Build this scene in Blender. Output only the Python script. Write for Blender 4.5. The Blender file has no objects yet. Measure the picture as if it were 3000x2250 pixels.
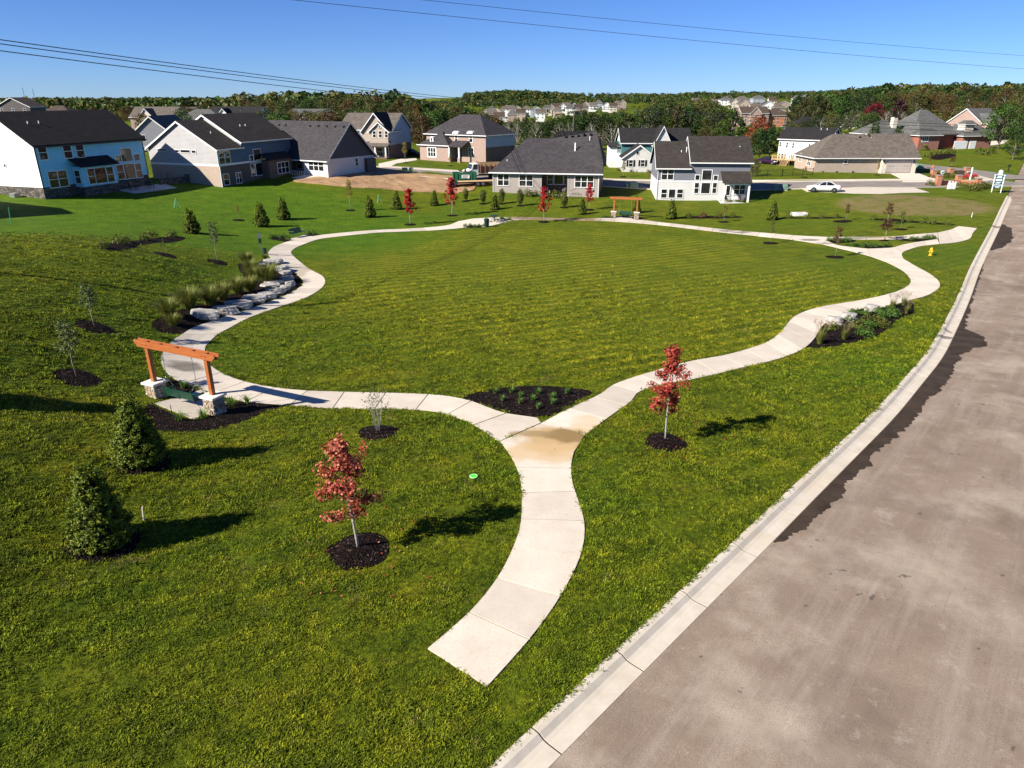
import bpy, math, random
import numpy as np
from mathutils import Vector, Matrix
from mathutils.geometry import delaunay_2d_cdt
random.seed(7); RNG = np.random.default_rng(11)
SC = bpy.context.scene
COL = SC.collection
R = math.radians

# ------------------------------------------------------------------ camera, sky, sun, exposure
CAMH = 12.0; FPX = 1520.0; HZN = 210.0            # drone height, focal length and horizon in a 2212 x 1659 sheet
PITCH = math.atan((829.5 - HZN) / FPX)
cam_d = bpy.data.cameras.new("camera"); cam = bpy.data.objects.new("camera", cam_d); COL.objects.link(cam)
cam.location = (0, 0, CAMH); cam.rotation_euler = (math.pi / 2 - PITCH, 0, 0)
cam_d.sensor_width = 36.0; cam_d.lens = FPX / 2212 * 36; cam_d.clip_end = 12000; cam_d.clip_start = 0.1
SC.camera = cam
SUN_EL = R(35.0); SUN_AZ = R(29.0)                # shadows run 29 degrees from +X towards +Y
sd = Vector((math.cos(SUN_AZ) * math.cos(SUN_EL), math.sin(SUN_AZ) * math.cos(SUN_EL), -math.sin(SUN_EL)))
sun_d = bpy.data.lights.new("sun", 'SUN'); sun_d.energy = 5.0; sun_d.angle = R(0.53); sun_d.color = (1.0, 0.93, 0.82)
sun = bpy.data.objects.new("sun", sun_d); COL.objects.link(sun); sun.rotation_euler = sd.to_track_quat('-Z', 'Y').to_euler()
sun.location = (-60, -30, 60)
world = bpy.data.worlds.new("World"); SC.world = world; world.use_nodes = True
wn = world.node_tree; bgn = wn.nodes['Background']
sky = wn.nodes.new('ShaderNodeTexSky'); sky.sky_type = 'NISHITA'; sky.sun_disc = False
sky.sun_elevation = SUN_EL
sky.sun_rotation = math.atan2(-sd.x, -sd.y)        # sun stands behind and to the left of the camera
sky.altitude = 3000; sky.air_density = 1.0; sky.dust_density = 0.25; sky.ozone_density = 6.0
tint = wn.nodes.new('ShaderNodeMix'); tint.data_type = 'RGBA'; tint.blend_type = 'MULTIPLY'; tint.inputs[0].default_value = 1; tint.inputs[7].default_value = (.72, .91, 1.28, 1)   # cool white balance of the clear sky
wn.links.new(sky.outputs[0], tint.inputs[6]); wn.links.new(tint.outputs[2], bgn.inputs[0]); bgn.inputs[1].default_value = 0.05
SC.view_settings.view_transform = 'Standard'; SC.view_settings.look = 'None'
SC.view_settings.exposure = 1.0; SC.view_settings.gamma = 1.0
SC.cycles.max_bounces = 5; SC.cycles.diffuse_bounces = 2; SC.cycles.glossy_bounces = 2; SC.cycles.transmission_bounces = 2
SC.cycles.transparent_max_bounces = 4; SC.cycles.caustics_reflective = False; SC.cycles.caustics_refractive = False

# ------------------------------------------------------------------ survey sheets: enlarged views -> the 2212 sheet
SHEET = {'F': (0, 0, 2212 / 3000), 'k1': (1200, 1100, 3.16), 'k2': (400, 650, 3.16), 'k3': (750, 600, 3.16), 'k4': (1300, 560, 3.16),
         'k5': (2000, 600, 2.4578), 'k6': (350, 950, 3.16), 'h1': (0, 200, 2.9493), 'h2': (700, 230, 2.9493), 'h3': (1400, 230, 2.9493),
         'h4': (2100, 200, 2.4578), 'w1': (0, 600, 2.212), 'w2': (0, 1000, 1.7015), 'w3': (1800, 550, 1.8433), 'w4': (1000, 1000, 1.58),
         'q1': (2700, 460, 7.3733), 'q2': (2350, 520, 8.4667), 'q3': (1300, 470, 7.0556), 'q6': (2100, 650, 3.175), 'q7': (2250, 380, 2.8222),
         'r3': (2500, 220, 2.54), 'r4': (700, 230, 2.1167), 'r2': (2000, 230, 2.1167), 'r6': (1540, 480, 4.8846)}
def S(k, x, y):
    a, b, s = SHEET[k]
    if k == 'F': return (x, y)
    return ((a + x / s) * 0.73733, (b + y / s) * 0.73733)
def ray(x, y):
    u = (x - 1106) / FPX; v = (829.5 - y) / FPX
    return np.array((u, math.cos(PITCH) + v * math.sin(PITCH), -math.sin(PITCH) + v * math.cos(PITCH)))
def atz(x, y, z=0.0):
    r = ray(x, y); t = (CAMH - z) / -r[2]; return (r[0] * t, r[1] * t)
def aty(x, y, Y):
    r = ray(x, y); t = Y / r[1]; return (r[0] * t, Y, CAMH + r[2] * t)
def sstep(a, b, v):
    t = np.clip((v - a) / (b - a), 0, 1); return t * t * (3 - 2 * t)

# ------------------------------------------------------------------ terrain: thin-plate surface through surveyed heights
CT = [('F',985,1440,0),('F',1090,1655,0),('F',0,1659,.4),('F',2212,1659,-.05),('F',500,1500,.1),('F',0,1200,1.0),('F',0,980,1.6),('F',775,1190,0),('F',225,1175,.35),
 ('F',1170,960,-.15),('F',470,905,-.1),('F',345,866,-.05),('F',640,960,-.05),('F',1250,910,-.2),('F',1437,955,-.25),('F',1690,1090,-.2),('F',1860,920,-.5),('F',2000,760,-1.0),('F',2075,640,-1.5),
 ('F',2120,540,-1.8),('F',2160,470,-1.7),('F',2185,420,-1.4),('F',1106,750,-.8),('F',700,720,-.7),('F',800,600,-1.7),('F',1106,600,-1.9),('F',1000,485,-2.6),('F',1340,478,-2.75),('F',1500,600,-1.9),
 ('F',1700,515,-2.5),('F',1900,545,-2.2),('F',2000,600,-1.8),('F',1800,670,-1.3),('F',1700,740,-.9),('F',720,507,-2.2),('F',620,540,-1.85),('F',670,600,-1.6),('F',560,660,-.95),('F',400,740,-.35),
 ('F',100,560,2.6),('F',280,552,1.9),('F',420,556,.15),('F',0,700,2.5),('F',200,690,1.3),('F',165,825,.8),('F',360,640,.45),('F',490,605,-1.05),('F',0,490,.5),('F',100,430,.6),('F',324,398,.5),
 ('F',250,480,0),('F',400,480,-.9),('F',560,480,-1.7),('F',500,408,-.2),('F',630,398,-.2),('F',800,462,-2.2),('F',940,443,-2.3),('F',900,400,-.9),('F',1068,413,-1.3),('F',1180,425,-1.8),('F',1320,428,-1.9),
 ('F',1420,432,-2.3),('F',1618,442,-2.3),('F',1776,414,-1.25),('F',1700,475,-2.5),('F',2000,440,-1.6),('F',1500,388,-1.2),('F',1100,375,-.3),('F',760,385,.1),('F',845,342,.1),('F',990,354,0),
 ('F',1500,370,-.6),('F',1640,390,-1.0),('F',1900,370,-1.0),('F',2150,372,-1.1),('F',1973,325,-.6),('F',2212,340,-.4),('F',1640,345,-1.2)]
CP = []
for k, x, y, z in CT:
    a = atz(x, y, z); CP.append((a[0], a[1], z))
CP += [(-130,100,1.5),(-150,200,0),(-60,200,0),(0,200,-1),(60,200,-1.5),(130,200,0),(200,150,.5),(-100,0,1.2),(100,0,-.3),(0,-60,.3),(-120,-60,.8),(120,-60,-.3),(40,10,-.2),(60,40,-1.2),(100,90,-1.2),(-90,50,1.6),(-70,30,1.2)]
CP = np.array(CP)
def _U(d2): return np.where(d2 > 1e-9, d2 * np.log(np.maximum(d2, 1e-9)), 0)
def _tps():
    n = len(CP); P = CP[:, :2] / 50
    d2 = ((P[:, None] - P[None]) ** 2).sum(-1)
    K = _U(d2) + np.eye(n) * 0.004
    Q = np.c_[np.ones(n), P]; A = np.zeros((n + 3, n + 3)); A[:n, :n] = K; A[:n, n:] = Q; A[n:, :n] = Q.T
    return np.linalg.solve(A, np.r_[CP[:, 2], np.zeros(3)]), P
TW, TP = _tps()
def far_z(x, y):
    r = x / np.maximum(y, 60)                                       # bearing
    zl = np.interp(y, [240, 420, 900, 3000], [-1.2, -1.5, -4, -6]) + 4.0 * np.exp(-((x + 90) / 80) ** 2 - ((y - 420) / 90) ** 2)
    zv = np.interp(y, [240, 430, 520, 712, 900, 1100, 1700], [-1.2, -8.8, -9.6, -6.8, -1.0, 2.0, 8.0]) + 8 * np.exp(-((x - 5) / 80) ** 2 - ((y - 1060) / 110) ** 2)
    zs = np.interp(y, [240, 420, 665, 895, 1700], [-1.2, -3.2, -.4, 6.0, 10.0])
    zh = zs + np.interp(y, [210, 340, 420, 800], [0, 8.2, 10.0, 8.0])
    w1 = sstep(-.16, -.07, r); w2 = sstep(.20, .26, r); w3 = sstep(.38, .50, r)
    z = zl * (1 - w1) + zv * w1 * (1 - w2) + zs * w2 * (1 - w3) + zh * w3
    return z + 0.8 * np.sin(x * .011 + 1) * np.sin(y * .009) * sstep(300, 600, y)
def T(x, y):
    x = np.asarray(x, float); y = np.asarray(y, float); sh = x.shape
    X = x.ravel() / 50; Y = y.ravel() / 50; out = np.empty(X.size)
    for i in range(0, X.size, 20000):
        a = X[i:i + 20000]; b = Y[i:i + 20000]
        d2 = (a[:, None] - TP[None, :, 0]) ** 2 + (b[:, None] - TP[None, :, 1]) ** 2
        out[i:i + 20000] = _U(d2) @ TW[:-3] + TW[-3] + TW[-2] * a + TW[-1] * b
    out = out.reshape(sh)
    w = np.maximum(sstep(170, 240, y), np.maximum(sstep(130, 220, np.abs(x)), sstep(40, 90, -y)))
    return out * (1 - w) + far_z(x, y) * w
def tz(x, y): return float(T(np.array([x]), np.array([y]))[0])
_ts = np.geomspace(6, 420, 500)
def hit(x, y):
    r = ray(x, y); X = r[0] * _ts; Y = r[1] * _ts; d = CAMH + r[2] * _ts - T(X, Y)
    i = int(np.argmax(d < 0))
    if d[i] >= 0: i = len(_ts) - 1
    i = max(i, 1); f = d[i - 1] / (d[i - 1] - d[i]); t = _ts[i - 1] + f * (_ts[i] - _ts[i - 1])
    return Vector((r[0] * t, r[1] * t, CAMH + r[2] * t))
def gp(k, x, y): return hit(*S(k, x, y))
def gps(k, pts): return [gp(k, *p) for p in pts]
def hgt(P, k, x, y):
    """height above ground point P at which the sight line through the sheet point passes"""
    X, Y = S(k, x, y); return aty(X, Y, P.y)[2] - P.z

# ------------------------------------------------------------------ mesh helpers
class MB:
    def __init__(s): s.v = []; s.f = []; s.m = []
    def add(s, vs, fs, mi=0):
        n = len(s.v); s.v += [tuple(p) for p in vs]; s.f += [tuple(i + n for i in f) for f in fs]; s.m += [mi] * len(fs); return s
    def box(s, x0, x1, y0, y1, z0, z1, mi=0):
        return s.add([(x0,y0,z0),(x1,y0,z0),(x1,y1,z0),(x0,y1,z0),(x0,y0,z1),(x1,y0,z1),(x1,y1,z1),(x0,y1,z1)],
              [(0,3,2,1),(4,5,6,7),(0,1,5,4),(1,2,6,5),(2,3,7,6),(3,0,4,7)], mi)
    def bar(s, p, q, w, h, mi=0, up=(0, 0, 1)):
        p = Vector(p); q = Vector(q); d = (q - p).normalized(); u = Vector(up)
        if abs(d.dot(u)) > .99: u = Vector((1, 0, 0))
        a = d.cross(u).normalized() * w / 2; b = a.cross(d).normalized() * h / 2
        vs = [p - a - b, p + a - b, p + a + b, p - a + b, q - a - b, q + a - b, q + a + b, q - a + b]
        return s.add(vs, [(0,1,2,3),(7,6,5,4),(0,4,5,1),(1,5,6,2),(2,6,7,3),(3,7,4,0)], mi)
    def tube(s, pts, rad, n=8, mi=0, cap=True):
        pts = [Vector(p) for p in pts]
        if not isinstance(rad, (list, tuple)): rad = [rad] * len(pts)
        base = len(s.v); pu = None
        for i, p in enumerate(pts):
            d = (pts[min(i + 1, len(pts) - 1)] - pts[max(i - 1, 0)]).normalized()
            if pu is None: pu = Vector((1, 0, 0)) if abs(d.x) < .9 else Vector((0, 1, 0))
            a = (pu - d * pu.dot(d)).normalized(); b = d.cross(a); pu = a
            for j in range(n):
                t = 2 * math.pi * j / n; s.v.append(tuple(p + (a * math.cos(t) + b * math.sin(t)) * rad[i]))
        for i in range(len(pts) - 1):
            for j in range(n):
                a = base + i * n + j; b = base + i * n + (j + 1) % n
                s.f.append((a, b, b + n, a + n)); s.m.append(mi)
        if cap:
            s.f.append(tuple(base + j for j in reversed(range(n)))); s.m.append(mi)
            e = base + (len(pts) - 1) * n; s.f.append(tuple(e + j for j in range(n))); s.m.append(mi)
        return s
    def lathe(s, prof, n=16, mi=0, c=(0, 0)):
        base = len(s.v)
        for r, z in prof:
            for j in range(n):
                t = 2 * math.pi * j / n; s.v.append((c[0] + r * math.cos(t), c[1] + r * math.sin(t), z))
        for i in range(len(prof) - 1):
            for j in range(n):
                a = base + i * n + j; b = base + i * n + (j + 1) % n; s.f.append((a, b, b + n, a + n)); s.m.append(mi)
        s.f.append(tuple(base + j for j in reversed(range(n)))); s.m.append(mi)
        e = base + (len(prof) - 1) * n; s.f.append(tuple(e + j for j in range(n))); s.m.append(mi)
        return s
    def prism(s, poly, a, b, fn, mi=0):
        """poly of 2-D points pushed from depth a to depth b; fn(u, v, depth) -> xyz"""
        n = len(poly); vs = [fn(u, v, a) for u, v in poly] + [fn(u, v, b) for u, v in poly]
        fs = [tuple(range(n)), tuple(range(2 * n - 1, n - 1, -1))] + [(i, i + n, (i + 1) % n + n, (i + 1) % n) for i in range(n)]
        return s.add(vs, fs, mi)
    def xf(s, M, i0=0):
        for i in range(i0, len(s.v)): s.v[i] = tuple(M @ Vector(s.v[i]))
        return s
    def mesh(s, name, mats, smooth=False):
        me = bpy.data.meshes.new(name); me.from_pydata(s.v, [], s.f)
        if not isinstance(mats, (list, tuple)): mats = [mats]
        for m in mats: me.materials.append(m)
        if len(mats) > 1: me.polygons.foreach_set('material_index', s.m)
        if smooth: me.polygons.foreach_set('use_smooth', [True] * len(me.polygons))
        me.update(); return me
    def build(s, name, mats, parent=None, smooth=False):
        return link(name, s.mesh(name, mats, smooth), parent)
def link(name, me, parent=None, loc=None, rz=0, scale=None):
    o = bpy.data.objects.new(name, me); COL.objects.link(o)
    if parent is not None: o.parent = parent
    if loc is not None: o.location = loc
    if rz: o.rotation_euler = (0, 0, rz)
    if scale is not None: o.scale = scale
    return o
def empty(name, loc=(0, 0, 0), rz=0.0, sc=None):
    o = bpy.data.objects.new(name, None); COL.objects.link(o); o.location = loc; o.rotation_euler = (0, 0, rz); o.empty_display_size = .3
    if sc is not None: o.scale = (sc, sc, sc) if not isinstance(sc, (tuple, list)) else sc
    return o
def tag(o, label=None, cat=None, group=None, kind=None):
    if label: o['label'] = label
    if cat: o['category'] = cat
    if group: o['group'] = group
    if kind: o['kind'] = kind
    return o
def copy_tree(o, parent=None):
    c = o.copy(); COL.objects.link(c); c.parent = parent
    for ch in list(o.children): copy_tree(ch, c)
    return c
ORD = ['first','second','third','fourth','fifth','sixth','seventh','eighth','ninth','tenth','eleventh','twelfth','thirteenth','fourteenth','fifteenth','sixteenth','seventeenth','eighteenth','nineteenth','twentieth']
def ordn(i):
    if i < 20: return ORD[i]
    t = ['twenty','thirty','forty','fifty','sixty','seventy','eighty','ninety'][(i + 1) // 10 - 2]; u = (i + 1) % 10
    return (t[:-1] + 'ieth') if u == 0 else t + ' ' + ORD[u - 1]

# ------------------------------------------------------------------ materials
def new_mat(name):
    m = bpy.data.materials.new(name); m.use_nodes = True; nt = m.node_tree; return m, nt, nt.nodes['Principled BSDF']
def N(nt, t, **kw):
    n = nt.nodes.new(t)
    for k, v in kw.items(): setattr(n, k, v)
    return n
def L(nt, a, b): nt.links.new(a, b)
def math_n(nt, op, a, b=None, c=None):
    n = N(nt, 'ShaderNodeMath', operation=op)
    for i, v in enumerate((a, b, c)):
        if v is None: continue
        if isinstance(v, (int, float)): n.inputs[i].default_value = v
        else: L(nt, v, n.inputs[i])
    return n.outputs[0]
def mixc(nt, f, a, b):
    n = N(nt, 'ShaderNodeMix', data_type='RGBA')
    for i, v in ((0, f), (6, a), (7, b)):
        if isinstance(v, (int, float)): n.inputs[i].default_value = v
        elif isinstance(v, tuple): n.inputs[i].default_value = (*v[:3], 1)
        else: L(nt, v, n.inputs[i])
    return n.outputs[2]
def ramp(nt, f, stops):
    n = N(nt, 'ShaderNodeValToRGB'); e = n.color_ramp.elements
    while len(e) < len(stops): e.new(.5)
    for i, (p, c) in enumerate(stops): e[i].position = p; e[i].color = (*c, 1) if isinstance(c, tuple) else (c, c, c, 1)
    L(nt, f, n.inputs[0]); return n.outputs[0]
def noise(nt, vec, scale, detail=4, rough=.55):
    n = N(nt, 'ShaderNodeTexNoise'); n.inputs['Scale'].default_value = scale; n.inputs['Detail'].default_value = detail; n.inputs['Roughness'].default_value = rough
    if vec is not None: L(nt, vec, n.inputs['Vector'])
    return n.outputs['Fac']
def bump(nt, p, h, strength, dist=.02):
    b = N(nt, 'ShaderNodeBump'); b.inputs['Strength'].default_value = strength; b.inputs['Distance'].default_value = dist
    L(nt, h, b.inputs['Height']); L(nt, b.outputs[0], p.inputs['Normal'])
def objco(nt): return N(nt, 'ShaderNodeTexCoord').outputs['Object']
def pos(nt): return N(nt, 'ShaderNodeNewGeometry').outputs['Position']
def plain(name, c, rough=.6, var=.12, scale=6.0, metal=0.0, bmp=.15, spec=.4):
    m, nt, p = new_mat(name); v = objco(nt); n = noise(nt, v, scale)
    d = tuple(max(0, x * (1 - var)) for x in c); e = tuple(min(1, x * (1 + var)) for x in c)
    L(nt, ramp(nt, n, [(.3, d), (.7, e)]), p.inputs['Base Color'])
    p.inputs['Roughness'].default_value = rough; p.inputs['Metallic'].default_value = metal; p.inputs['Specular IOR Level'].default_value = spec
    if bmp: bump(nt, p, noise(nt, v, scale * 9), bmp, .01)
    return m
def siding(name, c, pitch=.17, rough=.55):
    m, nt, p = new_mat(name); v = objco(nt); sx = N(nt, 'ShaderNodeSeparateXYZ'); L(nt, v, sx.inputs[0])
    fr = math_n(nt, 'FRACT', math_n(nt, 'DIVIDE', sx.outputs[2], pitch))
    n = noise(nt, v, .8); 
    L(nt, ramp(nt, n, [(.3, tuple(x * .92 for x in c)), (.7, tuple(min(1, x * 1.05) for x in c))]), p.inputs['Base Color'])
    p.inputs['Roughness'].default_value = rough
    bump(nt, p, math_n(nt, 'SUBTRACT', 1.0, fr), 1.0, .03); return m
def brickm(name, c1, c2, mortar, w=.22, h=.075, rough=.85):
    m, nt, p = new_mat(name); v = objco(nt); sx = N(nt, 'ShaderNodeSeparateXYZ'); L(nt, v, sx.inputs[0])
    cb = N(nt, 'ShaderNodeCombineXYZ'); L(nt, math_n(nt, 'ADD', sx.outputs[0], sx.outputs[1]), cb.inputs[0]); L(nt, sx.outputs[2], cb.inputs[1])
    b = N(nt, 'ShaderNodeTexBrick'); L(nt, cb.outputs[0], b.inputs['Vector']); b.inputs['Scale'].default_value = 1
    b.inputs['Brick Width'].default_value = w; b.inputs['Row Height'].default_value = h; b.inputs['Mortar Size'].default_value = .008; b.inputs['Bias'].default_value = 0
    b.inputs['Color1'].default_value = (*c1, 1); b.inputs['Color2'].default_value = (*c2, 1); b.inputs['Mortar'].default_value = (*mortar, 1)
    n = noise(nt, v, .7); L(nt, mixc(nt, math_n(nt, 'MULTIPLY', n, .5), b.outputs['Color'], tuple(x * .7 for x in c1)), p.inputs['Base Color'])
    p.inputs['Roughness'].default_value = rough; bump(nt, p, math_n(nt, 'SUBTRACT', 1, b.outputs['Fac']), .7, .012); return m
def shingle(name, c, rough=.9):
    m, nt, p = new_mat(name); v = objco(nt); sx = N(nt, 'ShaderNodeSeparateXYZ'); L(nt, v, sx.inputs[0])
    cb = N(nt, 'ShaderNodeCombineXYZ'); L(nt, math_n(nt, 'ADD', sx.outputs[0], sx.outputs[1]), cb.inputs[0]); L(nt, math_n(nt, 'MULTIPLY', sx.outputs[2], 1.5), cb.inputs[1])
    b = N(nt, 'ShaderNodeTexBrick'); L(nt, cb.outputs[0], b.inputs['Vector']); b.inputs['Scale'].default_value = 1
    b.inputs['Brick Width'].default_value = .42; b.inputs['Row Height'].default_value = .2; b.inputs['Mortar Size'].default_value = .006
    b.inputs['Color1'].default_value = (*[x * .72 for x in c], 1); b.inputs['Color2'].default_value = (*[x * 1.3 for x in c], 1); b.inputs['Mortar'].default_value = (*[x * .4 for x in c], 1)
    n = noise(nt, v, .5, 3); L(nt, mixc(nt, math_n(nt, 'MULTIPLY', n, .45), b.outputs['Color'], tuple(x * .6 for x in c)), p.inputs['Base Color'])
    p.inputs['Roughness'].default_value = rough; p.inputs['Specular IOR Level'].default_value = .25
    bump(nt, p, b.outputs['Color'], .5, .02); return m
def stonem(name, cols, sc=2.4):
    m, nt, p = new_mat(name); v = objco(nt); mp = N(nt, 'ShaderNodeMapping'); mp.inputs['Scale'].default_value = (sc, sc, sc * 2.4); L(nt, v, mp.inputs[0])
    vo = N(nt, 'ShaderNodeTexVoronoi'); vo.inputs['Scale'].default_value = 1; L(nt, mp.outputs[0], vo.inputs['Vector'])
    sx = N(nt, 'ShaderNodeSeparateColor'); L(nt, vo.outputs['Color'], sx.inputs[0])
    c = ramp(nt, sx.outputs[0], [(i / (len(cols) - 1), q) for i, q in enumerate(cols)])
    ve = N(nt, 'ShaderNodeTexVoronoi', feature='DISTANCE_TO_EDGE'); ve.inputs['Scale'].default_value = 1; L(nt, mp.outputs[0], ve.inputs['Vector'])
    e = math_n(nt, 'LESS_THAN', ve.outputs['Distance'], .06)
    L(nt, mixc(nt, e, c, tuple(x * .5 for x in cols[0])), p.inputs['Base Color']); p.inputs['Roughness'].default_value = .9
    bump(nt, p, math_n(nt, 'MINIMUM', ve.outputs['Distance'], .2), .8, .03); return m
def rockm(name, c1, c2, sc=3.0):
    m, nt, p = new_mat(name); v = objco(nt); n = noise(nt, v, sc, 8, .65); n2 = noise(nt, v, sc * 6, 6, .7)
    L(nt, mixc(nt, math_n(nt, 'MULTIPLY', n2, .6), ramp(nt, n, [(.35, c1), (.65, c2)]), tuple(x * .6 for x in c1)), p.inputs['Base Color'])
    p.inputs['Roughness'].default_value = .9; bump(nt, p, math_n(nt, 'ADD', n, math_n(nt, 'MULTIPLY', n2, .4)), 1.0, .08); return m
def leafm(name, cols, trans=.25, rough=.55):
    m, nt, p = new_mat(name); g = N(nt, 'ShaderNodeNewGeometry')
    c = ramp(nt, g.outputs['Random Per Island'], [(i / max(1, len(cols) - 1), q) for i, q in enumerate(cols)])
    L(nt, c, p.inputs['Base Color']); p.inputs['Roughness'].default_value = rough; p.inputs['Specular IOR Level'].default_value = .25
    t = N(nt, 'ShaderNodeBsdfTranslucent'); L(nt, c, t.inputs['Color']); mx = N(nt, 'ShaderNodeMixShader'); mx.inputs[0].default_value = trans
    out = nt.nodes['Material Output']; L(nt, p.outputs[0], mx.inputs[1]); L(nt, t.outputs[0], mx.inputs[2]); L(nt, mx.outputs[0], out.inputs['Surface']); return m
def tree_leafm(name, cols, trans=.2):
    """leaf tint varies leaf by leaf and tree by tree"""
    m = leafm(name, cols, trans); nt = m.node_tree; p = nt.nodes['Principled BSDF']
    c = p.inputs['Base Color'].links[0].from_socket; oi = N(nt, 'ShaderNodeObjectInfo')
    hs = N(nt, 'ShaderNodeHueSaturation'); L(nt, c, hs.inputs['Color'])
    L(nt, math_n(nt, 'ADD', math_n(nt, 'MULTIPLY', oi.outputs['Random'], .05), .475), hs.inputs['Hue'])
    L(nt, math_n(nt, 'ADD', math_n(nt, 'MULTIPLY', oi.outputs['Random'], .6), .65), hs.inputs['Value'])
    L(nt, hs.outputs[0], p.inputs['Base Color'])
    for n in nt.nodes:
        if n.type == 'BSDF_TRANSLUCENT': L(nt, hs.outputs[0], n.inputs['Color'])
    return m
def glassm():
    m, nt, p = new_mat('window_glass'); n = noise(nt, objco(nt), 1.3, 2)
    L(nt, ramp(nt, n, [(.35, (.008, .009, .012)), (.7, (.03, .032, .036))]), p.inputs['Base Color'])
    p.inputs['Roughness'].default_value = .04; p.inputs['Specular IOR Level'].default_value = .6; bump(nt, p, noise(nt, objco(nt), 1.1, 1), .25, .05); return m
MT = {}
MT['white'] = plain('white_trim', (.8, .8, .79), .45, .03, 3, bmp=.03)
MT['glass'] = glassm()
MT['roof_black'] = shingle('black_shingles', (.022, .020, .020)); MT['roof_dark'] = shingle('charcoal_shingles', (.048, .043, .047))
MT['roof_brown'] = shingle('brown_black_shingles', (.040, .033, .029)); MT['roof_tan'] = shingle('weathered_tan_shingles', (.125, .105, .088))
MT['roof_grey'] = shingle('grey_shingles', (.105, .105, .10)); MT['roof_umber'] = shingle('umber_shingles', (.075, .055, .043))
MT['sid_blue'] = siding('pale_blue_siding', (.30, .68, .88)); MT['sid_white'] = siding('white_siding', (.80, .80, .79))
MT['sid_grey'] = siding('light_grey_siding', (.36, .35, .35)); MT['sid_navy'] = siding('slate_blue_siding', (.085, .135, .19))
MT['sid_slate'] = siding('slate_grey_siding', (.16, .165, .19)); MT['sid_steel'] = siding('steel_grey_siding', (.33, .37, .42)); MT['sid_teal'] = siding('teal_siding', (.05, .17, .17))
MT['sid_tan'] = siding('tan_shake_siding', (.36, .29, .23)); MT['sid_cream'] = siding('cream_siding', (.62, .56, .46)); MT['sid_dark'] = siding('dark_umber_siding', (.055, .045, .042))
MT['br_tan'] = brickm('tan_brick', (.40, .29, .22), (.52, .40, .31), (.50, .44, .38)); MT['br_brown'] = brickm('brown_brick', (.14, .085, .065), (.20, .12, .09), (.22, .18, .15))
MT['br_grey'] = brickm('mushroom_brick', (.33, .28, .25), (.43, .37, .33), (.45, .42, .39)); MT['br_red'] = brickm('red_brick', (.28, .075, .045), (.38, .11, .06), (.36, .26, .22))
MT['br_pink'] = brickm('rose_brick', (.30, .20, .165), (.38, .265, .22), (.45, .38, .33)); MT['br_white'] = brickm('white_brick', (.66, .64, .61), (.78, .76, .72), (.70, .68, .66)); MT['br_orange'] = brickm('orange_brick', (.42, .135, .06), (.55, .20, .09), (.42, .30, .24))
MT['stone_dark'] = stonem('dark_ledge_stone', [(.05, .045, .04), (.12, .105, .09), (.2, .17, .14)]); MT['concrete_wall'] = plain('foundation_concrete', (.5, .48, .45), .9, .12, 1.5)
MT['door_grey'] = plain('taupe_door', (.42, .37, .33), .5, .04, 2); MT['black'] = plain('black_metal', (.015, .015, .016), .4, .1, 4); MT['steel'] = plain('galvanised_steel', (.45, .46, .47), .35, .1, 5, .8)
MT['wood_new'] = plain('pale_new_lumber', (.55, .36, .18), .75, .2, 3); MT['bark'] = rockm('tree_bark', (.14, .11, .085), (.27, .22, .18), 6); MT['bark_pale'] = rockm('pale_sapling_bark', (.36, .33, .29), (.52, .48, .43), 8)
MT['green_metal'] = plain('dark_green_coated_steel', (.006, .045, .027), .4, .15, 6); MT['green_bench'] = plain('blackened_green_paint', (.018, .04, .032), .4, .15, 6); MT['green_box'] = plain('pale_green_utility_paint', (.16, .27, .19), .5, .08, 3)
MT['cedar'] = None
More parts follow.
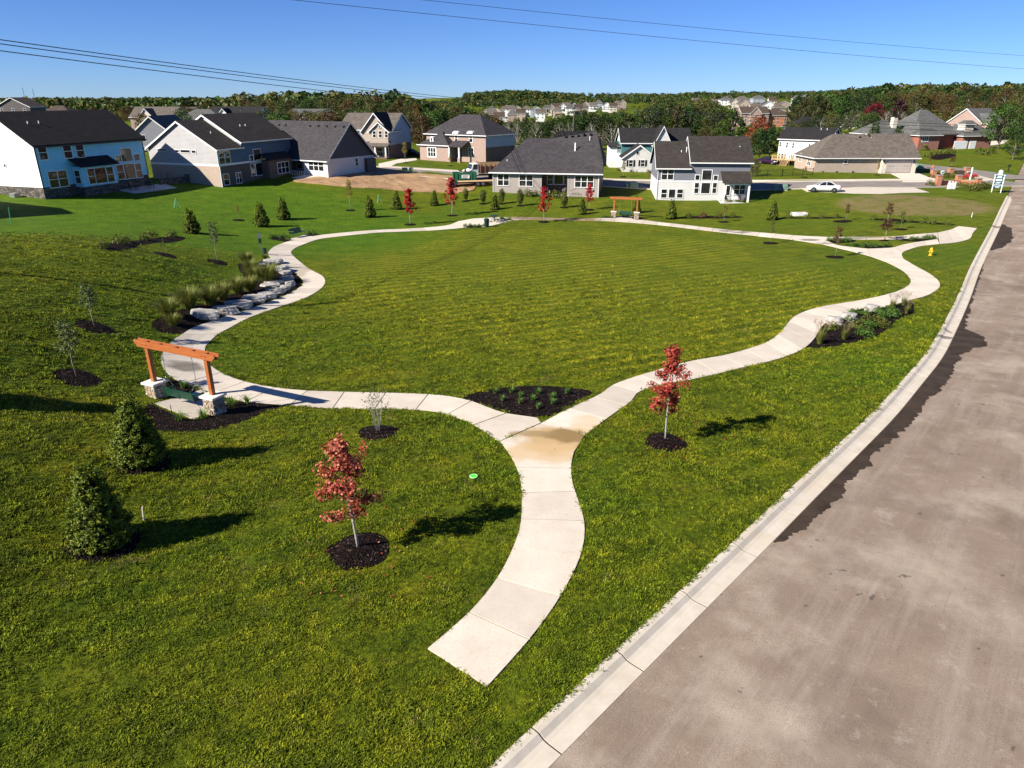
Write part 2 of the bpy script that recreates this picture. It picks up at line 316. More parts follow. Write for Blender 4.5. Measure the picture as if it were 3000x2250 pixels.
# ------------------------------------------------------------------ ground cover colours shared by soil sheet and grass blades
def grass_color(nt, v, dark=1.0):
    sx = N(nt, 'ShaderNodeSeparateXYZ'); L(nt, v, sx.inputs[0])
    def oval(q, soft, amp=1.0):
        dx = math_n(nt, 'DIVIDE', math_n(nt, 'SUBTRACT', sx.outputs[0], q[0]), q[2]); dy = math_n(nt, 'DIVIDE', math_n(nt, 'SUBTRACT', sx.outputs[1], q[1]), q[3])
        r2 = math_n(nt, 'ADD', math_n(nt, 'MULTIPLY', dx, dx), math_n(nt, 'MULTIPLY', dy, dy))
        return ramp(nt, math_n(nt, 'ADD', r2, math_n(nt, 'MULTIPLY', math_n(nt, 'SUBTRACT', mid, .5), amp)), [(1 - soft, 1.0), (1.0 + soft, 0.0)])
    big = noise(nt, v, .07, 5, .6); mid = noise(nt, v, .55, 5, .65); fine = noise(nt, v, 8.0, 5, .75)
    c = ramp(nt, mid, [(.30, (.060, .092, .004)), (.5, (.108, .138, .005)), (.72, (.185, .188, .008))])
    c = mixc(nt, ramp(nt, big, [(.45, 0.0), (.65, .7)]), c, (.064, .130, .005))
    # seeded oval inside the loop path: yellower, with mowing lanes
    lane = math_n(nt, 'ADD', math_n(nt, 'ADD', math_n(nt, 'MULTIPLY', sx.outputs[0], -.50), math_n(nt, 'MULTIPLY', sx.outputs[1], .866)), math_n(nt, 'MULTIPLY', noise(nt, v, .06, 2), 3.0))
    st = ramp(nt, math_n(nt, 'ADD', math_n(nt, 'SINE', math_n(nt, 'MULTIPLY', lane, 5.2)), math_n(nt, 'MULTIPLY', math_n(nt, 'SUBTRACT', noise(nt, v, .8, 5, .7), .5), 4.2)), [(.1, 0.0), (.7, 1.0)])
    ov = oval((OVAL[0], OVAL[1], OVAL[2], OVAL[3]), .25, .4)
    c = mixc(nt, math_n(nt, 'MULTIPLY', ov, .8), c, ramp(nt, mid, [(.30, (.082, .112, .004)), (.6, (.140, .162, .006)), (.75, (.23, .212, .012))]))
    c = mixc(nt, math_n(nt, 'MULTIPLY', st, math_n(nt, 'MULTIPLY', math_n(nt, 'ADD', math_n(nt, 'MULTIPLY', ov, .62), .24), ramp(nt, noise(nt, v, .16, 3, .6), [(.35, .25), (.62, 1.0)]))), c, (.240, .236, .012))
    c = mixc(nt, math_n(nt, 'MULTIPLY', oval(SOD, .35, .5), .65), c, ramp(nt, mid, [(.3, (.042, .125, .005)), (.7, (.095, .200, .007))]))
    tan = ramp(nt, noise(nt, v, .9, 6, .7), [(.60, 0.0), (.72, .7)])
    c = mixc(nt, tan, c, (.19, .155, .045))
    # worn grass of the empty lot: dry straw tone
    c = mixc(nt, math_n(nt, 'MULTIPLY', oval(LOT, .25, 1.0), ramp(nt, noise(nt, v, .5, 6, .7), [(.36, .25), (.55, 1.0)])), c, (.235, .180, .075))
    return mixc(nt, ramp(nt, fine, [(.34, .75), (.55, 0.0)]), c, (.016, .028, .002)), mid, fine
_o1 = gp('F', 640, 640); _o2 = gp('F', 1900, 620); _o3 = gp('F', 1150, 830); _o4 = gp('F', 1250, 490)
SOD = (-48.0, 84.0, 44.0, 30.0)
OVAL = ((_o1.x + _o2.x) / 2, (_o3.y + _o4.y) / 2, (_o2.x - _o1.x) / 2, (_o4.y - _o3.y) / 2)
_l = gp('h4', 1420, 985); _l2 = gp('h4', 2000, 985)
LOT = (_l.x, _l.y, abs(_l2.x - _l.x), 9.0)
m, nt, p = new_mat('lawn_turf'); _v = pos(nt); _c, _m, _f = grass_color(nt, _v)
L(nt, _c, p.inputs['Base Color']); p.inputs['Roughness'].default_value = .9; p.inputs['Specular IOR Level'].default_value = .1
bump(nt, p, math_n(nt, 'ADD', noise(nt, _v, 7, 5, .75), math_n(nt, 'MULTIPLY', noise(nt, _v, 2.2, 3), .8)), .9, .16); MT['lawn'] = m
m, nt, p = new_mat('grass_blades'); _c, _, _ = grass_color(nt, pos(nt)); oi = N(nt, 'ShaderNodeObjectInfo')
hs = N(nt, 'ShaderNodeHueSaturation'); L(nt, _c, hs.inputs['Color']); L(nt, math_n(nt, 'ADD', math_n(nt, 'MULTIPLY', math_n(nt, 'POWER', oi.outputs['Random'], 2.0), 2.4), .75), hs.inputs['Value']); L(nt, math_n(nt, 'ADD', math_n(nt, 'MULTIPLY', oi.outputs['Random'], -.03), .512), hs.inputs['Hue'])
L(nt, hs.outputs[0], p.inputs['Base Color']); p.inputs['Roughness'].default_value = .6; p.inputs['Specular IOR Level'].default_value = .2
_t = N(nt, 'ShaderNodeBsdfTranslucent'); L(nt, hs.outputs[0], _t.inputs[0]); _x = N(nt, 'ShaderNodeMixShader'); _x.inputs[0].default_value = .25
L(nt, p.outputs[0], _x.inputs[1]); L(nt, _t.outputs[0], _x.inputs[2]); L(nt, _x.outputs[0], nt.nodes['Material Output'].inputs[0]); MT['blades'] = m

def stain(nt, v, c, P, rx, ry, col, amt, sc=1.2):
    """a stain with its own ragged outline around world point P"""
    sx = N(nt, 'ShaderNodeSeparateXYZ'); L(nt, v, sx.inputs[0])
    dx = math_n(nt, 'DIVIDE', math_n(nt, 'SUBTRACT', sx.outputs[0], P.x), rx); dy = math_n(nt, 'DIVIDE', math_n(nt, 'SUBTRACT', sx.outputs[1], P.y), ry)
    r2 = math_n(nt, 'ADD', math_n(nt, 'ADD', math_n(nt, 'MULTIPLY', dx, dx), math_n(nt, 'MULTIPLY', dy, dy)), math_n(nt, 'MULTIPLY', math_n(nt, 'SUBTRACT', noise(nt, v, sc, 4), .5), 2.0))
    return mixc(nt, math_n(nt, 'MULTIPLY', ramp(nt, r2, [(.35, 1.0), (1.15, 0.0)]), amt), c, col)
m, nt, p = new_mat('broom_concrete'); v = pos(nt); oi = N(nt, 'ShaderNodeObjectInfo')
c = ramp(nt, noise(nt, v, .9, 6, .6), [(.3, (.54, .47, .38)), (.7, (.64, .57, .475))])
hs = N(nt, 'ShaderNodeHueSaturation'); L(nt, c, hs.inputs['Color']); L(nt, math_n(nt, 'ADD', math_n(nt, 'MULTIPLY', oi.outputs['Random'], .24), .82), hs.inputs['Value']); c = hs.outputs[0]
c = mixc(nt, ramp(nt, noise(nt, v, 14, 5, .7), [(.34, .35), (.5, 0.0)]), c, (.36, .31, .25))
for k, x, y, rx, ry, col, am, s_ in [('k1',1330,600,1.8,1.5,(.42,.28,.12),.9,.9),('k1',1200,720,2.2,1.0,(.50,.35,.18),.7,.9),('k1',1450,560,1.0,.8,(.22,.145,.055),.95,1.4),('k1',1130,545,1.0,.35,(.27,.19,.09),.8,1.6),
        ('k1',1650,470,.8,1.2,(.55,.36,.16),.45,.8),('k6',620,395,1.05,.8,(.17,.145,.11),.9,.8),('k2',1500,470,1.0,2.6,(.30,.24,.16),.6,.6),('k4',760,250,4.5,1.6,(.20,.13,.075),.9,.5),('k4',1150,262,6.5,1.4,(.20,.13,.075),.9,.5),
        ('k5',330,188,1.3,.9,(.20,.17,.14),.8,.9),('k5',430,200,1.3,.9,(.17,.15,.13),.8,.9),('k5',920,255,1.2,.9,(.15,.135,.12),.85,.9),('k5',1030,280,1.2,.7,(.20,.18,.16),.7,.9),('k5',1300,240,3.0,.8,(.16,.14,.12),.85,.7),('k5',1470,238,2.5,.9,(.38,.28,.16),.6,.7)]:
    c = stain(nt, v, c, gp(k, x, y), rx, ry, col, am, s_)
L(nt, c, p.inputs['Base Color']); p.inputs['Roughness'].default_value = .85; p.inputs['Specular IOR Level'].default_value = .3; bump(nt, p, noise(nt, v, 55, 3), .25, .01); MT['path'] = m
m, nt, p = new_mat('kerb_concrete'); v = pos(nt); sx = N(nt, 'ShaderNodeSeparateXYZ')
c = ramp(nt, noise(nt, v, 1.6, 6, .65), [(.3, (.46, .405, .32)), (.7, (.58, .52, .43))])
c = mixc(nt, ramp(nt, noise(nt, v, .35, 4), [(.5, 0.0), (.7, .5)]), c, (.48, .39, .26))
c = stain(nt, v, c, gp('w3', 1785, 800), .9, .35, (.14, .12, .10), .9, 1.5); c = stain(nt, v, c, gp('w3', 1800, 765), .15, .6, (.14, .12, .10), .9, 1.5); c = stain(nt, v, c, gp('w3', 2062, 208), 1.6, .7, (.19, .11, .07), .9, 1.5)
L(nt, c, p.inputs['Base Color']); p.inputs['Roughness'].default_value = .88; bump(nt, p, noise(nt, v, 40, 3), .3, .01); MT['kerb'] = m
m, nt, p = new_mat('worn_asphalt'); v = pos(nt)
c = ramp(nt, noise(nt, v, .45, 7, .62), [(.3, (.225, .165, .118)), (.7, (.335, .255, .19))])
sx = N(nt, 'ShaderNodeSeparateXYZ'); L(nt, v, sx.inputs[0]); cb = N(nt, 'ShaderNodeCombineXYZ')
L(nt, math_n(nt, 'MULTIPLY', math_n(nt, 'ADD', math_n(nt, 'MULTIPLY', sx.outputs[0], .63), math_n(nt, 'MULTIPLY', sx.outputs[1], .777)), .10), cb.inputs[0]); L(nt, math_n(nt, 'MULTIPLY', math_n(nt, 'ADD', math_n(nt, 'MULTIPLY', sx.outputs[0], -.777), math_n(nt, 'MULTIPLY', sx.outputs[1], .63)), 1.3), cb.inputs[1])
c = mixc(nt, ramp(nt, noise(nt, cb.outputs[0], 1.0, 6, .7), [(.48, 0.0), (.70, .55)]), c, (.42, .355, .285))
c = mixc(nt, ramp(nt, noise(nt, v, .28, 5, .65), [(.50, 0.0), (.66, .65)]), c, (.50, .42, .325))
c = mixc(nt, ramp(nt, noise(nt, v, .33, 4, .6), [(.30, .5), (.46, 0.0)]), c, (.145, .108, .082))
c = mixc(nt, ramp(nt, noise(nt, v, .9, 5, .75), [(.60, 0.0), (.70, .7)]), c, (.42, .36, .30))
c = mixc(nt, ramp(nt, noise(nt, v, 3.1, 6, .75), [(.60, 0.0), (.72, .5)]), c, (.50, .42, .335))
c = mixc(nt, ramp(nt, noise(nt, cb.outputs[0], 4.5, 4, .7), [(.62, 0.0), (.75, .35)]), c, (.10, .08, .065))
c = mixc(nt, ramp(nt, noise(nt, v, 2.3, 3, .5), [(.70, 0.0), (.74, .7)]), c, (.06, .05, .045))
g = noise(nt, v, 60, 2, .8); c = mixc(nt, ramp(nt, g, [(.35, .55), (.6, 0.0)]), c, (.075, .06, .05))
L(nt, c, p.inputs['Base Color']); p.inputs['Roughness'].default_value = .92; p.inputs['Specular IOR Level'].default_value = .2
bump(nt, p, math_n(nt, 'ADD', g, noise(nt, v, 9, 4)), .5, .02); MT['asphalt'] = m
m, nt, p = new_mat('wet_asphalt'); v = pos(nt)
L(nt, ramp(nt, noise(nt, v, 1.2, 6), [(.3, (.030, .021, .014)), (.7, (.060, .043, .030))]), p.inputs['Base Color']); p.inputs['Roughness'].default_value = .8; p.inputs['Specular IOR Level'].default_value = .12; bump(nt, p, noise(nt, v, 50, 2), .3, .01); MT['wet'] = m
m, nt, p = new_mat('street_asphalt'); v = pos(nt)
L(nt, ramp(nt, noise(nt, v, .5, 6), [(.3, (.17, .145, .125)), (.7, (.23, .20, .175))]), p.inputs['Base Color']); p.inputs['Roughness'].default_value = .92; MT['street'] = m
m, nt, p = new_mat('bark_mulch'); v = pos(nt); mpn = N(nt, 'ShaderNodeTexVoronoi'); mpn.inputs['Scale'].default_value = 16; L(nt, v, mpn.inputs['Vector']); sc = N(nt, 'ShaderNodeSeparateColor'); L(nt, mpn.outputs['Color'], sc.inputs[0])
L(nt, ramp(nt, sc.outputs[0], [(.0, (.004, .0025, .002)), (.6, (.012, .007, .006)), (.88, (.026, .016, .013)), (1.0, (.09, .06, .05))]), p.inputs['Base Color']); p.inputs['Roughness'].default_value = .95; p.inputs['Specular IOR Level'].default_value = .08
bump(nt, p, math_n(nt, 'ADD', mpn.outputs['Distance'], sc.outputs[1]), 1.0, .08); MT['mulch'] = m
m, nt, p = new_mat('graded_clay'); v = pos(nt); n1 = noise(nt, v, .35, 7, .65)
L(nt, mixc(nt, ramp(nt, noise(nt, v, 1.5, 5, .7), [(.55, 0.0), (.68, .7)]), ramp(nt, n1, [(.3, (.22, .125, .06)), (.7, (.40, .25, .125))]), (.10, .055, .03)), p.inputs['Base Color']); p.inputs['Roughness'].default_value = .95
bump(nt, p, n1, .8, .3); MT['clay'] = m
MT['edge_soil'] = plain('trench_soil', (.025, .018, .013), .95, .4, 9)

# ------------------------------------------------------------------ outlines
EXCL = []
def pip(px, py, poly):
    x = np.asarray(px); y = np.asarray(py); ins = np.zeros(x.shape, bool); n = len(poly)
    for i in range(n):
        x0, y0 = poly[i][0], poly[i][1]; x1, y1 = poly[(i + 1) % n][0], poly[(i + 1) % n][1]
        if y0 == y1: continue
        c = ((y0 > y) != (y1 > y)) & (x < (x1 - x0) * (y - y0) / (y1 - y0) + x0); ins ^= c
    return ins
def smooth_poly(pts, n=4):
    out = []; m_ = len(pts); P = [Vector((p[0], p[1])) for p in pts]
    for i in range(m_):
        a, b, c, d = P[i - 1], P[i], P[(i + 1) % m_], P[(i + 2) % m_]
        for j in range(n):
            t = j / n; out.append(.5 * ((2 * b) + (c - a) * t + (2 * a - 5 * b + 4 * c - d) * t * t + (3 * b - a - 3 * c + d) * t ** 3))
    return out
def crom(P, per=1.0):
    """points along a smooth open curve, about `per` metres apart"""
    P = [Vector(p) for p in P]; out = []
    for i in range(len(P) - 1):
        a, b, c, d = P[max(i - 1, 0)], P[i], P[i + 1], P[min(i + 2, len(P) - 1)]; n = max(1, int((c - b).length / per))
        for j in range(n):
            t = j / n; out.append(.5 * ((2 * b) + (c - a) * t + (2 * a - 5 * b + 4 * c - d) * t * t + (3 * b - a - 3 * c + d) * t ** 3))
    out.append(P[-1]); return out
def draped(name, poly, dz, mat, grid=1.0, skirt=.15, parent=None, dome=0.0, excl=True, rough=0.0):
    """a sheet that follows the land inside a closed outline, with a skirt let into the ground"""
    pl = [Vector((p[0], p[1])) for p in poly]
    area = sum(pl[i - 1].x * pl[i].y - pl[i].x * pl[i - 1].y for i in range(len(pl)))
    if area < 0: pl.reverse()
    n = len(pl); vs = list(pl); xs = [p.x for p in pl]; ys = [p.y for p in pl]
    gx, gy = np.meshgrid(np.arange(min(xs) + grid * .37, max(xs), grid), np.arange(min(ys) + grid * .37, max(ys), grid)); gx = gx.ravel(); gy = gy.ravel()
    if gx.size:
        k = pip(gx, gy, pl); vs += [Vector((a, b)) for a, b in zip(gx[k], gy[k])]
    r = delaunay_2d_cdt(vs, [], [list(range(n))], 1, 1e-5)
    V2, F = r[0], r[2]; X = np.array([q.x for q in V2]); Y = np.array([q.y for q in V2]); Z = T(X, Y) + dz
    on = {}
    A = np.array([(q.x, q.y) for q in pl]); B = np.roll(A, -1, 0)
    if dome or rough:
        d = np.full(X.shape, 1e9)
        for a, b in zip(A, B):
            e = b - a; t = np.clip(((X - a[0]) * e[0] + (Y - a[1]) * e[1]) / max(1e-9, e @ e), 0, 1); d = np.minimum(d, np.hypot(X - a[0] - t * e[0], Y - a[1] - t * e[1]))
        Z = Z + dome * sstep(0, max(.3, d.max() * .9), d) + (RNG.normal(0, 1, X.shape) * rough) * (d > .05)
    mb = MB(); mb.add([(x, y, z) for x, y, z in zip(X, Y, Z)], [tuple(f) for f in F])
    ec = {}
    for f in F:
        for i in range(len(f)): a, b = f[i], f[(i + 1) % len(f)]; ec[(min(a, b), max(a, b))] = (a, b) if (min(a, b), max(a, b)) not in ec else None
    for kx, e in ec.items():
        if e:
            a, b = e; mb.add([mb.v[a], mb.v[b], (mb.v[b][0], mb.v[b][1], mb.v[b][2] - skirt), (mb.v[a][0], mb.v[a][1], mb.v[a][2] - skirt)], [(1, 0, 3, 2)])
    if excl: EXCL.append([(q.x, q.y) for q in pl])
    return mb.build(name, mat, parent)

# kerb and near road ------------------------------------------------
kb_back = gps('w4', [(1020,1659),(1170,1520),(1480,1235),(1730,1005),(1940,810)]) + gps('w3', [(1290,1310),(1420,1190),(1580,1010),(1680,900),(1740,800),(1800,690),(1860,570),(1920,430),(2000,280),(2040,205),(2075,130),(2120,40)])
d0 = (kb_back[0] - kb_back[1]); kb_back = [kb_back[0] + d0.normalized() * 16, kb_back[0] + d0.normalized() * 6] + kb_back
kbc = crom([Vector((q.x, q.y)) for q in kb_back], 1.0)
for _ in range(6): kbc = [kbc[0]] + [(kbc[i - 1] + kbc[i] * 2 + kbc[i + 1]) / 4 for i in range(1, len(kbc) - 1)] + [kbc[-1]]
def arc_resample(P, step):
    out = [P[0]]; acc = 0
    for i in range(1, len(P)):
        seg = (P[i] - P[i - 1]).length; d = step - acc
        while d <= seg: out.append(P[i - 1].lerp(P[i], d / seg)); d += step
        acc = (acc + seg) % step if seg else acc
    return out
kbc = arc_resample(kbc, .5)
def side(P, i, d):
    t = (P[min(i + 1, len(P) - 1)] - P[max(i - 1, 0)]).normalized(); return P[i] + Vector((t.y, -t.x)) * d      # d > 0: to the right
KW = .80
end_dir = (kbc[-1] - kbc[-6]).normalized(); ext = [kbc[-1] + end_dir * s for s in (.5, 6, 14, 25, 40, 60, 90)]
road_l = [side(kbc, i, KW) for i in range(0, len(kbc), 4)]
allc = kbc[::4] + ext[1:]
road_r = [side(allc, i, KW + 9.5) for i in range(len(allc))]
ROAD = [side(kbc, i, .05) for i in range(0, len(kbc), 2)] + [side(allc, i, 0) for i in range(len(allc) - 6, len(allc))] + list(reversed(road_r))
EXCL.append([(q.x, q.y) for q in ROAD])

# ground sheet ------------------------------------------------------
def axis(lo, a, b, hi, st, gr):
    mid = list(np.arange(a, b, st)); o = []; s_ = st; x = a
    while x > lo: s_ *= gr; x -= s_; o.append(x)
    o2 = []; s_ = st; x = mid[-1]
    while x < hi: s_ *= gr; x += s_; o2.append(x)
    return np.array(sorted(o) + mid + o2)
ax = axis(-4500, -62, 80, 4500, 1.0, 1.10); ay = axis(-300, 4, 120, 6500, 1.0, 1.07)
gx, gy = np.meshgrid(ax, ay); gx = gx.ravel(); gy = gy.ravel(); keep = ~pip(gx, gy, ROAD)
vs = [q.copy() for q in ROAD]; nR = len(vs); vs += [Vector((a, b)) for a, b in zip(gx[keep], gy[keep])]
res = delaunay_2d_cdt(vs, [], [list(range(nR))], 0, 1e-5)
X = np.array([q.x for q in res[0]]); Y = np.array([q.y for q in res[0]]); Z = T(X, Y)
Fc = [f for f in res[2]]; cx = np.array([sum(X[i] for i in f) / 3 for f in Fc]); cy = np.array([sum(Y[i] for i in f) / 3 for f in Fc])
ink = pip(cx, cy, ROAD)
mb = MB(); mb.add(zip(X, Y, Z), [tuple(f) for f, k in zip(Fc, ink) if not k])
ground = mb.build('ground', MT['lawn'], smooth=True); tag(ground, kind='structure')

# kerb sections (3 m, with open joints) and gutter
prof = [(0, .015), (.10, .02), (.20, .005), (.33, -.075), (.45, -.095), (KW, -.105)]
kerb = MB()
def tzv(q): return tz(q.x, q.y)
kz = T(np.array([q.x for q in kbc]), np.array([q.y for q in kbc]))
for i in range(0, len(kbc) - 1):        # dark joint filler just below the surface of the sections
    j = i + 1
    for (w0, h0), (w1, h1) in zip(prof[:-1], prof[1:]):
        a, b, c, d = side(kbc, i, w0), side(kbc, i, w1), side(kbc, j, w1), side(kbc, j, w0)
        kerb.add([(a.x, a.y, kz[i] + h0 - .014), (b.x, b.y, kz[i] + h1 - .014), (c.x, c.y, kz[j] + h1 - .014), (d.x, d.y, kz[j] + h0 - .014)], [(0, 1, 2, 3)])
kerb = kerb.build('kerb', MT['edge_soil']); tag(kerb, kind='structure')
for s0 in range(0, len(kbc) - 6, 6):
    mb = MB(); idx = list(range(s0, s0 + 7)); rows = []
    for i in idx:
        t = kbc[i]; g = .02 if i == idx[0] else (-.02 if i == idx[-1] else 0); tg = (kbc[min(i + 1, len(kbc) - 1)] - kbc[max(i - 1, 0)]).normalized() * g
        row = []
        for w, h in prof + [(KW, -.35), (0, -.35)]:
            q = side(kbc, i, w) + tg; row.append((q.x, q.y, kz[i] + h))
        rows.append(row)
    n = len(rows[0]); vs = [q for r_ in rows for q in r_]; fs = []
    for a in range(len(rows) - 1):
        for b in range(n): fs.append((a * n + b, a * n + (b + 1) % n, (a + 1) * n + (b + 1) % n, (a + 1) * n + b))
    fs += [tuple(range(n - 1, -1, -1)), tuple((len(rows) - 1) * n + b for b in range(n))]
    mb.add(vs, [f[::-1] for f in fs]); mb.build('kerb_section', MT['kerb'], kerb)
# near road surface
mb = MB(); P = allc; rows = []; nk = len(kbc[::4])
for i in range(len(P)):
    row = []
    for w in (KW + .015 if i < nk - 1 else -.3, 1.8, 3.0, 5.0, 7.0, 9.0, KW + 9.6):
        q = side(P, i, w); e = side(P, i, 0); row.append((q.x, q.y, tz(e.x, e.y) - .112 + .06 * (1 - ((w - 5) / 5) ** 2)))
    rows.append(row)
n = len(rows[0]); vs = [q for r_ in rows for q in r_]; fs = [(a * n + b, a * n + b + 1, (a + 1) * n + b + 1, (a + 1) * n + b) for a in range(len(rows) - 1) for b in range(n - 1)]
mb.add(vs, fs); road = mb.build('road', MT['asphalt'], smooth=True); tag(road, kind='structure')
# shoulder beyond the far side of the road
mb = MB(); rows = []
for i in range(len(P)):
    row = []
    for w, h in ((KW + 9.55, -.10), (KW + 9.75, .03), (KW + 10.2, .03), (KW + 10.25, -.3)):
        q = side(P, i, w); e = side(P, i, 0); row.append((q.x, q.y, tz(e.x, e.y) + h))
    rows.append(row)
n = 4; vs = [q for r_ in rows for q in r_]; fs = [(a * n + b, a * n + b + 1, (a + 1) * n + b + 1, (a + 1) * n + b) for a in range(len(rows) - 1) for b in range(3)]
mb.add(vs, fs); tag(mb.build('kerb', MT['kerb']), kind='structure')
def road_z(q):
    d = min(range(len(allc)), key=lambda i: (allc[i] - q).length); e = allc[d]; w = (q - e).length
    return tz(e.x, e.y) - .112 + .06 * (1 - ((w - 5) / 5) ** 2)
def wet_sheet(k, strip, rag=.22):
    """a damp margin along the gutter, its outer edge ragged: list of (kerb index, width) pairs"""
    fine = []
    for (i, w), (j, w2) in zip(strip[:-1], strip[1:]):
        for q in range(4): fine.append((i + q / 4, w + (w2 - w) * q / 4))
    rows = []; dr = 0.0
    for t, w in fine:
        i = int(t); f = t - i; dr = dr * .82 + random.uniform(-1, 1) * rag * .35; w = max(.05, w + dr + random.uniform(-.05, .05)); P0 = lambda d: side(kbc, i, d).lerp(side(kbc, min(i + 1, len(kbc) - 1), d), f); zz = kz[i] + (kz[min(i + 1, len(kbc) - 1)] - kz[i]) * f
        rz = lambda w_: zz - .112 + .06 * (1 - ((w_ - 5) / 5) ** 2) + .012
        a, b, c = P0(KW + .03), P0(KW + .03 + w / 2), P0(KW + .03 + w); rows.append([(a.x, a.y, rz(KW)), (b.x, b.y, rz(KW + w / 2)), (c.x, c.y, rz(KW + w))])
    vs = [q for r_ in rows for q in r_]; fs = [(a * 3 + b, a * 3 + b + 1, a * 3 + b + 4, a * 3 + b + 3) for a in range(len(rows) - 1) for b in range(2)]
    o = MB().add(vs, fs).build('wet_patch', MT['wet']); tag(o, kind='structure'); return o
def kidx(k, x, y):
    q = gp(k, x, y); q = Vector((q.x, q.y)); return min(range(len(kbc)), key=lambda i: (kbc[i] - q).length)
# widths of the damp margin read off along the kerb
prm = [(kidx('F',1672,1165),.06),(kidx('F',1690,1150),.40),(kidx('F',1730,1105),.50),(kidx('w3',1290,1440),.55),(kidx('w3',1470,1265),.60),(kidx('w3',1600,1110),.70),(kidx('w3',1700,975),.95),(kidx('w3',1770,880),.75),(kidx('w3',1800,810),1.7),(kidx('w3',1825,775),1.5),(kidx('w3',1835,745),.35),(kidx('w3',1900,600),.12),(kidx('w3',1990,400),.10)]
strip = []
for (i0, w0), (i1, w1) in zip(prm[:-1], prm[1:]):
    for i in range(i0, i1): strip.append((i, w0 + (w1 - w0) * (i - i0) / max(1, i1 - i0)))
wet_sheet('w3', strip)
i0, i1 = kidx('w3', 2005, 330), kidx('w3', 2075, 190)
if i1 > i0 + 3: wet_sheet('w3', [(i, 1.5 * math.sin(math.pi * (i - i0 + .5) / (i1 - i0 + 1)) ** .6) for i in range(i0, i1 + 1)])

# ------------------------------------------------------------------ footpath: slabs between opened joints
path = MB(); path_parts = []
PATHBED = []
def slabs(pairs, step, dz=.035, gap=.022, jit=True):
    A = [Vector((a.x, a.y)) for a, b in pairs]; B = [Vector((b.x, b.y)) for a, b in pairs]
    ca = []; cb = []
    for i in range(len(A) - 1):
        n = 8
        for j in range(n):
            t = j / n
            def cr(P): a, b, c, d = P[max(i - 1, 0)], P[i], P[i + 1], P[min(i + 2, len(P) - 1)]; return .5 * ((2 * b) + (c - a) * t + (2 * a - 5 * b + 4 * c - d) * t * t + (3 * b - a - 3 * c + d) * t ** 3)
            ca.append(cr(A)); cb.append(cr(B))
    ca.append(A[-1]); cb.append(B[-1])
    EXCL.append([(q.x, q.y) for q in ca + cb[::-1]])
    mid = [(a + b) / 2 for a, b in zip(ca, cb)]; ln = [0]
    for i in range(1, len(mid)): ln.append(ln[-1] + (mid[i] - mid[i - 1]).length)
    tot = ln[-1]; k = max(1, round(tot / step)); cuts = [tot * i / k for i in range(k + 1)]
    def ev(s):
        i = max(0, min(len(ln) - 2, int(np.searchsorted(ln, s)) - 1)); f = (s - ln[i]) / max(1e-6, ln[i + 1] - ln[i]); return ca[i].lerp(ca[i + 1], f), cb[i].lerp(cb[i + 1], f)
    for c0, c1 in zip(cuts[:-1], cuts[1:]):
        up = random.uniform(-.004, .004); rows = []; m_ = 4
        for j in range(m_ + 1):
            s_ = c0 + gap + (c1 - c0 - 2 * gap) * j / m_; a, b = ev(s_); rows.append([a.lerp(b, q / 3) for q in range(4)])
        slab([[q for q in r_] for r_ in rows], dz + up)
def slab(rows, dz, th=.13):
    n = len(rows[0]); m_ = len(rows); pts = [q for r_ in rows for q in r_]
    z = T(np.array([q.x for q in pts]), np.array([q.y for q in pts])) + dz
    vs = [(q.x, q.y, zz) for q, zz in zip(pts, z)]; fs = [(a * n + b, a * n + b + 1, (a + 1) * n + b + 1, (a + 1) * n + b) for a in range(m_ - 1) for b in range(n - 1)]
    ring = [b for b in range(n)] + [a * n + n - 1 for a in range(1, m_)] + [(m_ - 1) * n + b for b in range(n - 2, -1, -1)] + [a * n for a in range(m_ - 2, 0, -1)]
    o = len(vs); vs += [(vs[i][0], vs[i][1], vs[i][2] - th) for i in ring]; k = len(ring)
    fs += [(ring[(i + 1) % k], ring[i], o + i, o + (i + 1) % k) for i in range(k)]
    # keep the upper side facing up
    p0, p1, p2 = (Vector(vs[i]) for i in fs[0][:3])
    if (p1 - p0).cross(p2 - p0).z < 0: fs = [f[::-1] for f in fs]
    path_parts.append((vs, fs))
def G2(k, l): return [(gp(k, *a), gp(k, *b)) for a, b in l]
stem = G2('w4', [((398,1428),(672,1605)),((610,1240),(888,1360)),((735,1078),(1028,1158)),((808,925),(1112,975)),((833,820),(1122,827)),((832,663),(1070,657)),((800,560),(1064,573)),((738,466),(1075,519))])
slabs(stem, 1.75)
jl, jr, ja, jb = gp('k1',830,618), gp('k1',1520,722), gp('k1',1215,448), gp('k1',1635,545)
V2 = lambda q: Vector((q.x, q.y))
def quad(a, b, c, d, n=4, dz=.035):
    a, b, c, d = map(V2, (a, b, c, d)); ctr = (a + b + c + d) / 4; a, b, c, d = [q + (ctr - q).normalized() * .024 for q in (a, b, c, d)]
    slab([[a.lerp(b, i / n).lerp(d.lerp(c, i / n), j / n) for i in range(n + 1)] for j in range(n + 1)], dz)
    EXCL.append([(q.x, q.y) for q in (a, b, c, d)])
quad(jl, jr, jb, ja)
slabs([(ja, jb)] + G2('k1', [((1505,297),(1845,388)),((1760,180),(2040,250)),((1955,60),(2180,130))]) + G2('k5', [((0,1142),(150,1243)),((290,1088),(450,1170)),((470,1040),(640,1125)),((610,990),(770,1085)),((700,925),(880,1030)),((745,870),(950,962)),((800,810),(1010,870)),((880,770),(1090,822)),((1000,735),(1200,770)),((1150,710),(1310,748)),((1300,685),(1450,738)),((1480,645),(1640,688)),((1575,612),(1765,652)),((1630,578),(1845,600)),((1640,540),(1842,552)),((1590,480),(1780,500)),((1480,420),(1680,445)),((1352,372),(1590,392))]), 1.9)
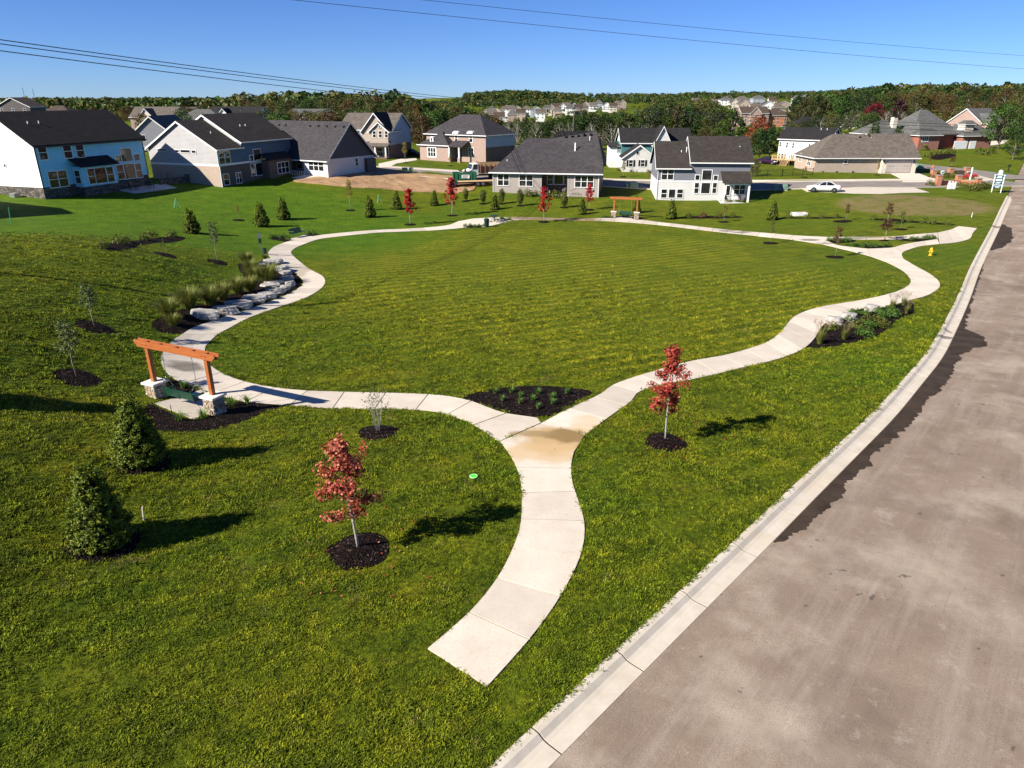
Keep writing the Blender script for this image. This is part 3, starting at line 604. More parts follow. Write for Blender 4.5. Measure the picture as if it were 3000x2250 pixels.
# left arm and the loop past the swing, the boulders and the bench
slabs(G2('k1', [((832,612),(1212,446)),((800,600),(1205,402)),((570,445),(850,345)),((328,362),(545,235)),((70,320),(185,180))]) + G2('k6', [((1965,778),(2070,630)),((1600,755),(1755,620)),((1190,722),(1455,592)),((930,660),(1240,555)),((770,606),(1045,498)),((490,495),(880,415)),((385,350),(805,330)),((415,250),(795,215)),((500,150),(850,150))]) +
      G2('k2', [((415,1050),(760,1040)),((530,980),(870,980)),((690,925),(1010,905)),((850,868),(1140,852)),((1070,800),(1320,790)),((1290,720),(1490,735)),((1455,645),(1660,655)),((1545,565),(1745,570)),((1490,495),(1715,500)),((1350,405),(1580,425)),((1222,310),(1437,300)),((1262,240),(1462,250)),((1380,190),(1560,205)),((1510,158),(1690,162)),((1700,125),(1850,140)),((1960,97),(2060,118))]) +
      G2('k3', [((1100,236),(1150,258)),((1400,223),(1420,247)),((1600,210),(1640,238)),((1780,190),(1830,224)),((1870,155),(1930,212))]), 1.9)
# picnic pad, back stretch, second swing pad, fork
def pad(name_pts, k, grid=3.0):
    P2 = [V2(gp(k, *p)) for p in name_pts]; return P2
pq = [gp('k4', *p) for p in [(132,281),(195,338),(400,333),(270,256),(600,281),(440,246)]]
quad(pq[0], pq[1], pq[2], pq[3]); quad(pq[3], pq[2], pq[4], pq[5])
slabs([(pq[5], pq[4])] + G2('k4', [((690,241),(700,267)),((840,245),(850,267)),((1000,249),(1010,269)),((1300,255),(1300,273)),((1540,252),(1530,279)),((1800,264),(1780,296)),((2000,289),(1985,314)),((2212,312),(2190,337))]) + G2('k5', [((300,178),(290,200)),((470,194),(455,216)),((640,207),(610,234)),((800,222),(760,248))]), 1.9)
f1, f2, f3, f4 = gp('k5',800,222), gp('k5',760,248), gp('k5',1010,286), gp('k5',1035,258)
f5 = gp('k5',1040,233)
quad(f1, f2, f3, f4); quad(f1, f4, gp('k5',1060,249), f5)
slabs([(f4, f3)] + G2('k5', [((1110,291),(1130,315)),((1200,305),(1220,336)),((1330,318),(1352,372))]), 1.9)
slabs([(f5, gp('k5',1060,249))] + G2('k5', [((1240,233),(1240,250)),((1420,232),(1425,250)),((1560,226),(1560,250)),((1700,213),(1720,246)),((1835,202),(1840,248))]), 1.9)
quad(gp('k5',1352,372), gp('k5',1330,318), gp('k5',1500,311), gp('k5',1590,392))
slabs(G2('k5', [((1500,311),(1590,392)),((1520,308),(1578,352)),((1600,285),(1625,325)),((1700,268),(1720,298)),((1835,249),(1850,283))]), 1.9)
slabs(G2('k5', [((1835,202),(1850,283)),((1930,180),(1985,269)),((1962,166),(2068,243)),((1985,157),(2088,205)),((1990,156),(2120,170))]), 1.9)
# swing pads and bench pad
sw1 = [gp('k6', *p) for p in [(320,735),(690,885),(1000,730),(760,606),(560,640)]]
quad(sw1[0], sw1[1], sw1[2], sw1[3], 5, .03)
sp = [gp('k4', *p) for p in [(1600,243),(1560,276),(1740,280),(1755,252)]]
quad(sp[0], sp[1], sp[2], sp[3], 3, .028); q_ = [gp('k4', *p) for p in [(1600,232),(1600,243),(1755,252),(1755,238)]]; quad(*q_, 3, .028)
bp = [gp('k2', *p) for p in [(1395,165),(1490,178),(1650,140),(1560,122)]]; quad(bp[0], bp[1], bp[2], bp[3], 3, .03)
pb = MB()
for vs, fs in path_parts:      # compacted base below the joints
    n = len(vs)
pathbase = MB()
for vs, fs in path_parts:
    k = len(pathbase.v); pathbase.v += [(x, y, z - .015) for x, y, z in vs]; pathbase.f += [tuple(i + k for i in f) for f in fs if all(abs(vs[f[0]][2] - vs[i][2]) < .09 for i in f)]; pathbase.m += [0] * (len(pathbase.f) - len(pathbase.m))
path = pathbase.build('path', MT['edge_soil']); tag(path, kind='structure')
for vs, fs in path_parts: MB().add(vs, fs).build('slab', MT['path'], path)

# ------------------------------------------------------------------ streets, drives, bare soil
def street(name, cl, width, mat, dz=.03, kerbs=True, ext0=None):
    P = crom([Vector((q.x, q.y)) for q in cl], 4.0)
    for _ in range(3): P = [P[0]] + [(P[i - 1] + P[i] * 2 + P[i + 1]) / 4 for i in range(1, len(P) - 1)] + [P[-1]]
    def strip(w0, w1, h0, h1, nm, mt):
        rows = []
        for i in range(len(P)):
            r_ = []
            for w, h in ((w0, -.2), (w0, h0), (w1, h1), (w1, -.2)): q = side(P, i, w); r_.append((q.x, q.y, tz(q.x, q.y) + h))
            rows.append(r_)
        vs = [q for r_ in rows for q in r_]; fs = [(a * 4 + b, a * 4 + b + 1, (a + 1) * 4 + b + 1, (a + 1) * 4 + b) for a in range(len(rows) - 1) for b in range(3)]
        tag(MB().add(vs, fs).build(nm, mt), kind='structure')
    strip(-width / 2, width / 2, dz, dz, name, mat); EXCL.append([(q.x, q.y) for q in [side(P, i, -width / 2) for i in range(len(P))] + [side(P, i, width / 2) for i in reversed(range(len(P)))]])
    if kerbs:
        strip(-width / 2 - .35, -width / 2 + .02, .14, .10, 'kerb', MT['kerb']); strip(width / 2 - .02, width / 2 + .35, .10, .14, 'kerb', MT['kerb'])
street('street', [gp('h2',1100,778), gp('h2',1250,788), gp('h2',1600,815), gp('h2',2060,850), gp('h3',1350,915), gp('h4',245,851), gp('h4',900,842), gp('h4',1570,833), gp('q1',1600,570), gp('q1',2100,560)], 7.2, MT['street'])
street('street', [gp('q1',-600,130), gp('q1',0,205), gp('q1',560,262), gp('q1',1100,310), gp('q1',1700,400), gp('q1',2150,480)], 7.0, MT['street'], .036, False)
def concrete_sheet(name, k, pts, dz=.045, mat='path'):
    o = draped(name, gps(k, pts), dz, MT[mat], 2.0, .2); tag(o, kind='structure'); return o
concrete_sheet('driveway', 'h4', [(1210,738),(1400,738),(1540,790),(1600,800),(1590,822),(1335,822),(1340,806)], .05)
concrete_sheet('parking_pad', 'h4', [(600,864),(1060,857),(1410,858),(1530,895),(1350,898),(1190,906),(1000,903),(650,890)], .05)
concrete_sheet('driveway', 'h2', [(1205,738),(1400,695),(1530,688),(1540,706),(1360,736),(1300,768),(1215,772)], .05)
concrete_sheet('driveway', 'h4', [(1735,558),(1880,532),(2110,518),(2060,545),(1860,572)], .05)
concrete_sheet('sidewalk', 'h4', [(245,806),(1000,801),(1330,798),(1338,806),(1000,810),(245,816)], .05)
concrete_sheet('sidewalk', 'h3', [(1170,868),(1535,874),(1535,888),(1170,882)], .05)
concrete_sheet('sidewalk', 'h2', [(1285,756),(1700,782),(1950,797),(1950,808),(1700,792),(1290,766)], .05)
concrete_sheet('sidewalk', 'q1', [(1270,480),(1560,480),(1560,500),(1320,540),(1290,520)], .06)
concrete_sheet('sidewalk', 'q1', [(1080,360),(1200,400),(1560,480),(1290,490),(1150,455)], .055)
clay = draped('bare_soil', smooth_poly(gps('h2', [(470,890),(620,862),(1200,790),(1300,800),(1700,835),(1890,850),(2060,880),(2180,915),(2050,935),(2030,965),(1900,990),(1720,985),(1500,980),(1250,955),(1000,945),(700,915)]), 3), .12, MT['clay'], 1.2, .3, rough=.05); tag(clay, kind='structure')
concrete_sheet('sidewalk', 'h2', [(455,858),(560,880),(720,858),(640,835),(560,838)], .06)
# ------------------------------------------------------------------ plant builders
def quads(name, V, mat, smooth=False):
    """V: (n, 4, 3) array of loose quads -> mesh"""
    n = len(V); me = bpy.data.meshes.new(name); me.vertices.add(4 * n); me.vertices.foreach_set('co', V.reshape(-1).astype(np.float32))
    me.loops.add(4 * n); me.loops.foreach_set('vertex_index', np.arange(4 * n, dtype=np.int32)); me.polygons.add(n); me.polygons.foreach_set('loop_start', np.arange(0, 4 * n, 4, dtype=np.int32))
    me.materials.append(mat); me.update(calc_edges=True); me.validate(); return me
def unit(a): return a / np.maximum(1e-9, np.linalg.norm(a, axis=-1, keepdims=True))
def leaf_quads(P, Nn, size, asp=.75, fold=.3, U=None, rng=RNG):
    n = len(P); Nn = unit(Nn)
    if U is None: U = rng.normal(size=(n, 3))
    U = unit(U - Nn * (U * Nn).sum(1, keepdims=True)); W = np.cross(Nn, U); s = np.asarray(size).reshape(-1, 1) * np.ones((n, 1))
    return np.stack([P - U * s, P + W * s * asp + Nn * s * fold, P + U * s, P - W * s * asp + Nn * s * fold], 1)
LF = {}
LF['maple'] = leafm('red_maple_leaves', [(.20,.018,.016), (.34,.045,.032), (.45,.10,.06), (.53,.20,.10), (.28,.025,.022), (.55,.28,.15)], .3)
LF['maple_hot'] = leafm('scarlet_maple_leaves', [(.30,.008,.018), (.45,.015,.025), (.50,.03,.03), (.36,.012,.02)], .3)
LF['arbor'] = leafm('arborvitae_sprays', [(.038,.074,.006), (.075,.125,.009), (.14,.185,.011), (.25,.27,.018), (.055,.095,.009)], .2)
LF['shrub'] = leafm('olive_shrub_leaves', [(.05,.075,.012), (.10,.13,.015), (.16,.16,.03), (.07,.10,.015)], .25)
LF['sapling'] = leafm('pale_sapling_leaves', [(.06,.10,.02), (.11,.15,.04), (.19,.21,.08), (.08,.12,.03)], .3)
LF['gold'] = leafm('yellowing_leaves', [(.22,.20,.03), (.32,.25,.04), (.12,.14,.02)], .3)
LF['rust'] = leafm('russet_leaves', [(.10,.035,.012), (.16,.055,.02), (.09,.06,.02), (.05,.05,.015)], .25)
LF['lily'] = leafm('daylily_straps', [(.06,.14,.02), (.10,.20,.03), (.16,.26,.05)], .3)
LF['ograss'] = leafm('ornamental_grass_straps', [(.075,.11,.012), (.14,.17,.022), (.24,.22,.06), (.12,.14,.025)], .25)
LF['plume'] = leafm('purplish_grass_plumes', [(.16,.09,.08), (.24,.15,.11), (.30,.22,.16)], .3)
LF['bedleaf'] = leafm('perennial_leaves', [(.035,.09,.012), (.07,.14,.02), (.11,.18,.03)], .25)
LF['core'] = plain('shade_core_dark', (.018, .02, .008), .95, .4, 8)  # near-black tone puts shade into the core added inside the evergreens
TREEM = {}
def make_tree_mesh(kind, seed):
    rg = np.random.default_rng(seed); rd = random.Random(seed)
    tr = MB(); Q = []
    if kind in ('maple', 'maple_near'):
        h = 3.9; near = kind == 'maple_near'
        lead = [(0, 0, -.1)] + [(rd.uniform(-.03, .03) * z, rd.uniform(-.03, .03) * z, z) for z in (.5, 1.1, 1.8, 2.5, 3.1)] + [(0, 0, h - .15)]
        tr.tube(lead, [.038, .034, .030, .024, .018, .012, .006], 7)
        nb = 34
        for i in range(nb):
            t = i / (nb - 1); z0 = 1.1 + 2.5 * t; az = i * 2.4 + rd.uniform(-.6, .6); ln = (.78 * (1 - t) ** .75 + .13) * rd.choice((.3, .55, .8, 1.0, 1.3)) * rd.uniform(.85, 1.1)
            q = Vector((math.cos(az) * ln, math.sin(az) * ln, z0 + ln * rd.uniform(.3, .85)))
            tr.tube([(0, 0, z0), tuple(q * .5 + Vector((0, 0, z0 * .5 - .03))), tuple(q)], [.010, .007, .003], 4)
            for j in range(rd.choice((3, 5, 6)) if near else 4):
                c = Vector((0, 0, z0)).lerp(q, rd.uniform(.4, 1.12)); k = 20 if near else 12
                P = np.array(c) + rg.normal(0, .075, (k, 3)); Q.append(leaf_quads(P, np.array((math.cos(az), math.sin(az), .6)) + rg.normal(0, .8, (k, 3)), rg.uniform(.030, .052, k) * (1 if near else 1.8), .8, .35, rng=rg))
        for j in range(7 if near else 5):
            c = np.array((0, 0, 3.3 + .6 * j / 7)); k = 13; P = c + rg.normal(0, .06, (k, 3)); Q.append(leaf_quads(P, rg.normal(0, 1, (k, 3)) + np.array((0, 0, .5)), rg.uniform(.035, .05, k) * (1 if near else 1.6), .8, .35, rng=rg))
    elif kind in ('arbor', 'arbor_near'):
        h = 2.9; near = kind == 'arbor_near'; n = 20000 if near else 4600
        tr.tube([(0, 0, -.1), (0, 0, h * .7)], [.06, .012], 6)
        nc = 720 if near else 230; zc = h * (1 - np.sqrt(1 - rg.uniform(0, .98, nc))); zc = np.where(rg.random(nc) < .4, rg.uniform(.06, h * .75, nc), zc); ac = rg.uniform(0, 2 * np.pi, nc)
        pr = .70 * (1 - zc / h) ** 1.0 * (.75 + .25 * sstep(0, .35, zc)) * rg.uniform(.72, 1.12, nc) + .015
        k = n // nc; C_ = np.repeat(np.c_[pr * np.cos(ac), pr * np.sin(ac), zc + .04], k, 0); az = np.repeat(ac, k); m2 = len(az); tt = rg.uniform(-.5, 1, m2)[:, None]
        out = np.c_[np.cos(az), np.sin(az), np.full(m2, .9)]; P = C_ + out * tt * .085 + rg.normal(0, .028, (m2, 3)); P[:, 2] = np.maximum(P[:, 2], .02)
        U = out + rg.normal(0, .45, (m2, 3)); Nn = np.c_[np.cos(az), np.sin(az), np.full(m2, .25)] + rg.normal(0, .7, (m2, 3)); sz = rg.uniform(.026, .050, m2) * (1 if near else 2.0)
        Q.append(leaf_quads(P, Nn, sz, .40, .2, U, rg))
        core = MB(); core.lathe([(.25, .02), (.40, .25), (.36, .8), (.20, 1.5), (.07, 2.1), (.01, 2.3)], 10); TREEM[(kind, seed, 'core')] = core.mesh('shade_core', LF['core'])  # solid core added inside the sprays to block light and darken the interior
    elif kind == 'shrub':
        h = 2.2
        for i in range(9):
            a = i * 2.4; e = (math.cos(a) * .5, math.sin(a) * .5, 1.3 + .5 * rd.random()); tr.tube([(0.03 * math.cos(a), .03 * math.sin(a), -.05), (e[0] * .45, e[1] * .45, .6), e], [.02, .014, .005], 4)
        n = 1500; d = unit(rg.normal(0, 1, (n, 3))); r = rg.uniform(.55, 1.05, n)[:, None] * (1 + .18 * np.sin(d[:, :1] * 5 + seed) * np.sin(d[:, 2:] * 4)); P = d * r * np.array((.62, .62, .95)) + np.array((0, 0, 1.15))
        Q.append(leaf_quads(P, d + rg.normal(0, .7, (n, 3)), rg.uniform(.05, .10, n), .6, .25, rng=rg))
    elif kind == 'sapling':
        h = 3.0; tr.tube([(0, 0, -.1), (.04, .02, .9), (.02, -.03, 1.8), (.0, 0, 2.8)], [.022, .018, .012, .004], 6)
        for i in range(14):
            z0 = 1.2 + 1.6 * i / 14; a = i * 2.4; ln = .55 * (1 - .6 * i / 14) * rd.uniform(.6, 1.1); q = Vector((math.cos(a) * ln, math.sin(a) * ln, z0 + ln * .8)); tr.tube([(0, 0, z0), tuple(q)], [.008, .003], 4)
            for j in range(4):
                c = Vector((0, 0, z0)).lerp(q, rd.uniform(.4, 1.1)); P = np.array(c) + rg.normal(0, .075, (16, 3)); Q.append(leaf_quads(P, rg.normal(0, 1, (16, 3)) + np.array((0, 0, .6)), rg.uniform(.035, .065, 16), .7, .2, rng=rg))
    elif kind == 'multistem':
        h = 2.4
        for i in range(7):
            a = i * .9; e = Vector((math.cos(a) * .45, math.sin(a) * .45, 2.0 + .4 * rd.random())); tr.tube([(.05 * math.cos(a), .05 * math.sin(a), -.05), tuple(e * .5 + Vector((0, 0, -.05))), tuple(e)], [.016, .011, .004], 5)
            for b in range(5):
                c0 = Vector((.05 * math.cos(a), .05 * math.sin(a), 0)).lerp(e, .55 + .45 * b / 5); q = c0 + Vector((rd.uniform(-.3, .3), rd.uniform(-.3, .3), rd.uniform(.05, .3))); tr.tube([tuple(c0), tuple(q)], [.006, .002], 4)
                P = np.array(q) + rg.normal(0, .07, (7, 3)); Q.append(leaf_quads(P, rg.normal(0, 1, (7, 3)) + np.array((0, 0, .4)), rg.uniform(.03, .055, 7), .6, .2, rng=rg))
    V = np.concatenate(Q); return h, tr, V
def tree_mesh(kind, seed, lm, bark):
    k = (kind, seed, lm.name, bark.name)
    if k not in TREEM:
        h, tr, V = make_tree_mesh(kind, seed); TREEM[k] = (h, tr.mesh('trunk', bark, True), quads('crown', V, lm), TREEM.get((kind, seed, 'core')))
    return TREEM[k]
def plant_tree(name, P, height, kind, seed, lm, bark, label, cat, group=None, rz=None, wide=1.0):
    h, tm, cm, core = tree_mesh(kind, seed, lm, bark); s = height / h; w = s * wide
    o = empty(name, P, rz if rz is not None else random.uniform(0, 6), (w, w, s)); tag(o, label, cat, group)
    link('trunk', tm, o); link('crown', cm, o)
    if core: link('shade_core', core, o)
    return o
def ring(P, r, dome=.10):
    n = 22; ph = random.uniform(0, 6); poly = [Vector((P.x + math.cos(2 * math.pi * i / n) * r * (1 + .06 * math.sin(3 * 2 * math.pi * i / n + ph)), P.y + math.sin(2 * math.pi * i / n) * r * (1 + .06 * math.cos(2 * 2 * math.pi * i / n + ph)))) for i in range(n)]
    o = draped('mulch_bed', poly, .02, MT['mulch'], max(.22, r / 4), .1, dome=dome, rough=.012); tag(o, kind='structure'); return o
def bed(k, pts, dome=.10, grid=.4):
    o = draped('mulch_bed', smooth_poly(gps(k, pts), 3), .02, MT['mulch'], grid, .1, dome=dome, rough=.015); tag(o, kind='structure'); return o
def depth(P): return (P[1]) * math.cos(PITCH) + (CAMH - P[2]) * math.sin(PITCH)
def span(P, k, w): return w / SHEET[k][2] * .73733 * depth(P) / FPX

# mulch beds --------------------------------------------------------
bed('k1', [(505,198),(700,142),(900,112),(1200,98),(1500,120),(1690,157),(1500,272),(1310,372),(1150,398),(1000,383),(850,332),(700,283),(560,235)])
bed('k2', [(150,930),(165,1000),(300,1035),(425,1032),(530,980),(690,920),(1060,795),(1290,712),(1450,640),(1530,560),(1480,490),(1350,400),(1200,345),(1160,365),(960,385),(940,410),(955,460),(1000,520),(985,620),(820,690),(500,785),(390,820),(250,870)], .18)
bed('k5', [(875,1033),(945,970),(990,900),(1035,845),(1190,775),(1320,750),(1480,738),(1640,695),(1665,745),(1650,788),(1560,825),(1480,885),(1400,945),(1250,988),(1080,1022),(960,1036)], .16)
bed('k6', [(300,745),(240,800),(330,960),(420,990),(600,995),(900,970),(1150,900),(1350,810),(1520,757),(1200,727),(1010,735),(700,892)], .05)
bed('k6', [(455,500),(560,545),(700,605),(755,612),(640,655),(520,660),(440,600)], .03, .3)
bed('w1', [(640,260),(800,245),(930,225),(1080,205),(1200,212),(1140,240),(950,255),(830,290),(720,298),(650,285)], .1)
bed('k2', [(1225,150),(1300,130),(1395,135),(1400,165),(1460,178),(1400,185),(1260,165)], .05, .3); bed('k2', [(1560,122),(1590,110),(1700,122),(1660,135)], .04, .3)
bed('k4', [(170,340),(250,312),(370,318),(395,335)], .05, .3); bed('k4', [(480,262),(560,248),(650,270),(600,277)], .05, .3); bed('k4', [(1470,240),(1570,235),(1590,250),(1480,252)], .04, .3); bed('k4', [(1750,240),(1830,245),(1830,268),(1750,264)], .04, .3)
bed('k5', [(1035,258),(1100,247),(1240,255),(1220,270),(1100,278)], .05, .5); bed('k5', [(1170,290),(1300,283),(1500,295),(1470,312),(1380,316),(1250,303)], .05, .5); bed('k5', [(1530,252),(1650,240),(1830,250),(1700,266)], .05, .5)
bed('k5', [(-20,88),(200,80),(405,84),(400,94),(0,100)], .05, .7); bed('k5', [(750,94),(1000,88),(1145,90),(1140,98),(760,100)], .05, .7); bed('k5', [(1345,105),(1500,100),(1700,120),(1940,138),(1930,148),(1700,132),(1400,112)], .05, .7)

# near and far red maples --------------------------------------------
def spec_tree(k, x, y, top): P = gp(k, x, y); return P, hgt(P, k, x, top)
trees = [('F',775,1190,930,'maple_near',5,'maple','copper red young maple leaning on a mulch mound beside the path end',1.2,.9),('F',1437,955,742,'maple_near',8,'maple_r','bright red young maple between the right path and the kerb',1.0,.8)]
LF['maple_r'] = leafm('vermilion_maple_leaves', [(.20,.012,.012), (.33,.025,.020), (.40,.06,.035), (.48,.14,.075), (.26,.016,.018)], .3)
for k, x, y, top, kind, sd_, lm, lab, w, rr in trees:
    P, h = spec_tree(k, x, y, top); ring(P, rr, .14); o = plant_tree('red_maple', P, h, kind, sd_, LF[lm], MT['bark_pale'], lab, 'tree', 'red maples in the park', 1.0, w); o.rotation_euler = (0, -.09 if x < 1000 else -.02, 1.0)
for k, x, y, top, lab, sd_ in [('h2',1480,1262,940,'scarlet maple between the bench and the picnic table, leftmost of the far ones',21),('h2',1843,1185,845,'scarlet maple in front of the bare soil lot, tallest of the far ones',22),
        ('h3',570,1240,925,'scarlet maple standing between the picnic table and the far swing',23),('h3',962,1135,900,'scarlet maple by the grey brick house corner, left of the far swing',24)]:
    P, h = spec_tree(k, x, y, top); ring(P, .75, .08); plant_tree('red_maple', P, h, 'maple', sd_, LF['maple_hot'], MT['bark_pale'], lab, 'tree', 'red maples in the park', None, .85)
# evergreens -----------------------------------------------------------
for k, x, y, top, lab, sd_, kind, w, rr in [('F',225,1172,985,'cone shaped evergreen nearest the camera, with a dark mulch ring',31,'arbor_near',1.25,.95),('F',305,997,838,'cone shaped evergreen beside the stone pillars of the near swing',32,'arbor_near',1.3,.95),
        ('F',-1,0,0,'evergreen just beyond the left edge whose shadow lies on the lawn',33,'arbor_near',1.3,.9),('h1',1665,1425,1180,'leftmost evergreen of the far lawn, behind the small mulch bed',41,'arbor',1.25,.9),('h2',200,1278,1040,'evergreen left of the park bench, nearer of the two behind it',42,'arbor',1.2,.7),('h2',390,1218,1000,'evergreen right behind the park bench, farther of two',43,'arbor',1.1,.7),
        ('h2',1135,1198,985,'evergreen left of the leftmost scarlet maple on the back lawn',44,'arbor',1.0,.7),('h2',1365,1128,950,'evergreen close behind the leftmost scarlet maple',45,'arbor',1.1,.6),('h2',1690,1097,940,'evergreen between the two left scarlet maples',46,'arbor',1.0,.6),
        ('h3',145,1132,978,'evergreen in front of the left windows of the grey brick house',47,'arbor',1.1,.6),('h3',900,1172,1012,'yellow green evergreen left of the far swing',48,'arbor',1.0,.6),('h3',1370,1158,992,'evergreen standing behind the right post of the far swing',49,'arbor',.95,.6),
        ('h3',1670,1212,1015,'evergreen in front of the white brick walkout house',50,'arbor',1.0,.7),('h4',400,1090,930,'thin topped evergreen right of the white brick walkout house',51,'arbor',1.0,.8)]:
    P, h = spec_tree(k, x, y, top) if x > 0 else (hit(178, 882), 3.3)
    if x < 0: P = Vector((P.x - 1.43 * h * math.cos(SUN_AZ), P.y - 1.43 * h * math.sin(SUN_AZ), 0)); P.z = tz(P.x, P.y)
    ring(P, rr, .08); plant_tree('evergreen_tree', P, h, kind, sd_, LF['arbor'], MT['bark'], lab, 'evergreen', 'cone shaped evergreens', None, w)
for k, x, y, top, lab, sd_ in [('h2',1960,1060,940,'loose olive shrub at the right end of the bare soil lot',61),('h2',2110,1083,952,'loose olive shrub left of the grey brick house corner',62),('h3',205,1083,945,'loose olive shrub under the leftmost window of the grey brick house',63),
        ('h3',365,1100,945,'loose olive shrub under the second window of the grey brick house',64),('h3',745,1115,965,'large loose olive shrub before the covered porch of the grey brick house',65)]:
    P, h = spec_tree(k, x, y, top); ring(P, .6, .05); plant_tree('shrub', P, h, 'shrub', sd_, LF['shrub'], MT['bark'], lab, 'shrub', 'shrubs on the back lawn', None, .75)
# saplings -------------------------------------------------------------
for k, x, y, top, kind, lm, lab, rr, w in [('w1',615,795,510,'sapling','sapling','pale leaved sapling on the left slope, farther of the two near the swing',.85,1.3),('w1',500,1125,745,'sapling','sapling','pale leaved sapling left of the swing, nearer the camera of two',.9,1.1),('w1',1410,372,100,'sapling','sapling','slender sapling between the boulder bed and the waste station',.75,.8),
        ('w1',1072,325,215,'sapling','sapling','bare little sapling beside the left mulch bed',.75,.35),('w1',1548,100,0,'sapling','gold','thin golden sapling left of the evergreens behind the bench',.7,.7),('h2',965,1140,870,'sapling','gold','tall thin yellowish sapling below the white brick ranch house',.65,.8),('F',817,935,838,'multistem','sapling','pale many stemmed sapling between the copper maple and the path',.8,1.0),
        ('h3',2125,1240,1085,'sapling','gold','yellow leaved sapling beside the porch of the walkout house',.7,1.1),('h4',385,1260,1085,'sapling','shrub','thin sapling on the right lawn, left of two in mulch rings',.8,.6),('h4',850,1360,1135,'sapling','rust','thin dark sapling on the right lawn near the path fork',.85,.8),
        ('h4',1205,1240,1075,'sapling','rust','russet sapling growing on the island of the path fork',.5,1.8),('h4',1225,1130,965,'sapling','rust','russet sapling behind the island, in front of the dry lot',.7,1.2),('h4',1320,1160,1030,'sapling','shrub','small brownish sapling right of the russet ones, before the dry lot',.75,1.0),('h4',930,1100,975,'sapling','rust','nearly bare sapling with an empty looking ring by the white drain lid',.75,.8),
        ('h2',1440,730,545,'sapling','gold','yellow street tree on the lawn of the gabled craftsman house',.6,1.0),('h2',1828,755,650,'sapling','gold','small yellow street tree before the arched window brick house',.6,1.0),('h4',632,785,705,'sapling','rust','thin street tree by the black fence of the tan ranch',.6,.8),('h4',1155,770,680,'sapling','gold','thin street tree beside the garage of the tan ranch',.6,.8),('h3',1255,850,715,'sapling','gold','yellow street tree before the white gable of the teal house',.6,1.0),('h3',1495,890,790,'sapling','rust','russet street tree right of the white gable house front',.5,1.3),
        ('q1',640,215,-20,'sapling','rust','russet tree beside the far street above the brick entrance',.6,1.6),('q1',150,240,-90,'sapling','rust','bare thin tree at the far street left of the orange cone',.5,.5)]:
    P, h = spec_tree(k, x, y, top); ring(P, rr, .08); plant_tree('sapling', P, max(1.0, h), kind, random.randint(100, 104), LF[lm], MT['bark_pale'], lab, 'sapling', 'young planted trees', None, w)
ring(gp('h4', 890, 1104), .9, .05)

# herbaceous plants ------------------------------------------------------
def strap_mesh(name, n, ln, w, lm, seed, arch=.7, plume=0, spread=.1):
    rg = np.random.default_rng(seed); V = []; PV = []
    for i in range(n):
        a = rg.uniform(0, 2 * np.pi); l = ln * rg.uniform(.65, 1.1); lean = arch * rg.uniform(.25, 1.0); d = np.array((math.cos(a), math.sin(a), 0)); sd_ = np.array((-d[1], d[0], 0)) * w
        p = d * rg.uniform(0, spread); pts = []
        for t in (0, .35, .7, 1.0): pts.append(p + d * l * lean * t ** 1.7 * .75 + np.array((0, 0, l * (t - .38 * lean * t ** 2.2))))
        ws = (.7, 1, .7, .08)
        for j in range(3): V.append([pts[j] - sd_ * ws[j], pts[j] + sd_ * ws[j], pts[j + 1] + sd_ * ws[j + 1], pts[j + 1] - sd_ * ws[j + 1]])
    for i in range(plume):
        a = rg.uniform(0, 2 * np.pi); l = ln * rg.uniform(1.1, 1.5); e = np.array((math.cos(a) * .35 * l, math.sin(a) * .35 * l, l)); s_ = np.array((-math.sin(a), math.cos(a), 0)) * .006
        V.append([-s_, s_, e + s_, e - s_])
        k = 10; P = e + np.array((math.cos(a) * .03, math.sin(a) * .03, .05)) + rg.normal(0, 1, (k, 3)) * np.array((.035, .035, .07)); PV.append(leaf_quads(P, rg.normal(0, 1, (k, 3)), rg.uniform(.02, .035, k), .5, .2, rng=rg))
    me = quads(name, np.array(V), LF[lm]); return me, (quads('plumes', np.concatenate(PV), LF['plume']) if PV else None)
LILY = [strap_mesh('leaves', 38, .42, .014, 'lily', 200 + i, .95) for i in range(3)]
OGR = [strap_mesh('leaves', 560, .95, .013, 'ograss', 210 + i, .95, 0, .24) for i in range(3)]; OGP = [strap_mesh('leaves', 220, .85, .008, 'ograss', 220 + i, .6, 26, .15) for i in range(2)]
def herb(name, P, variants, i, sc, label, cat, group):
    me, pl = variants[i % len(variants)]; o = empty(name, P - Vector((0, 0, .01)), random.uniform(0, 6), sc); tag(o, label, cat, group); link('leaves', me, o)
    if pl: link('plumes', pl, o)
    return o
def seq_label(i, n, what): return f"{what}, {ordn(i)} from the left"
lily = sorted([(795,180),(940,172),(860,250),(1025,222),(1025,275),(1140,250),(1190,190),(1190,322),(1320,225),(1320,282),(1455,182)])
for i, (x, y) in enumerate(lily): herb('daylily', gp('k1', x, y) + Vector((0, 0, .1)), LILY, i, .85, seq_label(i, len(lily), 'daylily clump in the dark bed at the path junction'), 'daylily', 'daylilies in the junction bed')
lily2 = sorted([(560,895),(775,868),(1040,760),(1190,735),(590,592)])
for i, (x, y) in enumerate(lily2): herb('daylily', gp('k6', x, y), LILY, i, 1.25, seq_label(i, len(lily2), 'daylily clump in the mulch round the near swing pillars'), 'daylily', 'daylilies round the near swing')
og = sorted([(345,965,880),(300,880,740),(480,800,640),(680,770,620),(790,720,590),(930,665,540),(1050,650,530),(1090,560,440),(1020,390,300),(1060,480,370),(1220,570,420)])
for i, (x, y, t) in enumerate(og):
    P = gp('k2', x, y); h = hgt(P, 'k2', x, t); herb('ornamental_grass', P, OGR, i, max(.9, h * 1.5), seq_label(i, len(og), 'tall tufted grass in the bed behind the boulder wall'), 'ornamental grass', 'grasses behind the boulder wall')
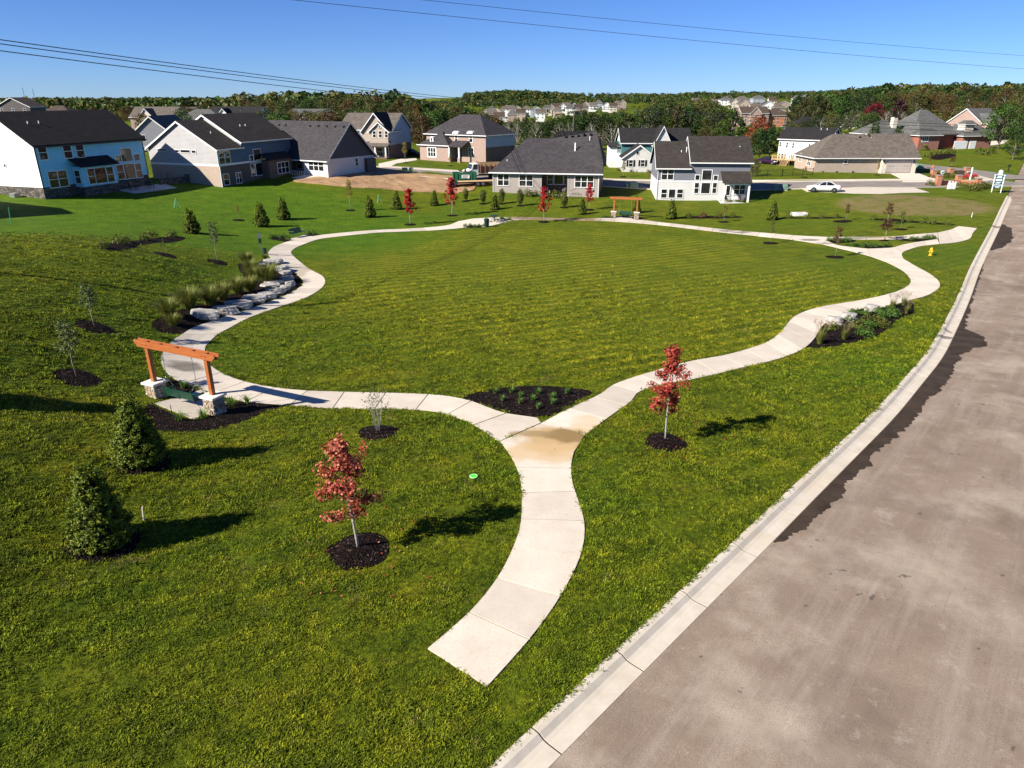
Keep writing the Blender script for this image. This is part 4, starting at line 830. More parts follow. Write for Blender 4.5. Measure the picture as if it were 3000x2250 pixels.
herb('ornamental_grass', gp('k2', 1190, 345), OGR, 1, .55, 'small yellowish grass tuft at the top end of the boulder wall', 'ornamental grass', 'grasses behind the boulder wall')
og2 = sorted([(985,1005,860),(1160,975,865),(1510,745,655),(1590,725,640),(1610,785,700)])
for i, (x, y, t) in enumerate(og2):
    P = gp('k5', x, y); h = hgt(P, 'k5', x, t); herb('ornamental_grass', P, OGP, i, max(.6, h * .9), seq_label(i, len(og2), 'plumed ornamental grass in the right lawn bed'), 'ornamental grass', 'grasses in the right bed')
def perennial_mesh(seed, lm, r=.38, h=.5, n=260, sz=.06):
    rg = np.random.default_rng(seed); d = unit(rg.normal(0, 1, (n, 3))); d[:, 2] = np.abs(d[:, 2]); P = d * rg.uniform(.5, 1.05, n)[:, None] * np.array((r, r, h)); return quads('leaves', leaf_quads(P, d + rg.normal(0, .6, (n, 3)), rg.uniform(.6, 1.2, n) * sz, .55, .3, rng=rg), LF[lm])
PER = [(perennial_mesh(300 + i, 'bedleaf'), None) for i in range(3)]; PER2 = [(perennial_mesh(310 + i, 'shrub', .4, .55), None) for i in range(3)]; PERR = [(perennial_mesh(320, 'rust', .35, .5), None)]
per = sorted([(1225,800),(1310,805),(1080,905),(1190,860),(1280,940),(1340,890),(1250,900),(1390,850),(1440,880),(1440,820),(1480,790),(1330,950),(1520,800),(1410,790),(1310,860)])
for i, (x, y) in enumerate(per): herb('perennial', gp('k5', x, y), PER if i % 3 else PER2, i, random.uniform(1.0, 1.35), seq_label(i, len(per), 'leafy perennial in the boulder bed on the right lawn'), 'perennial', 'perennials in the right bed')
def row(k, pts, var, sc, what, cat, grp, name='shrub'):
    pts = sorted(pts)
    for i, (x, y) in enumerate(pts): herb(name, gp(k, x, y), var, i, sc * random.uniform(.85, 1.2), seq_label(i, len(pts), what), cat, grp)
row('w1', [(670,282),(770,258),(818,248),(932,235),(988,218),(1110,212)], PER2, 1.3, 'small dark shrub in the long mulch bed on the left slope', 'shrub', 'shrubs of the left slope bed')
row('k2', [(1250,150),(1290,150),(1330,152),(1370,150),(1400,172),(1600,120),(1640,122)], PER, .95, 'low green plant flanking the park bench', 'perennial', 'plants beside the bench', 'perennial')
row('k4', [(200,330),(245,326),(290,334),(325,330),(370,328),(540,262),(590,270),(610,272)], PER, .8, 'low green plant at the picnic pad', 'perennial', 'plants at the picnic pad', 'perennial')
row('k4', [(1485,248),(1505,246),(1550,246),(1660,240),(1700,243),(1775,252)], PER, .7, 'low green plant at the foot of the far swing', 'perennial', 'plants at the far swing', 'perennial')
row('k5', [(1055,262),(1090,262),(1130,268),(1165,265),(1200,262),(1230,300),(1290,305),(1340,300),(1390,305),(1440,302),(1480,298),(1650,255),(1690,252),(1730,250),(1760,246),(1790,248),(1810,248)], PER, .95, 'low leafy plant on the island of the path fork', 'perennial', 'plants on the fork island', 'perennial')
row('k5', [(45,92),(260,88),(360,88),(770,96),(890,96),(1000,94),(1105,94),(1375,108),(1635,122),(1740,132),(1795,138),(1905,144)], PER2, 1.25, 'small shrub in the thin mulch strips before the dry lot', 'shrub', 'shrubs of the far mulch strips')
herb('shrub', gp('k5', 150, 92), PERR, 0, 1.6, 'small russet shrub in the mulch strip before the walkout house', 'shrub', 'shrubs of the far mulch strips')

# boulders ----------------------------------------------------------------
LIME = rockm('limestone', (.30, .28, .25), (.60, .57, .52), 2.6)
def boulder(P, w, d, h, rz, seed, label, group, z0=0.0):
    rd = np.random.default_rng(seed); n, m_ = 26, 36; pl = unit(rd.normal(0, 1, (20, 3)) * np.array((1, 1, .55))); pl = np.r_[pl, np.array([(.08, .05, 1.), (0, 0, -1), (1, .12, .15), (-1, .1, .1), (.1, 1, .1), (.1, -1, .12), (.75, -.7, .35), (-.7, -.7, .3)])]; off = rd.uniform(.72, 1.0, len(pl)); off[20] = .46; off[21] = .6; off[22:26] = rd.uniform(.8, .98, 4)
    V = []; F = []
    for i in range(n + 1):
        th = math.pi * i / n
        for j in range(m_):
            ph = 2 * math.pi * j / m_; q = np.array((math.sin(th) * math.cos(ph), math.sin(th) * math.sin(ph), math.cos(th))); c = pl @ q; r = np.min(np.where(c > 1e-3, off / np.maximum(c, 1e-3), 9)); r = min(r, 1.3)
            p_ = q * r; led = .03 * (math.floor(p_[2] * 5 + .4 * math.sin(3 * p_[0] + seed)) % 2)          # bedding ledges
            r *= 1 - led + .03 * math.sin(13 * q[0] + seed) * math.cos(15 * q[1] + seed) + rd.normal(0, .012); V.append(q * r)
    V = np.array(V); V = V * np.array((w / 2 * 1.12, d / 2 * 1.12, h / 1.15)); V[:, 2] += h * .5 - .04
    for i in range(n):
        for j in range(m_): a = i * m_ + j; b = i * m_ + (j + 1) % m_; F.append((a, a + m_, b + m_, b))
    o = MB().add(V, F).build('boulder', LIME); o.location = P + Vector((0, 0, z0)); o.rotation_euler = (random.uniform(-.06, .06), random.uniform(-.06, .06), rz); tag(o, label, 'boulder', group); return o
bl = [(650,905,250,118,.1,'end boulder of the wall nearest the camera, tilted and rough'),(830,858,225,112,.15,None),(960,805,240,105,.2,None),(1110,752,220,95,.2,None),(1215,715,160,90,.3,None),(1305,672,160,88,.3,None),(1390,640,90,80,.5,None),(1440,610,95,90,.9,None),(1405,555,150,70,1.3,None),(1395,497,130,60,1.4,None),(1335,470,190,85,1.1,None),(1215,420,140,75,.7,None),(1270,385,170,52,.4,None)]
for i, (x, y, w, h, rz, lab) in enumerate(bl):
    P = gp('k2', x, y); wm = span(P, 'k2', w) * 1.15; hm = max(.42, span(P, 'k2', h) * .72); P = P + Vector((-.15, .25, 0))
    boulder(P, wm, wm * .72, hm, rz, 400 + i, lab or f"grey limestone boulder of the curved wall, {ordn(i)} counted from the swing end", 'boulders of the curved wall')
for (x, y, w, h, z0, lab) in [(1300,590,200,42,.35,'flat slab of limestone lying on the bend of the boulder wall'),(1260,625,190,40,.3,'thin flat limestone capping the wall before its bend')]:
    P = gp('k2', x, y); wm = span(P, 'k2', w); boulder(P + Vector((-.3, .3, 0)), wm, wm * .6, .38, .2, 450 + x, lab, 'boulders of the curved wall', .02)
for i, (x, y, w, h, lab) in enumerate([(1095,868,125,78,'left of two touching pale boulders in the right planting bed'),(1190,845,145,85,'larger right one of two touching pale boulders in the right bed'),(1360,772,120,68,'single pale boulder at the path side of the right bed')]):
    P = gp('k5', x, y); wm = span(P, 'k5', w); boulder(P, wm, wm * .8, span(P, 'k5', h) * .95, .3 * i, 470 + i, lab, 'boulders of the right bed')
# ------------------------------------------------------------------ arbor swings
m, nt, p = new_mat('stained_cedar'); v = objco(nt); mp = N(nt, 'ShaderNodeMapping'); mp.inputs['Scale'].default_value = (1, 14, 14); L(nt, v, mp.inputs[0]); n_ = noise(nt, mp.outputs[0], 2, 5)
L(nt, ramp(nt, n_, [(.3, (.27, .075, .018)), (.7, (.42, .130, .032))]), p.inputs['Base Color']); p.inputs['Roughness'].default_value = .5; bump(nt, p, n_, .25, .01); MT['cedar'] = m
MT['capstone'] = plain('pale_cap_stone', (.66, .60, .53), .85, .08, 5)
STONES = [plain(f'veneer_stone_{c}', col, .9, .2, 14, bmp=.5) for c, col in zip(('buff','grey','tan','brown','cream'), [(.42,.34,.25),(.30,.28,.26),(.36,.26,.17),(.22,.17,.13),(.52,.45,.36)])]
STONE_ME = []
for sm in STONES:
    for q in range(2):
        mb = MB(); r_ = random.Random(q); b = .06
        vs = [(x * (.5 - (b * r_.uniform(.3, 1.2) if f else 0)), y * (.5 - (b * r_.uniform(.3, 1.2) if f else 0)), z * (.5 if not f else .42)) for f in (0, 1) for x, y, z in [(-1,-1,-1),(1,-1,-1),(1,1,-1),(-1,1,-1),(-1,-1,1),(1,-1,1),(1,1,1),(-1,1,1)]]
        # body with chamfered front: 8 outer corners pulled in at y = +-.5
        def ring_(y, s): return [(-s, y, -s), (s, y, -s), (s, y, s), (-s, y, s)]
        vv = ring_(-.5, .42) + ring_(-.30, .5) + ring_(.5, .5); ff = [(0, 1, 2, 3)] + [(a, (a + 1) % 4, (a + 1) % 4 + 4, a + 4)[::-1] for a in range(4)] + [(a + 4, (a + 1) % 4 + 4, (a + 1) % 4 + 8, a + 8)[::-1] for a in range(4)] + [(11, 10, 9, 8)]
        vv = [(x * r_.uniform(.96, 1.0), y, z * r_.uniform(.94, 1.0)) for x, y, z in vv]; STONE_ME.append(MB().add(vv, ff).mesh('stone', sm))
def make_swing(P0, P1, face, label, drop=0):
    """P0, P1: feet of the two stone piers; face = +1 when the seat looks towards local +y"""
    mid = (P0 + P1) / 2; dv = P1 - P0; rz = math.atan2(dv.y, dv.x); half = dv.length / 2; z0 = min(P0.z, P1.z)
    root = empty('arbor_swing', (mid.x, mid.y, z0), rz); tag(root, label, 'swing', 'timber arbor swings'); rd = random.Random(5)
    PH = .78; HW = .30
    for sx in (-1, 1):
        pier = MB().box(sx * half - HW + .05, sx * half + HW - .05, -HW + .05, HW - .05, -.3, PH - .02).build('stone_pier', MT['edge_soil'], root)
        z = -.06; row_ = 0
        while z < PH - .03:
            ch = rd.choice((.075, .095, .12)); ch = min(ch, PH - .01 - z)
            for fx in range(4):
                u = -HW + (.0 if (fx + row_) % 2 else .055)
                e = HW - (.0 if (fx + row_ + 1) % 2 else .0)
                while u < e - .02:
                    w = min(rd.uniform(.11, .26), e - u)
                    if e - u - w < .07: w = e - u
                    me = rd.choice(STONE_ME); dp = .075 + rd.uniform(0, .016); c = u + w / 2; y = -HW + .035 - (dp - .075) / 2
                    ca, sa = [(1, 0), (0, 1), (-1, 0), (0, -1)][fx]
                    o = link('stone', me, pier, (sx * half + c * ca - y * sa, c * sa + y * ca, z + ch / 2), fx * math.pi / 2, (w - .010, dp, ch - .010)); u += w
            z += ch; row_ += 1
        cap = MB(); cap.box(sx * half - .38, sx * half + .38, -.38, .38, PH, PH + .075); cap.box(sx * half - .36, sx * half + .36, -.36, .36, PH + .075, PH + .09); cap.build('cap_stone', MT['capstone'], pier)
        MB().box(sx * half - .085, sx * half + .085, -.085, .085, PH + .09, 2.55).build('post', MT['cedar'], root)
    bl = half + .62; zb = 2.42; zt = 2.70
    for sy in (-1, 1):
        y0, y1 = (.088, .135) if sy > 0 else (-.135, -.088)
        poly = [(-bl, zt), (-bl, zt - .10), (-bl + .05, zt - .12), (-bl + .06, zt - .17), (-bl + .13, zt - .19), (-bl + .15, zb), (bl - .15, zb), (bl - .13, zt - .19), (bl - .06, zt - .17), (bl - .05, zt - .12), (bl, zt - .10), (bl, zt)]
        be = MB().prism(poly, y0, y1, lambda u, w, d: (u, d, w)).build('beam', MT['cedar'], root)
        for sx in (-1, 1):
            for q in (-.10, .10):
                yy = y1 + .006 if sy > 0 else y0 - .006; MB().box(sx * half + q - .018, sx * half + q + .018, min(yy, yy - .01 * sy), max(yy, yy - .01 * sy), 2.53, 2.566).build('bolt', MT['black'], be)
    for bx in (-half, -half * .55, 0, half * .55, half):
        MB().box(bx - .075, bx + .075, -.087, .087, 2.56, 2.685).build('spacer_block', MT['cedar'], root)
    hx = half * .50; sz = .46
    fy = face
    for sx in (-1, 1):
        top = (sx * hx, 0, 2.45); knot = (sx * hx * 1.02, 0, 1.25)
        for nm, pts in (('hanger', [top, knot]), ('hanger', [knot, (sx * hx * 1.04, -fy * .30, .98)]), ('hanger', [knot, (sx * hx * 1.04, fy * .26, .70)])):
            a, b = Vector(pts[0]), Vector(pts[1]); mb = MB(); nl = max(4, int((b - a).length / .055)); d = (b - a).normalized(); px = d.cross(Vector((0, 1, 0))).normalized(); py = d.cross(px)
            for i in range(nl):
                c = a.lerp(b, (i + .5) / nl); ax = px if i % 2 else py; hh = (b - a).length / nl * .72
                loop = [tuple(c + d * hh * math.cos(t) + ax * .016 * math.sin(t)) for t in [2 * math.pi * j / 6 for j in range(7)]]; mb.tube(loop, .006, 4, cap=False)
            mb.build('chain', MT['steel'], root)
    seat = MB(); W = hx * 1.02
    for sx in (-1, 0, 1):
        x = sx * W * .96; seat.bar((x, -fy * .26, sz), (x, fy * .27, sz + .02), .05, .03); seat.bar((x, -fy * .24, sz), (x, -fy * .34, sz + .52), .05, .03)
    for sx in (-1, 1):
        x = sx * W; seat.bar((x, -fy * .28, sz + .25), (x, fy * .26, sz + .25), .06, .03); seat.bar((x, fy * .24, sz), (x, fy * .24, sz + .25), .05, .04)
    seat = seat.build('swing_bench', MT['green_metal'], root)
    for i in range(6):
        y = fy * (-.20 + .45 * i / 5); MB().box(-W, W, y - .033, y + .033, sz + .03, sz + .052).build('slat', MT['green_metal'], seat)
    for i in range(5):
        t = .12 + .62 * i / 4; y = -fy * (.235 + .14 * t); z = sz + .50 * t; MB().bar((-W, y + fy * .02, z), (W, y + fy * .02, z), .02, .075, up=(0, -.2 * fy, 1)).build('slat', MT['green_metal'], seat)
    return root
a0, a1 = gp('k6', 352, 668), gp('k6', 893, 828)
make_swing(a0, a1, 1, 'orange stained timber arbor with green swing bench on two stone piers, near the camera')
b0, b1 = gp('k4', 1572, 244), gp('k4', 1784, 256)
make_swing(b0, b1, -1, 'orange timber arbor swing in front of the far houses')

# ------------------------------------------------------------------ park furniture
def park_bench(P, rz, label):
    root = empty('park_bench', P, rz); tag(root, label, 'bench'); g = MT['green_bench']
    for i in range(7): y = -.22 + .45 * i / 6; MB().box(-.9, .9, y - .028, y + .028, .43, .455).build('seat_slat', g, root)
    for i in range(7): t = i / 6; MB().bar((-.9, .25 + .12 * t, .50 + .38 * t), (.9, .25 + .12 * t, .50 + .38 * t), .022, .058, up=(0, .3, 1)).build('back_slat', g, root)
    for sx in (-1, 1):
        x = sx * .86; fr = MB(); fr.tube([(x, -.30, 0), (x, -.27, .22), (x, -.24, .44)], .022, 6); fr.tube([(x, .34, 0), (x, .27, .25), (x, .25, .45), (x, .38, .92)], .022, 6); fr.tube([(x, -.24, .43), (x, .25, .43)], .018, 6); fr.build('leg_frame', g, root)
        ar = MB(); ar.tube([(x, -.24, .44), (x, -.33, .56), (x, -.28, .66), (x, -.12, .68), (x, .10, .66), (x, .29, .66)], .02, 6); ar.tube([(x, -.20, .55), (x, -.13, .60), (x, -.06, .54), (x, -.12, .48), (x, -.20, .55)], .012, 5); ar.build('armrest', g, root)
    return root
bA, bB = gp('k2', 1425, 150), gp('k2', 1555, 128); dv = bB - bA
park_bench((bA + bB) / 2 + Vector((0, 0, .03)), math.atan2(dv.y, dv.x), 'dark green slatted park bench beside the path on the left')
P = gp('k4', 470, 285)
root = empty('picnic_table', P + Vector((0, 0, .03)), .35); tag(root, 'round green picnic table with four attached seats on the concrete pad', 'picnic table'); g = MT['green_metal']
MB().lathe([(.02, .72), (.56, .72), (.60, .735), (.60, .76), (.56, .77), (.02, .77)], 8).build('table_top', g, root); MB().lathe([(.06, .02), (.06, .72)], 10).build('pedestal', MT['black'], root)
for i in range(4):
    a = i * math.pi / 2; c, s_ = math.cos(a), math.sin(a); pt = lambda r_, z: (c * r_, s_ * r_, z)
    MB().tube([pt(.08, .55), pt(.35, .40), pt(.50, .12), pt(.72, .03), pt(.98, .10), pt(1.06, .28), pt(.98, .43)], .022, 6).build('leg', MT['black'], root)
    se = MB(); ra = [(.62 * math.cos(a + t), .62 * math.sin(a + t)) for t in (-.35, 0, .35)]
    poly = [(1.18 * math.cos(a + t), 1.18 * math.sin(a + t)) for t in (-.33, -.16, 0, .16, .33)] + [(.88 * math.cos(a + t), .88 * math.sin(a + t)) for t in (.36, .18, 0, -.18, -.36)]
    se.prism(poly, .43, .465, lambda u, w, d: (u, w, d)).build('seat', g, root)
P = gp('k4', 398, 330); root = empty('litter_bin', P, 0); tag(root, 'tall green slatted litter bin at the edge of the picnic pad', 'litter bin')
for i in range(20):
    a = 2 * math.pi * i / 20; c, s_ = math.cos(a), math.sin(a); MB().bar((.27 * c, .27 * s_, .03), (.31 * c, .31 * s_, .88), .055, .012, up=(c, s_, 0)).build('slat', MT['green_metal'], root)
MB().lathe([(.22, .02), (.24, .80), (.20, .80)], 16).build('liner', MT['black'], root); MB().lathe([(.31, .86), (.345, .88), (.345, .93), (.22, .99), (.16, .99)], 18).build('lid', MT['green_metal'], root)
P = gp('k2', 1160, 300); root = empty('waste_station', P, .3); tag(root, 'slim steel dog waste post with green dispenser beside the path', 'waste station')
MB().box(-.03, .03, -.02, .02, -.2, 1.95).build('post', MT['steel'], root); MB().box(-.13, .13, -.12, -.02, 1.05, 1.45).build('bag_dispenser', MT['green_metal'], root); MB().box(-.15, .15, -.018, -.005, 1.5, 1.88).build('sign_plate', MT['steel'], root)
bn = MB().lathe([(.17, .05), (.18, .5)], 14); bn.xf(Matrix.Translation((.28, -.05, 0))); bn.build('waste_bin', MT['green_bench'], root); bn = MB().lathe([(.19, .5), (.19, .53), (.1, .56)], 14); bn.xf(Matrix.Translation((.28, -.05, 0))); bn.build('bin_lid', MT['black'], root)
YEL = plain('hydrant_yellow', (.75, .42, .02), .4, .08, 5); P = gp('h4', 1537, 1348); root = empty('fire_hydrant', P, .4, 1.0); tag(root, 'yellow fire hydrant on the grass between path and kerb', 'hydrant')
MB().lathe([(.17, -.05), (.17, .04), (.11, .06), (.105, .50), (.15, .52), (.15, .56), (.12, .58)], 14).build('barrel', YEL, root); MB().lathe([(.14, .56), (.13, .64), (.07, .72), (.03, .73), (.03, .78)], 14).build('bonnet', YEL, root)
for a in (0, math.pi, math.pi * 1.5): b = MB(); b.tube([(0, 0, .40), (.2 * math.cos(a), .2 * math.sin(a), .40)], .065 if a < 4 else .085, 8); b.tube([(.2 * math.cos(a), .2 * math.sin(a), .40), (.23 * math.cos(a), .23 * math.sin(a), .40)], .08 if a < 4 else .1, 8); b.build('outlet', YEL, root)
LIMEP = plain('lime_plastic', (.06, .75, .03), .35, .03, 4); MINT = plain('pale_lime_rim', (.45, .9, .4), .4, .03, 4)
P = gp('k1', 593, 953); root = empty('plastic_disc', P + Vector((0, 0, .06)), 0); tag(root, 'lime green round plastic lid lying in the lawn', 'lid'); MB().lathe([(.11, .0), (.115, .03), (.11, .04), (.02, .045)], 24).build('disc', LIMEP, root)
rim = MB(); rim.tube([(.125 * math.cos(t), .125 * math.sin(t), .03) for t in [2 * math.pi * i / 24 for i in range(25)]], .017, 6, cap=False); rim.build('rim', MINT, root)
def stake(name, P, h, w, mat, lean, label, cat='stake'): o = MB().bar((0, 0, -.1), (lean * h, 0, h), w, w * .6).build(name, mat); o.location = P; tag(o, label, cat)
PALEW = plain('bleached_wood', (.6, .55, .5), .8, .1, 6); GST = plain('green_stake_paint', (.05, .32, .16), .5, .1, 4)
stake('wooden_stake', gp('w2', 715, 890), .45, .05, PALEW, .12, 'short bleached wooden stake behind the nearest evergreen'); stake('metal_rod', gp('k6', 487, 835), .42, .03, MT['black'], 0, 'short dark rod standing at the edge of the near swing pad', 'rod')
stake('green_stake', gp('h1', 95, 1342), 1.6, .06, GST, .1, 'green stake on the far left lawn, below the pale blue house')
def tripod(P, s_, label):
    mb = MB()
    for a in (0, 2.1, 4.2): mb.tube([(math.cos(a) * .4, math.sin(a) * .4, -.03), (0, 0, 1.0)], .03, 5)
    o = mb.build('green_tripod', GST); o.location = P; o.scale = (s_,) * 3; tag(o, label, 'tripod')
tripod(gp('h1', 1530, 1205), 1.1, 'small green tripod on the lawn before the grey gabled house'); tripod(gp('h2', 1212, 1072), 1.1, 'small green tripod on the grass below the bare soil')
WHT = plain('bright_white_paint', (.85, .85, .84), .4, .02, 3, bmp=.02); REDP = plain('red_paint', (.5, .02, .02), .5, .1, 4)
P = gp('h4', 592, 1058); root = empty('drain_lid', P, .1); tag(root, 'flat white drain slab with a red mark on the back lawn', 'drain lid'); MB().box(-.95, .95, -.5, .5, -.1, .34).build('slab', WHT, root); MB().box(-.4, .45, -.2, .1, .342, .352).build('red_mark', REDP, root)
stake('white_marker', gp('h4', 1833, 1075), .6, .06, WHT, .02, 'thin white marker post in the dry lot by the kerb', 'marker')

# utility boxes
def ubox(P, w, d, h, rz, label):
    root = empty('utility_box', P, rz); tag(root, label, 'utility box', 'green utility boxes'); MB().prism([(-w / 2, 0), (w / 2, 0), (w / 2, h), (-w / 2, h)], -d / 2, d / 2, lambda u, v_, dd: (u, dd, v_ * (.86 if dd < 0 else 1))).build('cabinet', MT['green_box'], root); MB().box(-w / 2 - .03, w / 2 + .03, -d / 2 - .03, d / 2 + .03, -.1, .05).build('base_pad', MT['concrete_wall'], root)
ubox(gp('h2', 1435, 818), .9, .8, .9, .2, 'pale green utility box at the kerb behind the bare soil, left of two'); ubox(gp('h2', 1490, 820), .7, .7, .95, .2, 'pale green utility box at the kerb behind the bare soil, right of two')
ubox(gp('h3', 1288, 945), .5, .5, .8, .1, 'small green utility box left of three behind the gap of the houses'); ubox(gp('h3', 1335, 945), 1.1, .9, 1.0, .1, 'large green transformer box in the middle of three by the street'); ubox(gp('h3', 1368, 945), .5, .5, .9, .1, 'small green utility box right of three behind the gap of the houses')
ubox(gp('h4', 421, 878), .6, .6, 1.0, 0, 'narrow pale utility box left of the white car'); ubox(gp('h4', 489, 880), .6, .6, .9, 0, 'narrow pale utility box nearest to the white car'); ubox(gp('h4', 1462, 722), 1.0, .9, .8, 0, 'green utility box by the garage of the tan ranch')

# ------------------------------------------------------------------ vehicles
def wheel(root, x, y, r_, w, rimm=True):
    t = MB(); t.lathe([(r_ * .62, -w / 2), (r_ * .92, -w / 2), (r_, -w * .3), (r_, w * .3), (r_ * .92, w / 2), (r_ * .62, w / 2)], 20); t.xf(Matrix.Translation((x, y, r_)) @ Matrix.Rotation(math.pi / 2, 4, 'X')); o = t.build('wheel', RUB, root, True)
    if rimm:
        rm = MB(); sy = 1 if y > 0 else -1
        for i in range(5): a = 2 * math.pi * i / 5; rm.bar((x, y + sy * w * .46, r_), (x + math.cos(a) * r_ * .62, y + sy * w * .46, r_ + math.sin(a) * r_ * .62), .07, .02, up=(0, 1, 0))
        q = MB(); q.lathe([(r_ * .5, -.01), (r_ * .66, -.01), (r_ * .66, .01), (r_ * .5, .01)], 20); q.xf(Matrix.Translation((x, y + sy * w * .45, r_)) @ Matrix.Rotation(math.pi / 2, 4, 'X')); rm.add(q.v, q.f); rm.build('rim', MT['steel'], o)
RUB = plain('tyre_rubber', (.012, .012, .013), .8, .2, 10); CARW = plain('white_car_paint', (.82, .82, .82), .18, .01, 2, bmp=0, spec=.6); LAMP = plain('headlamp_lens', (.5, .52, .55), .1, .05, 4, bmp=0); REDL = plain('tail_lamp', (.35, .01, .01), .2, .05, 4, bmp=0)
def car(P, rz, paint, label, cat='car'):
    root = empty('parked_car', P, rz); tag(root, label, cat); Lc = 4.8
    # stations along x (front = -x): (x, half width, sill, shoulder height)
    st = [(-2.40, .55, .38, .52), (-2.33, .74, .25, .66), (-2.0, .86, .20, .78), (-1.3, .89, .18, .90), (-.6, .90, .18, .95), (.6, .90, .18, .97), (1.5, .89, .19, 1.00), (2.1, .84, .24, .99), (2.33, .74, .32, .93), (2.40, .60, .42, .80)]
    mb = MB(); rows = []
    for x, w, s_, h in st: rows.append([(x, -w * .92, s_), (x, -w, (s_ + h) / 2), (x, -w * .96, h - .06), (x, -w * .82, h), (x, 0, h + .025), (x, w * .82, h), (x, w * .96, h - .06), (x, w, (s_ + h) / 2), (x, w * .92, s_)])
    n = 9; mb.add([q for r_ in rows for q in r_], [(a * n + b, a * n + b + 1, (a + 1) * n + b + 1, (a + 1) * n + b) for a in range(len(rows) - 1) for b in range(n - 1)] + [tuple(range(n))[::-1], tuple((len(rows) - 1) * n + b for b in range(n))] + [(a * n, (a + 1) * n, (a + 1) * n + n - 1, a * n + n - 1) for a in range(len(rows) - 1)]); body = mb.build('body', paint, root, True)
    g = MB(); gl = [(-1.02, .70, .93), (-.25, .60, 1.40), (.2, .60, 1.45), (.85, .60, 1.43), (1.72, .68, 1.0)]
    low = [(-1.02, .76, .92), (-.3, .80, .95), (.2, .80, .96), (.85, .80, .97), (1.75, .76, .99)]
    rows = [[(l[0], -l[1], l[2]), (u[0], -u[1], u[2]), (u[0], u[1], u[2]), (l[0], l[1], l[2])] for l, u in zip(low, gl)]; n = 4
    g.add([q for r_ in rows for q in r_], [(a * n + b, a * n + b + 1, (a + 1) * n + b + 1, (a + 1) * n + b) for a in range(4) for b in range(3)]); g.build('windows', MT['glass'], root)
    rf = MB(); rw = [[(u[0], -u[1] * 1.02, u[2] + .012), (u[0], 0, u[2] + .04), (u[0], u[1] * 1.02, u[2] + .012)] for u in [(-.27, .60, 1.40), (.2, .61, 1.45), (.87, .60, 1.43)]]; rf.add([q for r_ in rw for q in r_], [(a * 3 + b, a * 3 + b + 1, (a + 1) * 3 + b + 1, (a + 1) * 3 + b) for a in range(2) for b in range(2)]); rf.build('roof', paint, root, True)
    pl = MB()
    for sy in (-1, 1):
        for a, b in (((-1.0, .77, .93), (-.25, .612, 1.41)), ((.28, .81, .96), (.25, .612, 1.45)), ((1.70, .74, 1.0), (.87, .61, 1.44))): pl.bar((a[0], a[1] * sy, a[2]), (b[0], b[1] * sy, b[2]), .05, .05)
    pl.build('pillars', paint, root)
    for sy in (-1, 1):
        MB().box(-.82, -.64, sy * .88 - .09, sy * .88 + .09, .95, 1.07).build('mirror', paint, root); MB().box(-2.36, -2.05, sy * .62 - .16, sy * .62 + .16, .60, .72).build('headlight', LAMP, root); MB().box(2.2, 2.415, sy * .62 - .15, sy * .62 + .15, .74, .90).build('tail_light', REDL, root)
        for hx in (-.05, .95): MB().box(hx, hx + .16, sy * .905 - .012, sy * .905 + .012, .80, .83).build('door_handle', MT['steel'], root)
        for x in (-1.45, 1.42):
            a = MB(); a.lathe([(.02, -.02), (.385, -.02), (.385, .02), (.02, .02)], 18); a.xf(Matrix.Translation((x, sy * .885, .33)) @ Matrix.Rotation(math.pi / 2, 4, 'X')); a.build('wheel_arch', MT['black'], root); wheel(root, x, sy * .83, .33, .21)
    return root
c0, c1 = gp('q2', 300, 368), gp('q2', 765, 375); dv = c1 - c0; fwd = 2.87 / 2
ctr = (c0 + c1) / 2 + Vector((-dv.y, dv.x, 0)).normalized() * .83
car(ctr + Vector((0, 0, .05)), math.atan2(dv.y, dv.x), CARW, 'white four door sedan parked on the concrete pad by the street')
car(gp('h2', 1490, 668), 2.6, MT['black'], 'dark car parked between the craftsman and the arched brick house')
PURP = plain('plum_car_paint', (.025, .006, .03), .2, .02, 2, bmp=0, spec=.6); car(gp('h4', 372, 690), 2.2, PURP, 'plum coloured car left of the wooden deck')
# roll-off dumpster
GDP = plain('dumpster_green', (.012, .11, .05), .55, .25, 3); RUST = plain('rusty_steel', (.16, .09, .06), .8, .35, 5)
P = gp('q3', 430, 455); root = empty('dumpster', P, .12); tag(root, 'green open top dumpster full of debris on the bare soil', 'dumpster')
bx = MB(); bx.box(-1.9, 1.9, -1.1, -1.02, .3, 1.6); bx.box(-1.9, 1.9, 1.02, 1.1, .3, 1.6); bx.box(-1.9, -1.82, -1.02, 1.02, .3, 1.6); bx.box(1.82, 1.9, -1.02, 1.02, .3, 1.6); bx.box(-1.9, 1.9, -1.02, 1.02, .25, .35); bx.build('bin', GDP, root)
for i in range(7): MB().box(-1.75 + .58 * i - .05, -1.75 + .58 * i + .05, -1.17, -1.101, .3, 1.58).build('rib', GDP, root)
MB().box(-.5, .75, -1.19, -1.172, .75, 1.30).build('sign_panel', WHT, root)
for i in range(3): MB().box(-.38, .6 - .1 * i, -1.198, -1.191, 1.18 - .17 * i - .05, 1.18 - .17 * i + .03).build('lettering', MT['black'], root)
for i in range(8): d = MB().bar((random.uniform(-1.4, 1), random.uniform(-.7, .7), 1.3), (random.uniform(-1, 1.6), random.uniform(-.7, .7), random.uniform(1.6, 2.0)), .25, .08); d.build('debris', random.choice([PALEW, MT['black'], MT['steel'], RUST]), root)
for x in (-1.4, 1.4): MB().box(x - .2, x + .2, -.9, .9, 0, .26).build('skid', MT['black'], root)
